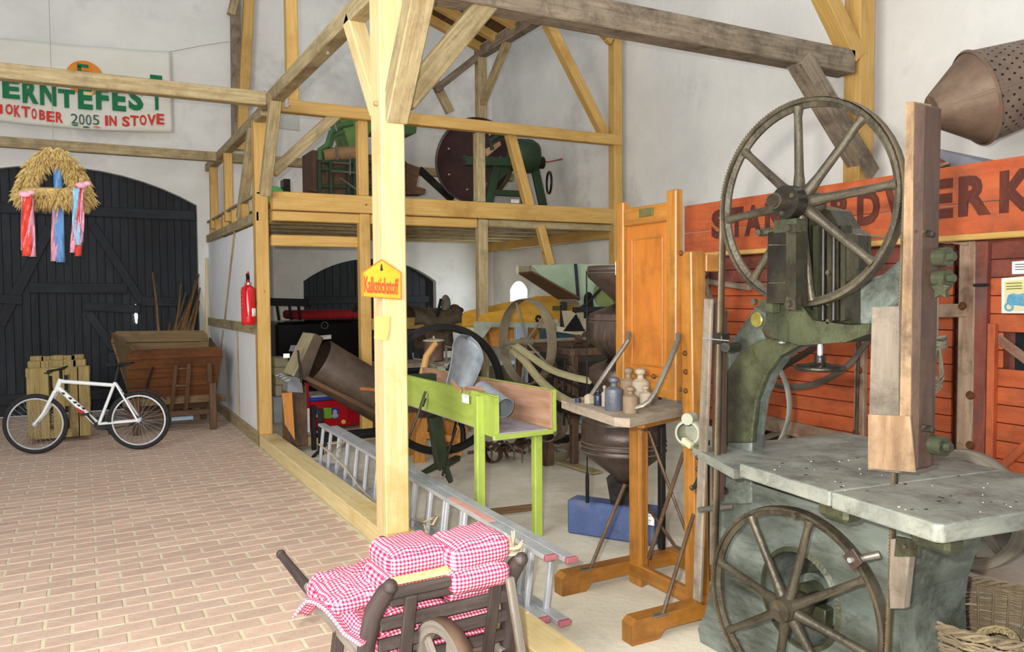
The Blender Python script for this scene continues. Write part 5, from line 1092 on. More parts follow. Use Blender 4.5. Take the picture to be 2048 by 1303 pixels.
castb = mat('cast_blackish', '#2a2820', '#413f30', '#1c1a15', scale=5, rough=.3, bump=.3, metal=.25, dirt=.6)
saw = thing('band_saw', 'large old grey-green cast iron band saw with two spoked wheels and a wide iron table', 'band saw', (2.75, 2.1, 0))
XW = 2.47; wu = V((-.105, .995, 0)); wn_ = V((-.995, -.105, 0)); RWh = .396
UC = V((2.47, 2.185, 2.057)); LC = P(1585, 1212, x=2.47)
def sawwheel(c, a0, nm):
    MB().lathe([(RWh, -.024), (RWh+.003, 0), (RWh, .024), (RWh-.012, .024), (RWh-.012, .012), (RWh-.032, .006), (RWh-.032, -.006), (RWh-.012, -.012), (RWh-.012, -.024)], c, wn_, 72, closed=True).build('wheel_rim', wheelm, saw)
    for k in range(8):
        a = math.radians(a0+45*k); d = -wu*math.cos(a)+V((0, 0, 1))*math.sin(a)
        MB().tube([c+wn_*.03+d*.04, c+wn_*.022+d*.12, c+wn_*.005+d*(RWh-.06), c+d*(RWh-.022)], [.026, .018, .0155, .021], 10).build('spoke', wheelm, saw)
    MB().lathe([(.0, -.09), (.035, -.09), (.05, -.06), (.06, -.02), (.062, .03), (.045, .06), (.043, .085), (.0, .085)], c, wn_, 28).build('hub', wheelm, saw)
sawwheel(UC, 5, 'upper'); sawwheel(LC, 33, 'lower')
# blade: down both sides, over the wheels
def arcpts(c, a0, a1, n): return [c-wu*math.cos(math.radians(a0+(a1-a0)*i/n))*(RWh+.006)+V((0, 0, 1))*math.sin(math.radians(a0+(a1-a0)*i/n))*(RWh+.006) for i in range(n+1)]
loop = arcpts(UC, 0, 180, 24)+arcpts(LC, 180, 360, 24)

bm_ = MB()
allp = loop+[loop[0]]
fine_p = []
for a, b in zip(allp[:-1], allp[1:]):
    nseg = max(1, int((b-a).length/.06))
    fine_p += [a.lerp(b, i/nseg) for i in range(nseg)]
fine_p.append(allp[-1])
vs = []
for p in fine_p: vs += [p+wn_*.020, p-wn_*.020]
bm_.add(vs, [[2*i, 2*i+2, 2*i+3, 2*i+1] for i in range(len(fine_p)-1)], smooth=True); bm_.build('blade', bladem, saw, solid=.0016)
tth = MB(); acc = 0
for a, b in zip(fine_p[:-1], fine_p[1:]):
    t = (b-a).normalized(); L_ = (b-a).length; nseg = max(1, int(L_/.012))
    for i in range(nseg): p = a+t*(i*L_/nseg)+wn_*.020; tth.add([p, p+t*.010, p+t*.001+wn_*.006], [[0, 1, 2]])
tth.build('blade_teeth', bladem, saw, kind='stuff', weld=False, solid=.0012)
# hub cap, outboard bearing column in front of the wheel
sx = lambda px, py, x=2.47: P(px, py, x=x)
hubf = UC+wn_*.10
MB().cyl(UC+wn_*.07, UC+wn_*.125, .062, n=28).build('bearing_cap', oil, saw); MB().cyl(UC+wn_*.12, UC+wn_*.185, .030, n=20).cyl(UC+wn_*.18, UC+wn_*.20, .024, n=16).build('axle_end', wheelm, saw)
for k in range(3): a = 2*PI*k/3+.6; c = UC+wn_*.125+(wu*math.cos(a)+V((0, 0, 1))*math.sin(a))*.045; MB().cyl(c, c+wn_*.014, .010, n=6).build('bolt', wheelm, saw)
def slab(pts, x, th, name, m, **k): return MB().poly3([P(a, b, x=x) for a, b in pts], th, dirn=(1, 0, 0), grain=(0, 0, 1)).build(name, m, saw, **k)
slab([(1548, 440), (1592, 436), (1596, 462), (1548, 466)], 2.37, .05, 'bearing_saddle', castd)
slab([(1536, 464), (1572, 460), (1572, 606), (1533, 606)], 2.375, .045, 'bearing_column', oil)
slab([(1572, 460), (1592, 458), (1592, 612), (1572, 606)], 2.365, .06, 'bearing_column', castb)
for y0, y1 in ((488, 491), (564, 567)): slab([(1537, y0), (1571, y0), (1571, y1), (1537, y1)], 2.37, .006, 'rib', wheelm)
slab([(1572, 448), (1590, 447), (1592, 464), (1574, 466)], 2.35, .03, 'clamp_lug', wheelm); slab([(1572, 594), (1591, 593), (1591, 620), (1572, 618)], 2.35, .03, 'clamp_lug', wheelm)
for px, py in ((1581, 456), (1581, 607), (1522, 465), (1512, 603)): c = P(px, py, x=2.35); MB().cyl(c, c+V((-.018, 0, 0)), .013, n=8).build('bolt', wheelm, saw)
MB().cyl(P(1521, 465, x=2.36), P(1545, 462, x=2.40), .016, n=12).build('stop_pin', wheelm, saw)
slab([(1522, 598), (1545, 600), (1545, 625), (1515, 618)], 2.40, .04, 'clamp_lug', castd)
# slide casting behind the wheel
slab([(1590, 425), (1622, 410), (1660, 420), (1680, 455), (1700, 470), (1700, 672), (1600, 690), (1575, 660), (1575, 470)], 2.56, .12, 'slide_casting', castb)
slab([(1682, 461), (1716, 470), (1718, 560), (1690, 562)], 2.54, .05, 'slide_flange', castb)
for px0, m_ in ((1598, castb), (1612, oil), (1626, castd), (1640, oil), (1654, castb), (1668, oil), (1681, castb)): slab([(px0, 452), (px0+9, 450), (px0+9, 640), (px0, 642)], 2.53, .04, 'guide_bar', m_)
for px in (1608, 1647, 1668): MB().tube([P(px, 450, x=2.52), P(px-1, 640, x=2.52)], .006, 6).build('adjusting_rod', dark_steel, saw)
slab([(1530, 602), (1600, 606), (1625, 640), (1700, 650), (1740, 648), (1735, 668), (1690, 684), (1600, 690), (1548, 676), (1532, 650)], 2.50, .20, 'lower_slide_block', castd)
for py in (545, 606, 642): c = P(1662, py, x=2.52); MB().cyl(c, c+V((-.02, 0, 0)), .010, n=6).build('bolt', wheelm, saw)
# curved neck and arm
prof = [(1440, 1010), (1440, 885), (1434, 790), (1440, 735), (1455, 690), (1482, 650), (1508, 612), (1530, 600), (1575, 598), (1640, 615), (1700, 600), (1722, 560), (1762, 548), (1800, 515), (1812, 500), (1818, 520), (1818, 560), (1812, 590), (1790, 605), (1755, 640), (1700, 668), (1640, 686), (1590, 694), (1560, 712), (1533, 748), (1513, 800), (1505, 850), (1502, 900), (1502, 1010)]
pr = [P(a, b, x=2.62) for a, b in prof]
mbn = MB(); mbn.poly3(pr, .09, dirn=(1, 0, 0)); neck = mbn.build('neck_casting', cast, saw); bv = neck.modifiers.new('b', 'BEVEL'); bv.width = .018; bv.segments = 3; bv.limit_method = 'ANGLE'
rimp = [(1438, 885), (1437, 800), (1452, 742), (1478, 706), (1512, 682), (1556, 668), (1600, 690), (1558, 714), (1532, 750), (1513, 800), (1503, 885)]
mi_ = MB().poly3([P(a, b, x=2.60) for a, b in rimp], .03, dirn=(1, 0, 0)).build('neck_web', castd, saw); bv = mi_.modifiers.new('b', 'BEVEL'); bv.width = .008; bv.segments = 2
c = P(1513, 639, x=2.595); MB().lathe([(0, .004), (.030, .004), (.034, 0)], c, (-1, 0, 0), 24).build('brass_plate', mat('brass', '#8f8440', '#b0a458', scale=9, rough=.3, metal=.6, bump=.05), saw, label='oval brass maker plate')
c = P(1541, 660, x=2.56); kn = MB(); kn.lathe([(0, .02), (.022, .02), (.034, .01), (.034, -.01), (.0, -.02)], c, (-1, 0, 0), 20)
for k in range(6): a = PI*k/3; kn.ball(c+V((-.0, math.cos(a), math.sin(a)))*.0+V((0, math.cos(a)*.034, math.sin(a)*.034)), .010, 8)
kn.build('hand_knob', wheelm, saw)
# tension hand wheel below
hwc = P(1640, 735, x=2.55)
MB().lathe([(.088+.010*math.cos(t), .010*math.sin(t)) for t in [2*PI*i/10 for i in range(10)]], hwc, (0, 0, 1), 36, closed=True).build('hand_wheel', oil, saw)
sp = MB()
for k in range(4): a = PI*k/2+.5; sp.tube([hwc+V((0, 0, .02)), hwc+V((math.cos(a), math.sin(a), 0))*.086], .008, 6)
sp.cyl(hwc-V((0, 0, .015)), hwc+V((0, 0, .05)), .022, n=16).build('hand_wheel_hub', oil, saw)
MB().cyl(hwc, P(1640, 655, x=2.55), .011, n=12).build('screw', alu, saw)
MB().lathe([(0, 0), (.014, .0), (.016, .006), (.004, .012), (.003, .04)], P(1564, 686, x=2.56), (0, 0, 1), 12).build('oil_cup', alu, saw)
# guards
def gboard(a, b, wy, wx, m, x=2.42, name='guard_board', lab=None):
    pa, pb = P(*a, x=x), P(*b, x=x); return MB().beam(pa, pb, wy, wx, up=(1, 0, 0), ch=.006).build(name, m, saw, label=lab)
def quad(pts, x, th, name, m, lab=None): return MB().poly3([P(a, b, x=x) for a, b in pts], th, dirn=(1, 0, 0), grain=(0, 0, 1)).build(name, m, saw, label=lab)
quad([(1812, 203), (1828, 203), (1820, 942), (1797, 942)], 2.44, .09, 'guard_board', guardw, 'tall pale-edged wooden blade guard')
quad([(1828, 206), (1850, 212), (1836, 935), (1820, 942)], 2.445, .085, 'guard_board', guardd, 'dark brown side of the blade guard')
quad([(1744, 614), (1798, 612), (1797, 945), (1736, 938)], 2.47, .02, 'guard_board', guardg, 'lower grey-brown guard board')
quad([(1736, 828), (1820, 832), (1830, 944), (1736, 936)], 2.435, .006, 'guard_patch', guardw)
gboard((1418, 597), (1395, 1200), .05, .02, guardg, 2.44, lab='pale grey left blade guard board')
quad([(1425, 600), (1448, 622), (1446, 900), (1440, 1000), (1424, 1000)], 2.47, .02, 'guard_board', guardd, 'dark brown left guard board')
bk_ = MB(); bk_.box(P(1442, 676, x=2.43), (.05, .06, .05)).cyl(P(1450, 694, x=2.40), P(1472, 692, x=2.5), .022, n=14); bk_.build('guide_bracket', oil, saw)
MB().tube([P(1405, 676, x=2.40), P(1458, 681, x=2.40)], .0025, 5).build('wire_tie', alu, saw)
for y0, d in ((462, 0), (852, 0)):
    MB().beam(P(1812, y0, x=2.47), P(1868, y0+6, x=2.47), .02, .022).build('clamp_bar', oil, saw)
    for k in range(3): c = P(1822+14*k, y0+1, x=2.455); MB().cyl(c, c+V((-.012, 0, 0)), .006, n=6).build('bolt', wheelm, saw)
for px, py, r in ((1858, 515, .032), (1858, 557, .030), (1852, 886, .034)):
    c = P(px, py, x=2.52); MB().cyl(c, c+V((.0, -.07, .0)), r, n=18).cyl(c+V((0, -.06, 0)), c+V((0, -.09, 0)), r*.45, n=8).build('guide_roller', castd, saw)
c = P(1884, 578, x=2.50); stp_ = [(math.cos(PI*k/5+.3)*(.034 if k % 2 == 0 else .018), math.sin(PI*k/5+.3)*(.034 if k % 2 == 0 else .018)) for k in range(10)]
MB().prism(stp_, c, (0, 1, 0), (0, 0, 1), .02).build('star_knob', castd, saw)
# ---- table
ZT = 1.035
tq = lambda px, py, dz=0: P(px, py, z=ZT+dz)
A_, B_, B2, = tq(1478, 926), tq(1880, 1050), tq(1908, 1049)
ydir = (A_-B_).normalized(); xdir = V((-ydir.y, ydir.x, 0)); xdir = xdir if xdir.x > 0 else -xdir
w_t = (tq(1700, 908)-A_).dot(xdir)
S1, S2 = tq(1655, 983), tq(1765, 962)
seamy = (S1-B_).dot(ydir)
C0 = B_
def T(a, b, dz=0): return C0+ydir*a+xdir*b+V((0, 0, dz))
Lt = (A_-B_).length; W = .92
tb1 = MB().poly3([T(seamy+.003, 0), T(Lt, 0), T(Lt, W*.92), T(seamy+.003, W*.92)], .055, dirn=(0, 0, -1)).build('table_half', tabm, saw)
tb2 = MB().poly3([T(.02, 0), T(seamy-.003, 0), T(seamy-.003, W*.92), T(0, W*.92), T(0, .02)], .058, dirn=(0, 0, -1)).build('table_half', tabm, saw)
for o_ in (tb1, tb2): bv = o_.modifiers.new('b', 'BEVEL'); bv.width = .008; bv.segments = 3; bv.limit_method = 'ANGLE'
E1, E2, E3, E4 = tq(1385, 893, -.03), tq(1560, 878, -.03), tq(1722, 908, -.03), tq(1468, 938, -.03)
MB().poly3([E1, E2, E2+(E3-E4)*.6, E3+(E3-E4)*.6, E3, E4], .04, dirn=(0, 0, -1)).build('side_table', tabm, saw, label='lower side table plate')
dust = MB()
for k in range(26):
    p = T(random.uniform(.03, Lt-.03), random.uniform(.03, .6), .0012); r = random.uniform(.0015, .004)
    dust.add([p+V((math.cos(t)*r*random.uniform(.6, 1.3), math.sin(t)*r, 0)) for t in [2*PI*i/6 for i in range(6)]], [list(range(6))])
dust.build('plaster_crumbs', white_paint, saw, kind='stuff', solid=.001)
hl = MB()
for k in range(26):
    p = T(random.uniform(.04, Lt-.04), random.uniform(.04, .6), .0008); r = random.uniform(.003, .006)
    hl.add([p+V((math.cos(t)*r*1.6, math.sin(t)*r, 0)) for t in [2*PI*i/8 for i in range(8)]], [list(range(8))])
hl.build('rust_spots', oil, saw, kind='stuff', solid=.0006)
for a, b in ((.06, .05), (seamy, .02)): MB().obox(T(a+.05, b+.07, -.085), ydir, xdir, V((0, 0, 1)), .14, .08, .06, ch=.02).build('table_lug', castd, saw)
# ---- base casting with round opening
XBF = 2.63
hole_c = P(1598, 1196, x=XBF); hr = .195
outer = [P(a, b, x=XBF) for a, b in ((1440, 985), (1470, 955), (1826, 1066), (1836, 1090), (1820, 1140), (1804, 1190), (1798, 1250))]
zb2 = 0.0
outer += [V((XBF, P(1800, 1300, x=XBF).y-.03, .12)), V((XBF, P(1800, 1300, x=XBF).y-.10, .0)), V((XBF, P(1395, 1290, x=XBF).y+.05, .0)), P(1408, 1240, x=XBF), P(1428, 1130, x=XBF), P(1432, 1050, x=XBF)]
for p in outer: p.z = max(p.z, 0); p.z = min(p.z, ZT-.06)
def ray_poly(c, a, poly):
    d = V((0, math.cos(a), math.sin(a))); best = None
    for i in range(len(poly)):
        p, q2 = poly[i], poly[(i+1) % len(poly)]; e = q2-p; den = d.y*e.z-d.z*e.y
        if abs(den) < 1e-9: continue
        w = p-c; t = (w.y*e.z-w.z*e.y)/den; u = (w.y*d.z-w.z*d.y)/den
        if t > 0 and -1e-6 <= u <= 1+1e-6 and (best is None or t < best): best = t
    return c+d*(best or .5)
N = 72; ang = [2*PI*i/N for i in range(N)]
inn = [hole_c+V((0, math.cos(a), math.sin(a)))*hr for a in ang]; out = [ray_poly(hole_c, a, outer) for a in ang]
dep = V((.40, 0, 0)); b_ = MB(); vs = inn+out+[p+dep for p in inn]+[p+dep for p in out]; fs = []
for i in range(N):
    j = (i+1) % N; fs += [[i, j, N+j, N+i], [2*N+i, 3*N+i, 3*N+j, 2*N+j], [N+i, N+j, 3*N+j, 3*N+i], [i, 2*N+i, 2*N+j, j]]
b_.add(vs, fs); b_.build('base_casting', cast, saw)
MB().lathe([(hr-.004, -.006), (hr+.016, -.010), (hr+.020, 0), (hr, .012)], hole_c, (-1, 0, 0), 48, closed=True).build('opening_rim', castd, saw)
MB().lathe([(.11, 0), (.115, .05), (.115, .10), (.10, .10), (.03, .08), (.03, .16)], hole_c+V((.18, -.02, -.02)), (-1, 0, 0), 32).build('drive_pulley', cast, saw, solid=.005)
MB().cyl(LC-wn_*.05, hole_c+V((.25, 0, -.0)), .026, n=16).build('axle', oil, saw)
br = MB(); br.box(hole_c+V((.08, -.03, -.06)), (.10, .16, .08)).cyl(hole_c+V((-.0, -.02, .02)), hole_c+V((.12, -.02, .02)), .05, n=20); br.build('bearing_block', castd, saw)
c = P(1706, 1118, x=2.44); MB().obox(c, (0, .7, .7), (0, -.7, .7), (1, 0, 0), .06, .06, .012).build('clamp_plate', guardd, saw); MB().cyl(c+V((-.006, 0, 0)), c+V((-.02, 0, 0)), .010, n=12).build('bolt', alu, saw)
MB().cyl(P(1715, 1118, x=2.48), P(1760, 1108, x=2.52), .014, n=14).build('guide_pin', steelrod, saw)
c = P(1594, 1030, x=2.44); MB().cyl(c, c+V((-.02, 0, 0)), .012, n=8).build('bolt', wheelm, saw)
quad([(1775, 1078), (1800, 1076), (1822, 1090), (1808, 1216), (1780, 1216)], 2.50, .03, 'lower_guard', guardg, 'short wooden guard below the table')
quad([(1792, 1072), (1836, 1082), (1834, 1112), (1788, 1112)], 2.475, .012, 'guard_bracket', castd)
for px, py in ((1812, 1092), (1826, 1094)): c = P(px, py, x=2.475); MB().cyl(c, c+V((-.01, 0, 0)), .007, n=6).build('bolt', wheelm, saw)
MB().cyl(P(1398, 1019, x=2.40), P(1462, 1012, x=2.56), .013, n=12).build('locking_rod', steelrod, saw); MB().ball(P(1440, 979, x=2.50), .028, 14, (1, 1.5, .8)).build('grip_knob', oil, saw)
MB().tube([P(1398, 905, x=2.45), P(1403, 945, x=2.45), P(1388, 975, x=2.44)], .010, 6).build('bent_lever', oil, saw)
for py in (914, 938, 975): MB().ball(P(1396 if py < 960 else 1384, py, x=2.45), .013, 8).build('lever_ball', wheelm, saw)
MB().rim(P(1462, 800, x=3.75), (1, .25, 0), .42, .01, .05, 56).build('iron_hoop', mat('hoop_grey', '#8e9088', '#a3a59c', '#74756c', scale=5, rough=.5, metal=.2), None, 'large thin grey hoop standing between the scale and the band saw', 'hoop')
# ---------------------------------------------------------------- pale electric motor with green patch beside the saw
mo_ = thing('motor_housing', 'pale round motor housing with a green patch beside the left saw guard', 'motor', P(1400, 880, x=2.72))
c0, c1 = P(1374, 866, x=2.62), P(1408, 856, x=2.92)
MB().lathe([(.052, 0), (.062, .012), (.068, .05), (.070, .16), (.055, .18), (0, .18)], c0, c1-c0, 28).build('housing', mat('motor_cream', '#8f907e', '#a3a390', '#6f7a62', scale=5, rough=.5), mo_, solid=.006)
MB().lathe([(.0705, .03), (.0725, .10), (.0715, .15)], c0, c1-c0, 12, arc=1.5, a0=4.2).build('green_patch', mat('motor_green', '#4f8d3a', '#6aa552', '#8fa87c', scale=5, rough=.5), mo_, solid=.002)
MB().beam(P(1366, 878, x=2.61), P(1384, 893, x=2.61), .03, .03).build('inner_lever', cream, mo_)
MB().cyl(c0+V((.0, 0, .07)), c0+V((.06, .03, .07)), .03, n=14).build('cable_gland', mat('motor_cream', '#b9b9a4'), mo_)
MB().beam(c1-V((0, 0, .06)), V((c1.x, c1.y, .0)), .05, .05, up=(0, 1, 0)).build('stand', blackiron, mo_)
# large grey disc wheel behind it

# ================================================================ red threshing machine
redw = mat('thresher_red', '#b2522c', '#c46438', '#9c5236', scale=2.2, grain=5, rough=.7, bump=.15, dirt=.45, dirtc='#5a3a2c'); redd = mat('thresher_dull_red', '#74382c', '#8e4e3e', '#6c4e46', scale=2.0, grain=3, rough=.8, bump=.15, dirt=.6, dirtc='#3a2a26')
framew = mat('thresher_frame', '#8a705a', '#a68e76', '#7c5040', scale=2.2, grain=8, rough=.75, bump=.25, dirt=.6); letm = mat('letter_brown', '#4e241c', '#5e2e24', '#7a3c26', scale=9, rough=.8, bump=0)
th = thing('threshing_machine', 'large orange-red wooden threshing machine with dark lettering along the right wall', 'threshing machine', (5.8, 4.2, 0))
XT = 5.2; y0T, y1T = 1.9, 6.06
def hp_(x, ya, yb, za, zb, m, name='plank', th_=.025): return MB().beam((x, yb, (za+zb)/2), (x, ya, (za+zb)/2), th_, zb-za-.006, ch=.003).build(name, m, th)
hp_(XT, y0T, y1T, 2.29, 2.555, redw, 'name_board'); hp_(XT, y0T, y1T, 2.085, 2.29, redw, 'name_board')
MB().beam((XT-.02, y1T-.2, 2.065), (XT-.02, y0T, 2.065), .10, .04).build('ledge', pine, th)
E_b, E_t = P(1862, 439, x=XT-.014), P(1862, 361, x=XT-.014); zl0, zl1 = E_b.z, E_t.z
for ch, a, b in (('S', 1423, 1453), ('T', 1460, 1487), ('A', 1489, 1524), ('N', 1530, 1568), ('D', 1575, 1612), ('A', 1616, 1655), ('R', 1661, 1706), ('D', 1714, 1760), ('W', 1768, 1848), ('E', 1856, 1906), ('R', 1916, 1982), ('K', 1998, 2072)):
    pa, pb = P(a, 430, x=XT-.0135), P(b, 430, x=XT-.0135)
    text_obj('letter', ch, (XT-.0135, pa.y, zl0), (0, -1, 0), (0, 0, 1), zl1-zl0, letm, th, width=pa.y-pb.y, bold=.055, depth=.0006)
# body planks
xB = XT+.05; yE = 5.95
MB().box((xB+.75, (y0T+yE)/2, 1.24), (1.3, yE-y0T-.05, 1.66), ch=.01).build('body_core', redd, th)
z = .50; k = 0
while z < 2.02:
    h = .118; m = redd if z > 1.72 else redw
    for (ya, yb) in ((y0T, 3.28), (3.36, 5.9)):
        if ya < 3 and 1.16 < z+h/2 < 1.50: MB().beam((xB, 3.28, z+h/2), (xB, 3.02, z+h/2), .025, h-.006).build('plank', m, th); continue
        hp_(xB, ya, yb, z, z+h, m)
    z += h
# opening on the right, a black panel for its inner shade, with diagonal bar
MB().box((xB+.10, 2.45, 1.33), (.02, 1.1, .40)).build('opening_shade', black_wood, th)
fp = lambda px, py: P(px, py, x=XT)
MB().beam(P(1985, 668, x=XT+.04), P(2075, 735, x=XT+.04), .02, .06).build('diagonal_bar', framew, th)
def fpost(px, w, m=framew, z0=.42, z1=2.04, x=XT): y = P(px, 700, x=x).y; return MB().beam((x, y, z0), (x, y, z1), w, .05, up=(1, 0, 0)).build('frame_post', m, th)
fpost(1935, .11); fpost(1962, .09, redd, .42, 2.04, XT+.012); fpost(1722, .09); fpost(1408, .10, framew, .5, 2.04); fpost(1985, .05, redw, .5, 1.5, XT+.012)
def frail(pa, pb, h=.11, m=framew, x=XT-.01): return MB().beam(P(*pa, x=x), P(*pb, x=x), .05, h).build('frame_rail', m, th)
frail((1505, 838), (1728, 890), .12); frail((1726, 893), (1960, 935), .14); frail((1846, 622), (1937, 620), .09); frail((1395, 560), (1500, 575), .05, wood_old); frail((1728, 470), (1940, 488), .02)
MB().beam(P(1720, 560, x=XT-.04), P(1712, 880, x=XT-.04), .025, .02, up=(1, 0, 0)).build('iron_bar', rust, th)
for px, py in ((1925, 612), (1940, 790), (1940, 890), (1718, 690), (1718, 740), (1712, 865), (1880, 915), (1718, 560)): c = P(px, py, x=XT-.03); MB().lathe([(0, .018), (.022, .014), (.03, 0)], c, (-1, 0, 0), 14).build('bolt', mat('bolt_brown', '#5d3a22'), th)
MB().beam(P(1968, 965, x=XT-.02), P(2060, 882, x=XT-.02), .03, .05).build('brace', redw, th)
MB().box((XT+.6, (y0T+5.6)/2, .40), (.9, 3.4, .12)).build('chassis', wood_dark, th)
# underside door panel frame
MB().beam(P(1860, 487, x=XT-.01), P(1935, 510, x=XT-.01), .02, .015).build('latch_rod', dark_steel, th); MB().tube([P(1948, 570, x=XT-.03), P(1978, 569, x=XT-.03)], .012, 6).build('latch', dark_steel, th)
MB().tube([P(1880, 560, x=XT-.03), P(1872, 480, x=XT-.03), P(1908, 488, x=XT-.03)], .006, 5).build('cable', dark_steel, th)
# belts between the saw and the thresher
strip([P(1500, 782, x=4.6), P(1560, 737, x=4.6), P(1620, 700, x=4.6), P(1690, 650, x=4.6)], .05, (0, .3, 1), mat('dark_belt', '#3b2a26', '#4f3b34', scale=6, rough=.6), th, 'drive_belt')
strip([P(1500, 730, x=4.9), P(1550, 768, x=4.9), P(1620, 770, x=4.9), P(1690, 735, x=4.9), P(1745, 670, x=4.9)], .05, (0, .3, 1), mat('dark_belt2', '#584e44', '#6c6156', scale=6, rough=.6), th, 'drive_belt')
# wheels of the thresher
greyw = mat('grey_wood', '#847c6c', '#a0988a', '#6a6252', scale=3, grain=8, rough=.85, bump=.3)
for (px, py, R_) in ((1932, 1128, .36),):
    c = P(px, py, x=4.75); c.z = max(c.z, .40)
    for xx in (c.x, 6.3):
        c2 = V((xx, c.y, R_+.02)); MB().rim(c2, (1, 0, 0), R_, .06, .07, 40).build('wheel_rim', greyw, th)
        w = MB(); w.lathe([(.03, -.12), (.07, -.10), (.09, 0), (.07, .10), (.03, .12)], c2, (1, 0, 0), 20)
        w.build('wheel_hub', greyw, th)
        for k in range(10): a = 2*PI*k/10+.2; MB().beam(c2+V((0, math.cos(a), math.sin(a)))*.07, c2+V((0, math.cos(a), math.sin(a)))*(R_-.05), .05, .03, up=(1, 0, 0)).build('wheel_spoke', greyw, th)
    MB().beam((4.7, c.y, R_+.02), (6.35, c.y, R_+.02), .08, .08).build('axle', greyw, th)
for xx in (5.3, 6.3):
    c2 = V((xx, 5.2, .38)); MB().rim(c2, (1, 0, 0), .36, .06, .07, 40).build('wheel_rim', greyw, th)
    for k in range(10): a = 2*PI*k/10+.2; MB().beam(c2+V((0, math.cos(a), math.sin(a)))*.03, c2+V((0, math.cos(a), math.sin(a)))*.31, .05, .03, up=(1, 0, 0)).build('wheel_spoke', greyw, th)
# things on top
MB().poly3([P(1852, 292, x=5.65), P(2000, 322, x=5.65), P(2010, 335, x=5.55), P(1852, 345, x=5.55)], .03).build('sloping_lid', mat('lid_grey', '#77757c', '#8c8a90', scale=3, rough=.7), th)
MB().poly3([P(1848, 300, x=5.5), P(1885, 322, x=5.5), P(1900, 335, x=5.5), P(1848, 345, x=5.5)], .03).build('lid_end', redd, th)
MB().beam(P(1840, 345, x=5.45), P(1900, 325, x=5.45), .03, .025).build('batten', framew, th)
# left end fittings seen between scale and saw
MB().beam(P(1393, 520, x=5.0), P(1428, 620, x=5.0), .05, .04, up=(1, 0, 0)).build('lever', wood_old, th); MB().lathe([(.05, 0), (.055, .02), (.05, .04)], P(1412, 545, x=4.9), (-1, 0, 0), 20).build('small_pulley', rust, th)
sg_ = MB()
ctr_ = P(1407, 640, x=3.6)
sg_.tube([ctr_+V((math.cos(t)*.025, math.sin(t)*.025, .10-.2*t/(2*PI*9))) for t in [2*PI*9*i/140 for i in range(141)]], .005, 5); sg_.build('coil_spring', blackiron, th)
# poster, card, rope
def card_xt(pts, name, m, lab, cat): return MB().poly3([P(a, b, x=XT+.034) for a, b in pts], .003, dirn=(1, 0, 0)).build(name, m, None, lab, cat)
po = card_xt([(2003, 556), (2075, 550), (2075, 626), (2003, 626)], 'poster', mat('poster_white', '#e6e6d6', '#f0f0e2', scale=4, bump=0), 'white and yellow poster with a blue machine drawing pinned on the threshing machine', 'poster')
def on(px0, py0, px1, py1, m, par, name, off=.036): return MB().poly3([P(px0, py0, x=XT+.034-off+.034), P(px1, py0, x=XT+.034-off+.034), P(px1, py1, x=XT+.034-off+.034), P(px0, py1, x=XT+.034-off+.034)], .0008, dirn=(1, 0, 0)).build(name, m, par)
xo = XT+.031
def on2(pts, m, par, name, dx=0): return MB().poly3([P(a, b, x=xo-dx) for a, b in pts], .0008, dirn=(1, 0, 0)).build(name, m, par)
on2([(2009, 562), (2075, 557), (2075, 581), (2009, 584)], mat('poster_yellow', '#d8d488', '#e2dea0', scale=5, bump=0), po, 'title_field'); on2([(2009, 584), (2075, 581), (2075, 621), (2009, 621)], mat('poster_cream', '#dfd6b4', scale=5, bump=0), po, 'picture_field')
on2([(2013, 601), (2016, 590), (2026, 586), (2036, 588), (2048, 586), (2075, 584), (2075, 612), (2050, 612), (2030, 610), (2022, 612), (2014, 606)], mat('poster_blue', '#4f94b4', '#6fb0c8', '#8ab8b4', scale=20, bump=0), po, 'machine_drawing', .002)
c = P(2018, 613, x=xo-.003); MB().lathe([(.018, 0), (.03, .001), (.018, .002)], c, (-1, 0, 0), 16).build('drawn_wheel', mat('poster_blue', '#4f94b4'), po)
for yy in (566, 572, 577): on2([(2012, yy), (2044, yy-1.5), (2044, yy-.2), (2012, yy+1.3)], ink, po, 'printed_line', .002)
cd = card_xt([(2024, 523), (2075, 519), (2075, 546), (2024, 548)], 'info_card', paper, 'white printed card above the poster on the threshing machine', 'label')
for yy in (528, 533, 538): on2([(2030, yy), (2060, yy-1), (2060, yy+.5), (2030, yy+1.4)], ink, cd, 'printed_line')
rp = thing('rope_coil', 'coil of grey rope hanging from the star knob beside the blade guard', 'rope', P(1876, 780, x=4.9))
rg = mat('rope_grey', '#8e8672', '#a8a08c', '#746c5a', scale=16, rough=.9, bump=.4)
XR2 = 4.95
MB().tube([P(1876, 585, x=XR2), P(1875, 672, x=XR2)], .006, 6).build('hanging_cord', rg, rp)
kn = MB()
for k in range(5): c = P(1878, 676+5*k, x=XR2); kn.lathe([(.045+.008*math.cos(t), .010*math.sin(t)) for t in [2*PI*i/6 for i in range(6)]], c, (random.uniform(-.2, .2), random.uniform(-.3, .3), 1), 18, closed=True)
kn.build('knot', rg, rp, kind='stuff')
for k, (w, b) in enumerate(((11, 785), (8, 778), (13, 770), (6, 765), (10, 760))):
    cx = 1874+k-1; pts = [P(cx-3, 695, x=XR2-.01*k), P(cx-w, 740, x=XR2-.01*k), P(cx-w*.8, b-10, x=XR2-.01*k), P(cx, b, x=XR2-.01*k), P(cx+w*.9, b-12, x=XR2-.01*k), P(cx+w*.8, 735, x=XR2-.01*k), P(cx+3, 695, x=XR2-.01*k)]
    MB().tube(pts, .008, 6).build('loop', rg, rp)
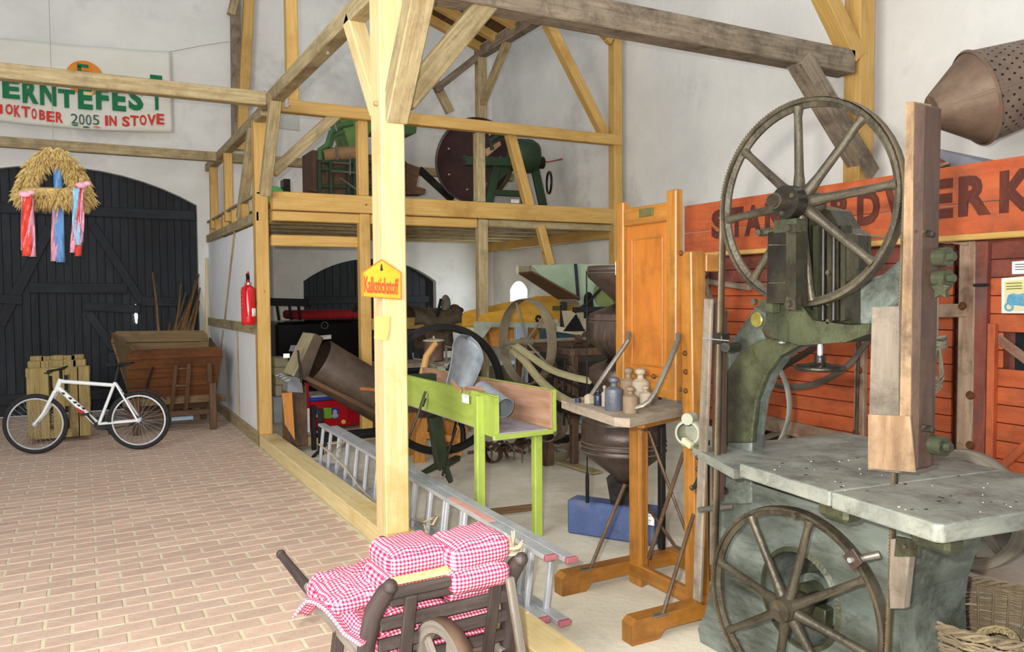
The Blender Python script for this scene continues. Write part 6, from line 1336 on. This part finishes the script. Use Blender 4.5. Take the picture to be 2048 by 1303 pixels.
# ---------------------------------------------------------------- perforated cone on the wall
cone_m = mat('cone_metal', '#6c5646', '#8a7460', '#a04a34', scale=3, rough=.55, bump=.15, metal=.15); perf = mat('perforated_metal', '#6e5c50', '#8a7868', '#6a4450', scale=3, rough=.55, bump=.1, metal=.15)
nt = perf.node_tree; n = nt.nodes; L = nt.links; bs = n['Principled BSDF']; src = bs.inputs['Base Color'].links[0].from_socket
uvn = n.new('ShaderNodeTexCoord'); mpn = n.new('ShaderNodeMapping'); mpn.inputs['Scale'].default_value = (17, 17, 17); mpn.inputs['Rotation'].default_value = (0, 0, .6); L.new(uvn.outputs['UV'], mpn.inputs[0])
fr2 = n.new('ShaderNodeVectorMath'); fr2.operation = 'FRACTION'; L.new(mpn.outputs[0], fr2.inputs[0]); sb2 = n.new('ShaderNodeVectorMath'); sb2.operation = 'SUBTRACT'; sb2.inputs[1].default_value = (.5, .5, 0); L.new(fr2.outputs[0], sb2.inputs[0])
ln = n.new('ShaderNodeVectorMath'); ln.operation = 'LENGTH'; L.new(sb2.outputs[0], ln.inputs[0]); lt = n.new('ShaderNodeMath'); lt.operation = 'LESS_THAN'; lt.inputs[1].default_value = .17; L.new(ln.outputs['Value'], lt.inputs[0])
mx = n.new('ShaderNodeMix'); mx.data_type = 'RGBA'; L.new(lt.outputs[0], mx.inputs[0]); L.new(src, mx.inputs[6]); mx.inputs[7].default_value = srgb('#1c1614'); L.new(mx.outputs[2], bs.inputs['Base Color'])
ce = P(1868, 222, d=5.95); axc = (RT+UP*.30-FW*.12).normalized(); cm = ce+axc*.30
cn = thing('perforated_drum', 'rusty perforated metal drum with a plain cone end mounted high on the right wall', 'drum', ce)
dl = (cm-ce).length
MB().lathe([(0, -.02), (.12, -.015), (.14, .01), (.345, dl)], ce, axc, 48).build('cone', cone_m, cn)
MB().lathe([(.345, dl-.015), (.36, dl), (.345, dl+.015)], ce, axc, 48).build('seam_ring', cone_m, cn)
MB().lathe([(.348, dl), (.30, dl+.45), (.295, dl+.52), (0, dl+.52)], ce, axc, 48).build('perforated_shell', perf, cn)
MB().cyl(cm+V((.2, 0, 0)), V((6.78, cm.y, cm.z)), .03, n=12).build('wall_bracket', dark_steel, cn)
# ================================================================ wheelbarrow with gingham cushions
bwood = mat('barrow_wood', '#312826', '#4c413e', '#5f5651', scale=2.4, grain=9, rough=.55, bump=.3, spec=.5); bwood2 = mat('barrow_wood_grey', '#6c645c', '#8d857b', '#544b43', scale=2.4, grain=9, rough=.75, bump=.35)
gm_ = mat('gingham', '#ffffff', '#ffffff', scale=3, rough=.95, bump=.1); nt = gm_.node_tree; n = nt.nodes; L = nt.links; bs = n['Principled BSDF']
tc = n.new('ShaderNodeTexCoord'); sc_x = n.new('ShaderNodeVectorMath'); sc_x.operation = 'SCALE'; sc_x.inputs['Scale'].default_value = 1/.0155; L.new(tc.outputs['UV'], sc_x.inputs[0])
fx = n.new('ShaderNodeVectorMath'); fx.operation = 'FRACTION'; L.new(sc_x.outputs[0], fx.inputs[0]); sp_ = n.new('ShaderNodeSeparateXYZ'); L.new(fx.outputs[0], sp_.inputs[0])
g1 = n.new('ShaderNodeMath'); g1.operation = 'GREATER_THAN'; g1.inputs[1].default_value = .5; L.new(sp_.outputs[0], g1.inputs[0]); g2 = n.new('ShaderNodeMath'); g2.operation = 'GREATER_THAN'; g2.inputs[1].default_value = .5; L.new(sp_.outputs[1], g2.inputs[0])
ad = n.new('ShaderNodeMath'); L.new(g1.outputs[0], ad.inputs[0]); L.new(g2.outputs[0], ad.inputs[1]); dv = n.new('ShaderNodeMath'); dv.operation = 'MULTIPLY'; dv.inputs[1].default_value = .5; L.new(ad.outputs[0], dv.inputs[0])
rg_ = n.new('ShaderNodeValToRGB'); rg_.color_ramp.interpolation = 'CONSTANT'; e = rg_.color_ramp.elements; e[0].color = srgb('#e6cfd8'); e[0].position = 0; e[1].color = srgb('#cf6c88'); e[1].position = .25; e2 = e.new(.75); e2.color = srgb('#98163a')
L.new(dv.outputs[0], rg_.inputs[0]); L.new(rg_.outputs[0], bs.inputs['Base Color'])
wb = thing('wheelbarrow', 'old dark wooden wheelbarrow with slatted headboard in the foreground', 'wheelbarrow', (1.25, 2.9, 0))
zH = .46
HL, HR = P(562, 1108, z=zH), P(764, 1080, z=zH)
TL_, TR_ = P(772, 1183, z=.60), P(1032, 1128, z=.60)
print('barrow', HL, HR, TL_, TR_)
hd_ = (TR_-TL_).normalized(); fwd = V((hd_.y, -hd_.x, 0))   # towards the camera
lean = (fwd*.20+V((0, 0, 1))).normalized()
def hb_(t, s): return TL_.lerp(TR_, t)-lean*s          # t across, s down the headboard
# handles / side shafts
for H, t in ((HL, 0.05), (HR, .95)):
    low = hb_(t, .42)-fwd*.02; low.z = .20
    end = low+fwd*.42; end.z = .19
    MB().tube([H, H.lerp(low, .12), H.lerp(low, .35)], [.020, .021, .026], 10).ball(H, .024, 10).build('handle', bwood, wb)
    a_, b_ = H.lerp(low, .30), low+fwd*.05; MB().beam(a_, b_, .045, .065, ch=.012).build('shaft', bwood2, wb)
    MB().beam(low, end.lerp(V((end.x, end.y, end.z)), 1), .045, .06, ch=.01).build('wheel_arm', bwood, wb)
    lgp = H.lerp(low, .62); MB().beam(lgp+V((0, 0, .0)), V((lgp.x+(-.04 if t < .5 else .04), lgp.y, 0)), .045, .05, up=(0, 1, 0)).build('leg', bwood, wb)
for k in (.42, .6, .78, .95): a_, b_ = HL.lerp(hb_(.05, .42), k), HR.lerp(hb_(.95, .42), k); a_.z -= .02; b_.z -= .02; MB().beam(a_, b_, .09, .02).build('bed_slat', bwood2, wb)
# headboard: curved stiles, top rail, slats
for t in (0, 1):
    pts = [hb_(t, -.035)+fwd*.035, hb_(t, .0), hb_(t, .08)-fwd*.02+hd_*(-.035 if t == 0 else -.02), hb_(t, .22)-fwd*.015+hd_*(-.06 if t == 0 else -.0), hb_(t, .42)+hd_*(-.06 if t == 0 else -.0)]
    for k in range(len(pts)-1): pass
    m_ = MB()
    rr = [.026, .036, .038, .034, .036]
    m_.tube(pts, rr, 10); m_.ball(pts[0], .029, 12); m_.build('curved_stile', bwood, wb)
MB().beam(hb_(.03, .012), hb_(.97, .012), .035, .04, ch=.01).build('top_rail', bwood, wb)
MB().beam(hb_(.03, .052), hb_(.97, .052), .025, .028, ch=.005).build('top_rail', bwood, wb)
for s_ in (.135, .225, .315): MB().beam(hb_(-.03, s_), hb_(.97, s_), .022, .05, ch=.005).build('slat', bwood, wb)
for t in (.17, .83): MB().beam(hb_(t, .03)+fwd*.018, hb_(t-.02, .42)+fwd*.018, .05, .02, up=fwd, ch=.004).build('upright', bwood, wb)
# iron-shod struts from the headboard to the wheel arms (visible leg at the right)
MB().beam(hb_(.90, .03)+fwd*.05, V((hb_(.98, 0)+fwd*.14).to_tuple()[:2]+(.0,)), .035, .03, up=(0, 1, 0)).build('prop', bwood2, wb)
# wheel
wcx = P(893, 1245, z=.50); WR = .235; wct = V((wcx.x, wcx.y, WR))+hd_*.0
axw = hd_
MB().rim(wct, axw, WR+.03, .045, .05, 48).build('wheel_rim', bwood2, wb)
MB().lathe([(WR+.033, -.026), (WR+.033, .026)], wct, axw, 48).build('iron_tyre', rust, wb, solid=.004)
MB().lathe([(.02, -.10), (.045, -.08), (.055, 0), (.045, .08), (.02, .10)], wct, axw, 20).build('wheel_hub', bwood2, wb)
for k in range(6): a = PI*k/3+.35; d = V((0, 0, 1))*math.sin(a)+fwd*math.cos(a); MB().beam(wct+d*.05, wct+d*(WR-.01), .04, .022, up=axw).build('wheel_spoke', bwood2, wb)
MB().cyl(wct-axw*.28, wct+axw*.28, .014, n=10).build('axle', dark_steel, wb)
# cushions
def cushion(c, ex, ey, ez, sx, sy, sz, e=.38, label='', sag=0, wob=.004, fold=0):
    ex, ey, ez = V(ex).normalized(), V(ey).normalized(), V(ez).normalized(); mb = MB(); n1, n2 = 40, 20
    sg = lambda v: (abs(v)**e)*(1 if v >= 0 else -1)
    vs = []
    ph = random.random()*9
    for j in range(n2+1):
        th_ = -PI/2+PI*j/n2
        for i in range(n1):
            a = 2*PI*i/n1; x = sg(math.cos(th_))*sg(math.cos(a)); y = sg(math.cos(th_))*sg(math.sin(a)); zz_ = sg(math.sin(th_))
            edge = max(abs(x), abs(y)); puff = 1-.55*edge**6
            p = V(c)+ex*x*sx/2+ey*y*sy/2+ez*zz_*sz/2*puff+ez*(wob*math.sin(9*x+ph)*math.cos(7*y+ph)-sag*x*x)
            vs.append(p)
    fs = [[j*n1+i, j*n1+(i+1) % n1, (j+1)*n1+(i+1) % n1, (j+1)*n1+i] for j in range(n2) for i in range(n1)]
    mb.add(vs, fs, (ex, ey, ez), smooth=True)
    return mb.build('cushion', gm_, None, label, 'cushion', 'pink and white gingham cushions piled in the wheelbarrow', sharp=80)
up_ = V((0, 0, 1)); back = -fwd
g_l = 'pink and white gingham cushion '
cushion(P(818, 1106, z=.66), hd_, back, up_, .28, .27, .125, label='gingham cushion on top of the left stack in the wheelbarrow')
cushion(P(942, 1096, z=.67)+back*.02, hd_*1+up_*.08, back, up_, .28, .27, .135, label='gingham cushion on top of the right stack, in front of the ladder')
cushion(P(822, 1158, z=.58)+back*.06, hd_, back, up_, .29, .29, .12, label='gingham cushion second from top in the left stack')
cushion(P(950, 1148, z=.58)+back*.07, hd_, back, up_, .29, .29, .12, label='gingham cushion second from top in the right stack, beside the rope knot')
cushion(hb_(.27, .06)+back*.16, hd_, back, up_, .28, .28, .06, label='gingham cushion with yellow foam strip on it, behind the top rail')
cushion(hb_(.74, .10)+back*.20, hd_, back, up_, .28, .34, .09, label='gingham cushion just behind the top rail at its right half')
cushion(hb_(.28, .15)+back*.20, hd_, back, up_, .28, .36, .09, label='gingham cushion seen through the upper slat gap at the left')
cushion(hb_(.50, .24)+back*.20, hd_, back, up_, .56, .36, .09, label='wide gingham cushion seen through the middle slat gap')
cushion(hb_(.50, .33)+back*.20, hd_, back, up_, .56, .36, .09, label='wide gingham cushion at the very bottom behind the lowest slat')
cushion(P(700, 1175, z=.52), hd_*.9+up_*.12, back, up_, .30, .36, .10, label='crumpled gingham cushion lying left of the two stacks', wob=.014)
MB().obox(hb_(.34, .0)+back*.045+V((0, 0, .018)), hd_, back, up_, .30, .06, .016).build('foam_sheet', mat('foam_yellow', '#dccb76', '#e6d88c', scale=8, rough=.9, bump=.1), None, 'thin strip of yellow foam sticking out of the cushion pile', 'foam')
# draped striped cloth spilling over the left shaft
def drape(u, v):
    a = P(585, 1210, z=.50); b = P(735, 1150, z=.50); c_ = P(720, 1290, z=.42); d_ = P(840, 1180, z=.46)
    p = a.lerp(b, v)*(1-u)+c_.lerp(d_, v)*u
    p.z += .05*math.sin(PI*min(1, u*1.3))+.012*math.sin(26*v+3*u)*(1-.3*u)-.10*max(0, .16-u)*3*0
    p.z -= .05*(1-min(1, u*5)); return p
dr = MB().grid(drape, 30, 40, uvscale=(.45, .55)).build('draped_cushion', gm_, None, 'large limp pink gingham cushion cloth spilling over the left shaft of the wheelbarrow', 'cushion', solid=.012)
# fringe knot of rope at the right end of the rail
kr = MB(); kc = TR_+V((.0, .02, .05))
for k in range(14): kr.tube([kc, kc+V((random.uniform(-.03, .05), random.uniform(-.02, .05), random.uniform(.02, .09)))], .0035, 4)
kr.tube([kc+V((math.cos(t)*.035, math.sin(t)*.035, -.02+.004*t)) for t in [i*.5 for i in range(26)]], .006, 5); kr.build('rope_knot', rope_m, None, 'frayed rope knot tied round the right end of the wheelbarrow rail', 'rope', kind='stuff')
# ---------------------------------------------------------------- wicker basket lower right
wick = mat('wicker', '#6a5c48', '#8c7c62', '#4a3e30', scale=9, grain=4, rough=.8, bump=.5); wick2 = mat('wicker_pale', '#94835e', '#b09f78', '#6e5e42', scale=9, grain=4, rough=.8, bump=.4)
bc = P(1985, 1225, z=.42); bc.z = 0
bs_ = thing('wicker_basket', 'round grey-brown wicker basket on the floor at the lower right behind the saw', 'basket', bc)
RB = .34; nR = 24; wv = MB()
for j in range(nR):
    z = .02+.40*j/(nR-1); R_ = RB*(.78+.22*math.sin(PI*.5*j/(nR-1))); ph = random.random()*9
    for q_i in range(2):
        pts = [bc+V((math.cos(t)*(R_+.008*math.sin(t*18+PI*(j+q_i))+random.uniform(-.003, .003)), math.sin(t)*(R_+.008*math.sin(t*18+PI*(j+q_i))), z+.006*math.sin(3*t+ph)+random.uniform(-.003, .003)+.006*q_i)) for t in [2*PI*i/72 for i in range(72)]]
        wv.tube(pts, .0062, 5, closed=True)
wv.build('woven_wall', wick, bs_, kind='stuff')
stk_ = MB()
for k in range(36): t = 2*PI*k/36; stk_.tube([bc+V((math.cos(t)*RB*.78, math.sin(t)*RB*.78, .01)), bc+V((math.cos(t)*RB, math.sin(t)*RB, .43))], .005, 5)
stk_.build('stakes', wick, bs_, kind='stuff'); MB().cyl(bc+V((0, 0, .01)), bc+V((0, 0, .03)), RB*.78, n=32).build('bottom', wick, bs_)
rm = MB()
for q_i in range(3): rm.tube([bc+V((math.cos(t)*(RB+.012*math.cos(14*t+2*PI*q_i/3)), math.sin(t)*(RB+.012*math.cos(14*t+2*PI*q_i/3)), .435+.012*math.sin(14*t+2*PI*q_i/3))) for t in [2*PI*i/140 for i in range(140)]], .008, 5, closed=True)
rm.build('braided_rim', wick, bs_, kind='stuff')
hc2 = P(1990, 1285, z=.30); hnd = MB()
for q_i in range(3): hnd.tube([hc2+RT*(math.cos(t)*(.085))+V((0, 0, 1))*(.055*math.sin(t))+RT*(.010*math.cos(12*t+2*PI*q_i/3))+V((0, 0, .010*math.sin(12*t+2*PI*q_i/3))) for t in [PI*i/60 for i in range(61)]], .007, 5)
hnd.build('braided_handle', wick2, bs_, kind='stuff', label='pale braided handle')
# ================================================================ machines on the loft
ZL = 2.778
lgreen = mat('loft_green', '#3c5f38', '#4d7446', '#2d4429', scale=4, rough=.5, bump=.15); lgreen2 = mat('loft_green_bright', '#58753a', '#6b8a44', '#4a6432', scale=3, rough=.5, bump=.1); dgreen = mat('loft_dark_green', '#1f3322', '#2a432c', '#1a241a', scale=4, rough=.5, bump=.15)
maroon = mat('maroon_paint', '#2a1614', '#3a1f1b', '#1d1110', scale=4, rough=.4, bump=.1); lbrown = mat('loft_brown', '#4e3426', '#66462f', '#3a271d', scale=3, grain=6, rough=.6, bump=.2)
YM = 10.6
m_ = lambda px, py, dy=0: P(px, py, y=YM+dy)
lm = thing('grain_cleaner', 'green and brown grain cleaning machine with a big green funnel on the loft', 'machine', (3.5, YM, ZL))
MB().poly3([m_(680, 238), (m_(752, 230)), m_(745, 255), m_(722, 300), m_(700, 296)], .5).build('funnel', lgreen2, lm)
MB().poly3([m_(752, 228, .05), m_(812, 232, .05), m_(834, 252, .05), m_(832, 266, .05), m_(800, 270, .05), m_(745, 262, .05)], .4).build('fan_housing', lgreen, lm)
MB().box((m_(720, 330).x, YM+.3, (m_(700, 388).z+m_(700, 318).z)/2), (m_(815, 330).x-m_(632, 330).x, .55, m_(700, 318).z-ZL-.12)).build('sieve_box', lbrown, lm)
MB().cyl(m_(645, 312, .05), m_(712, 305, .05), .10, n=20).build('feed_roller', mat('tan_roller', '#8a6a48', '#a08058', scale=4, rough=.6), lm)
pp_ = MB(); pp_.tube([m_(640, 320), m_(640, 300), m_(655, 290), m_(662, 265), m_(680, 252), m_(705, 246)], .04, 8); pp_.build('curved_pipe', lgreen, lm)
MB().tube([m_(660, 296, .02), m_(668, 272, .02), m_(690, 262, .02)], .025, 8).build('curved_pipe', lgreen, lm)
for x0 in (637, 660, 695, 708, 745, 800): a = m_(x0, 318); MB().beam((a.x, YM-.02, ZL), (a.x, YM-.02, a.z-.03), .05, .05, up=(0, 1, 0)).build('frame_post', dgreen, lm)
for y0_ in (322, 338, 372): a, b = m_(636, y0_), m_(812, y0_+4); MB().beam(a, b, .05, .05).build('frame_rail', dgreen, lm)
for a, b in (((665, 325), (700, 327)), ((700, 310), (700, 350)), ((672, 290), (675, 320)), ((662, 342), (720, 346)), ((668, 240), (674, 262)), ((680, 355), (712, 378))): MB().tube([m_(*a, -.1), m_(*b, -.1)], .014, 6).build('linkage', steelrod, lm)
MB().lathe([(.30, -.06), (.31, 0), (.30, .06)], m_(640, 352, .3), (1, .2, 0), 28, caps=True).build('side_wheel', lbrown, lm)
MB().poly3([m_(812, 325), m_(840, 335), m_(833, 372), m_(852, 378), m_(850, 388), m_(812, 388)], .3).build('outlet', lbrown, lm); MB().beam(m_(616, 378), m_(650, 384), .06, .05).build('spout', lbrown, lm)
mm = thing('small_green_motor', 'small green motor with black brushes behind the left loft post', 'motor', P(560, 385, y=10.2))
c = P(556, 366, y=10.2); MB().cyl((c.x-.05, 10.2, ZL+.16), (c.x+.05, 10.4, ZL+.16), .14, n=20).build('body', mat('motor_bright_green', '#2f8a35', '#3a9a40', scale=4, rough=.4), mm)
MB().box((c.x+.09, 10.2, ZL+.20), (.08, .2, .36)).tube([(c.x+.10, 10.15, ZL+.36), (c.x+.14, 10.15, ZL+.2), (c.x+.16, 10.15, ZL)], .012, 5).build('brush_holder', blackiron, mm)
MB().box((c.x, 10.3, ZL+.02), (.28, .22, .04)).build('foot', blackiron, mm)
# big disc chopper
dc = P(952, 318, y=10.4); dch = thing('chopper_disc_machine', 'dark disc-wheel turnip chopper with green A-frame on the loft', 'machine', (5.4, 10.3, ZL))
axd = V((.75, .62, .0)).normalized(); c = P(948, 320, y=10.5); Rd = .60
MB().lathe([(0, -.02), (Rd-.03, -.02), (Rd-.03, -.05), (Rd, -.06), (Rd, .06), (Rd-.03, .05), (Rd-.03, .02), (0, .02)], V((c.x, 10.5, c.z)), axd, 56).build('disc_wheel', maroon, dch)
cc_ = V((c.x, 10.5, c.z)); MB().lathe([(Rd+.001, -.065), (Rd+.012, 0), (Rd+.001, .065)], cc_, axd, 56).build('iron_tyre', mat('tyre_olive', '#4f4a36', '#635c44', scale=5, rough=.5, metal=.3), dch, solid=.006)
for k in range(7): a = 2*PI*k/7; d = axd.cross(V((0, 0, 1)))*math.cos(a)+V((0, 0, 1))*math.sin(a); q1 = cc_+d*Rd*.72-axd*.02; MB().cyl(q1, q1-axd*.02, .014, n=8).build('bolt', alu, dch)
YD = 9.95
n_ = lambda px, py, dy=0: P(px, py, y=YD+dy)
MB().lathe([(0, -.18), (.20, -.18), (.24, -.10), (.24, .10), (.20, .18), (0, .18)], n_(1048, 312), (1, -.1, 0), 28).build('drum_hood', dgreen, dch)
MB().poly3([n_(1025, 280), n_(1058, 277), n_(1072, 292), n_(1072, 330), n_(1062, 340), n_(1020, 330)], .3).build('hood_plate', mat('hood_green', '#2f4f30', '#3b5e3a', scale=4, rough=.45), dch)
MB().cyl(cc_-axd*.3, cc_+axd*.75, .035, n=14).build('shaft', dgreen, dch)
MB().beam(n_(930, 322), n_(1075, 326), .12, .12).build('frame_rail', dgreen, dch); MB().beam(n_(985, 385), n_(1060, 388), .08, .08).build('frame_rail', dgreen, dch)
for a, b in (((993, 330), (972, 404)), ((1068, 330), (1092, 408))):
    pa, pb = n_(*a), n_(*b); pb.z = ZL; MB().beam(pa, pb, .12, .06, up=(0, 1, 0)).build('leg', dgreen, dch); MB().beam(pa+V((0, .45, 0)), pb+V((0, .5, 0)), .12, .06, up=(0, 1, 0)).build('leg', dgreen, dch)
MB().poly3([n_(995, 330), n_(1030, 330), n_(985, 375)], .04).build('gusset', dgreen, dch)
MB().beam(n_(958, 402), n_(972, 365), .05, .04).build('red_brace', mat('brick_red_paint', '#7a3a2e', '#8e4a3c', scale=4), dch, label='faded red brace')
MB().tube([n_(1078, 318), n_(1095, 324), n_(1123, 318)], [.02, .018, .035], 8, flat=.4).build('crank_lever', mat('lever_red', '#8a4538', '#a05848', scale=4), dch, label='red crank lever')
MB().cyl(n_(1066, 325), n_(1085, 325), .09, n=16).build('gear', blackiron, dch)
w_ = n_(1098, 365, .15); MB().rim(w_, (.9, -.3, 0), .17, .02, .03, 24).build('small_wheel', blackiron, dch)
MB().tube([n_(985, 300, -.1), n_(980, 282, -.1), n_(995, 272, -.1), n_(1010, 268, -.1)], .03, 8).build('curved_pipe', dgreen, dch)
MB().poly3([n_(968, 300), n_(1000, 282), n_(1002, 290), n_(975, 312)], .05).build('feed_tray', mat('tray_salmon', '#b08468', '#c09878', scale=4), dch)
label_card('label', n_(1030, 402, -.06), (1, 0, 0), (0, 0, 1), .13, .05, 'white card at the foot', dch, 2)
MB().beam(P(838, 338, y=10.9), P(905, 400, y=10.9), .10, .06, up=(0, 1, 0)).build('dark_pole', blackiron, None, 'dark diagonal bar between the two machines on the loft', 'bar')
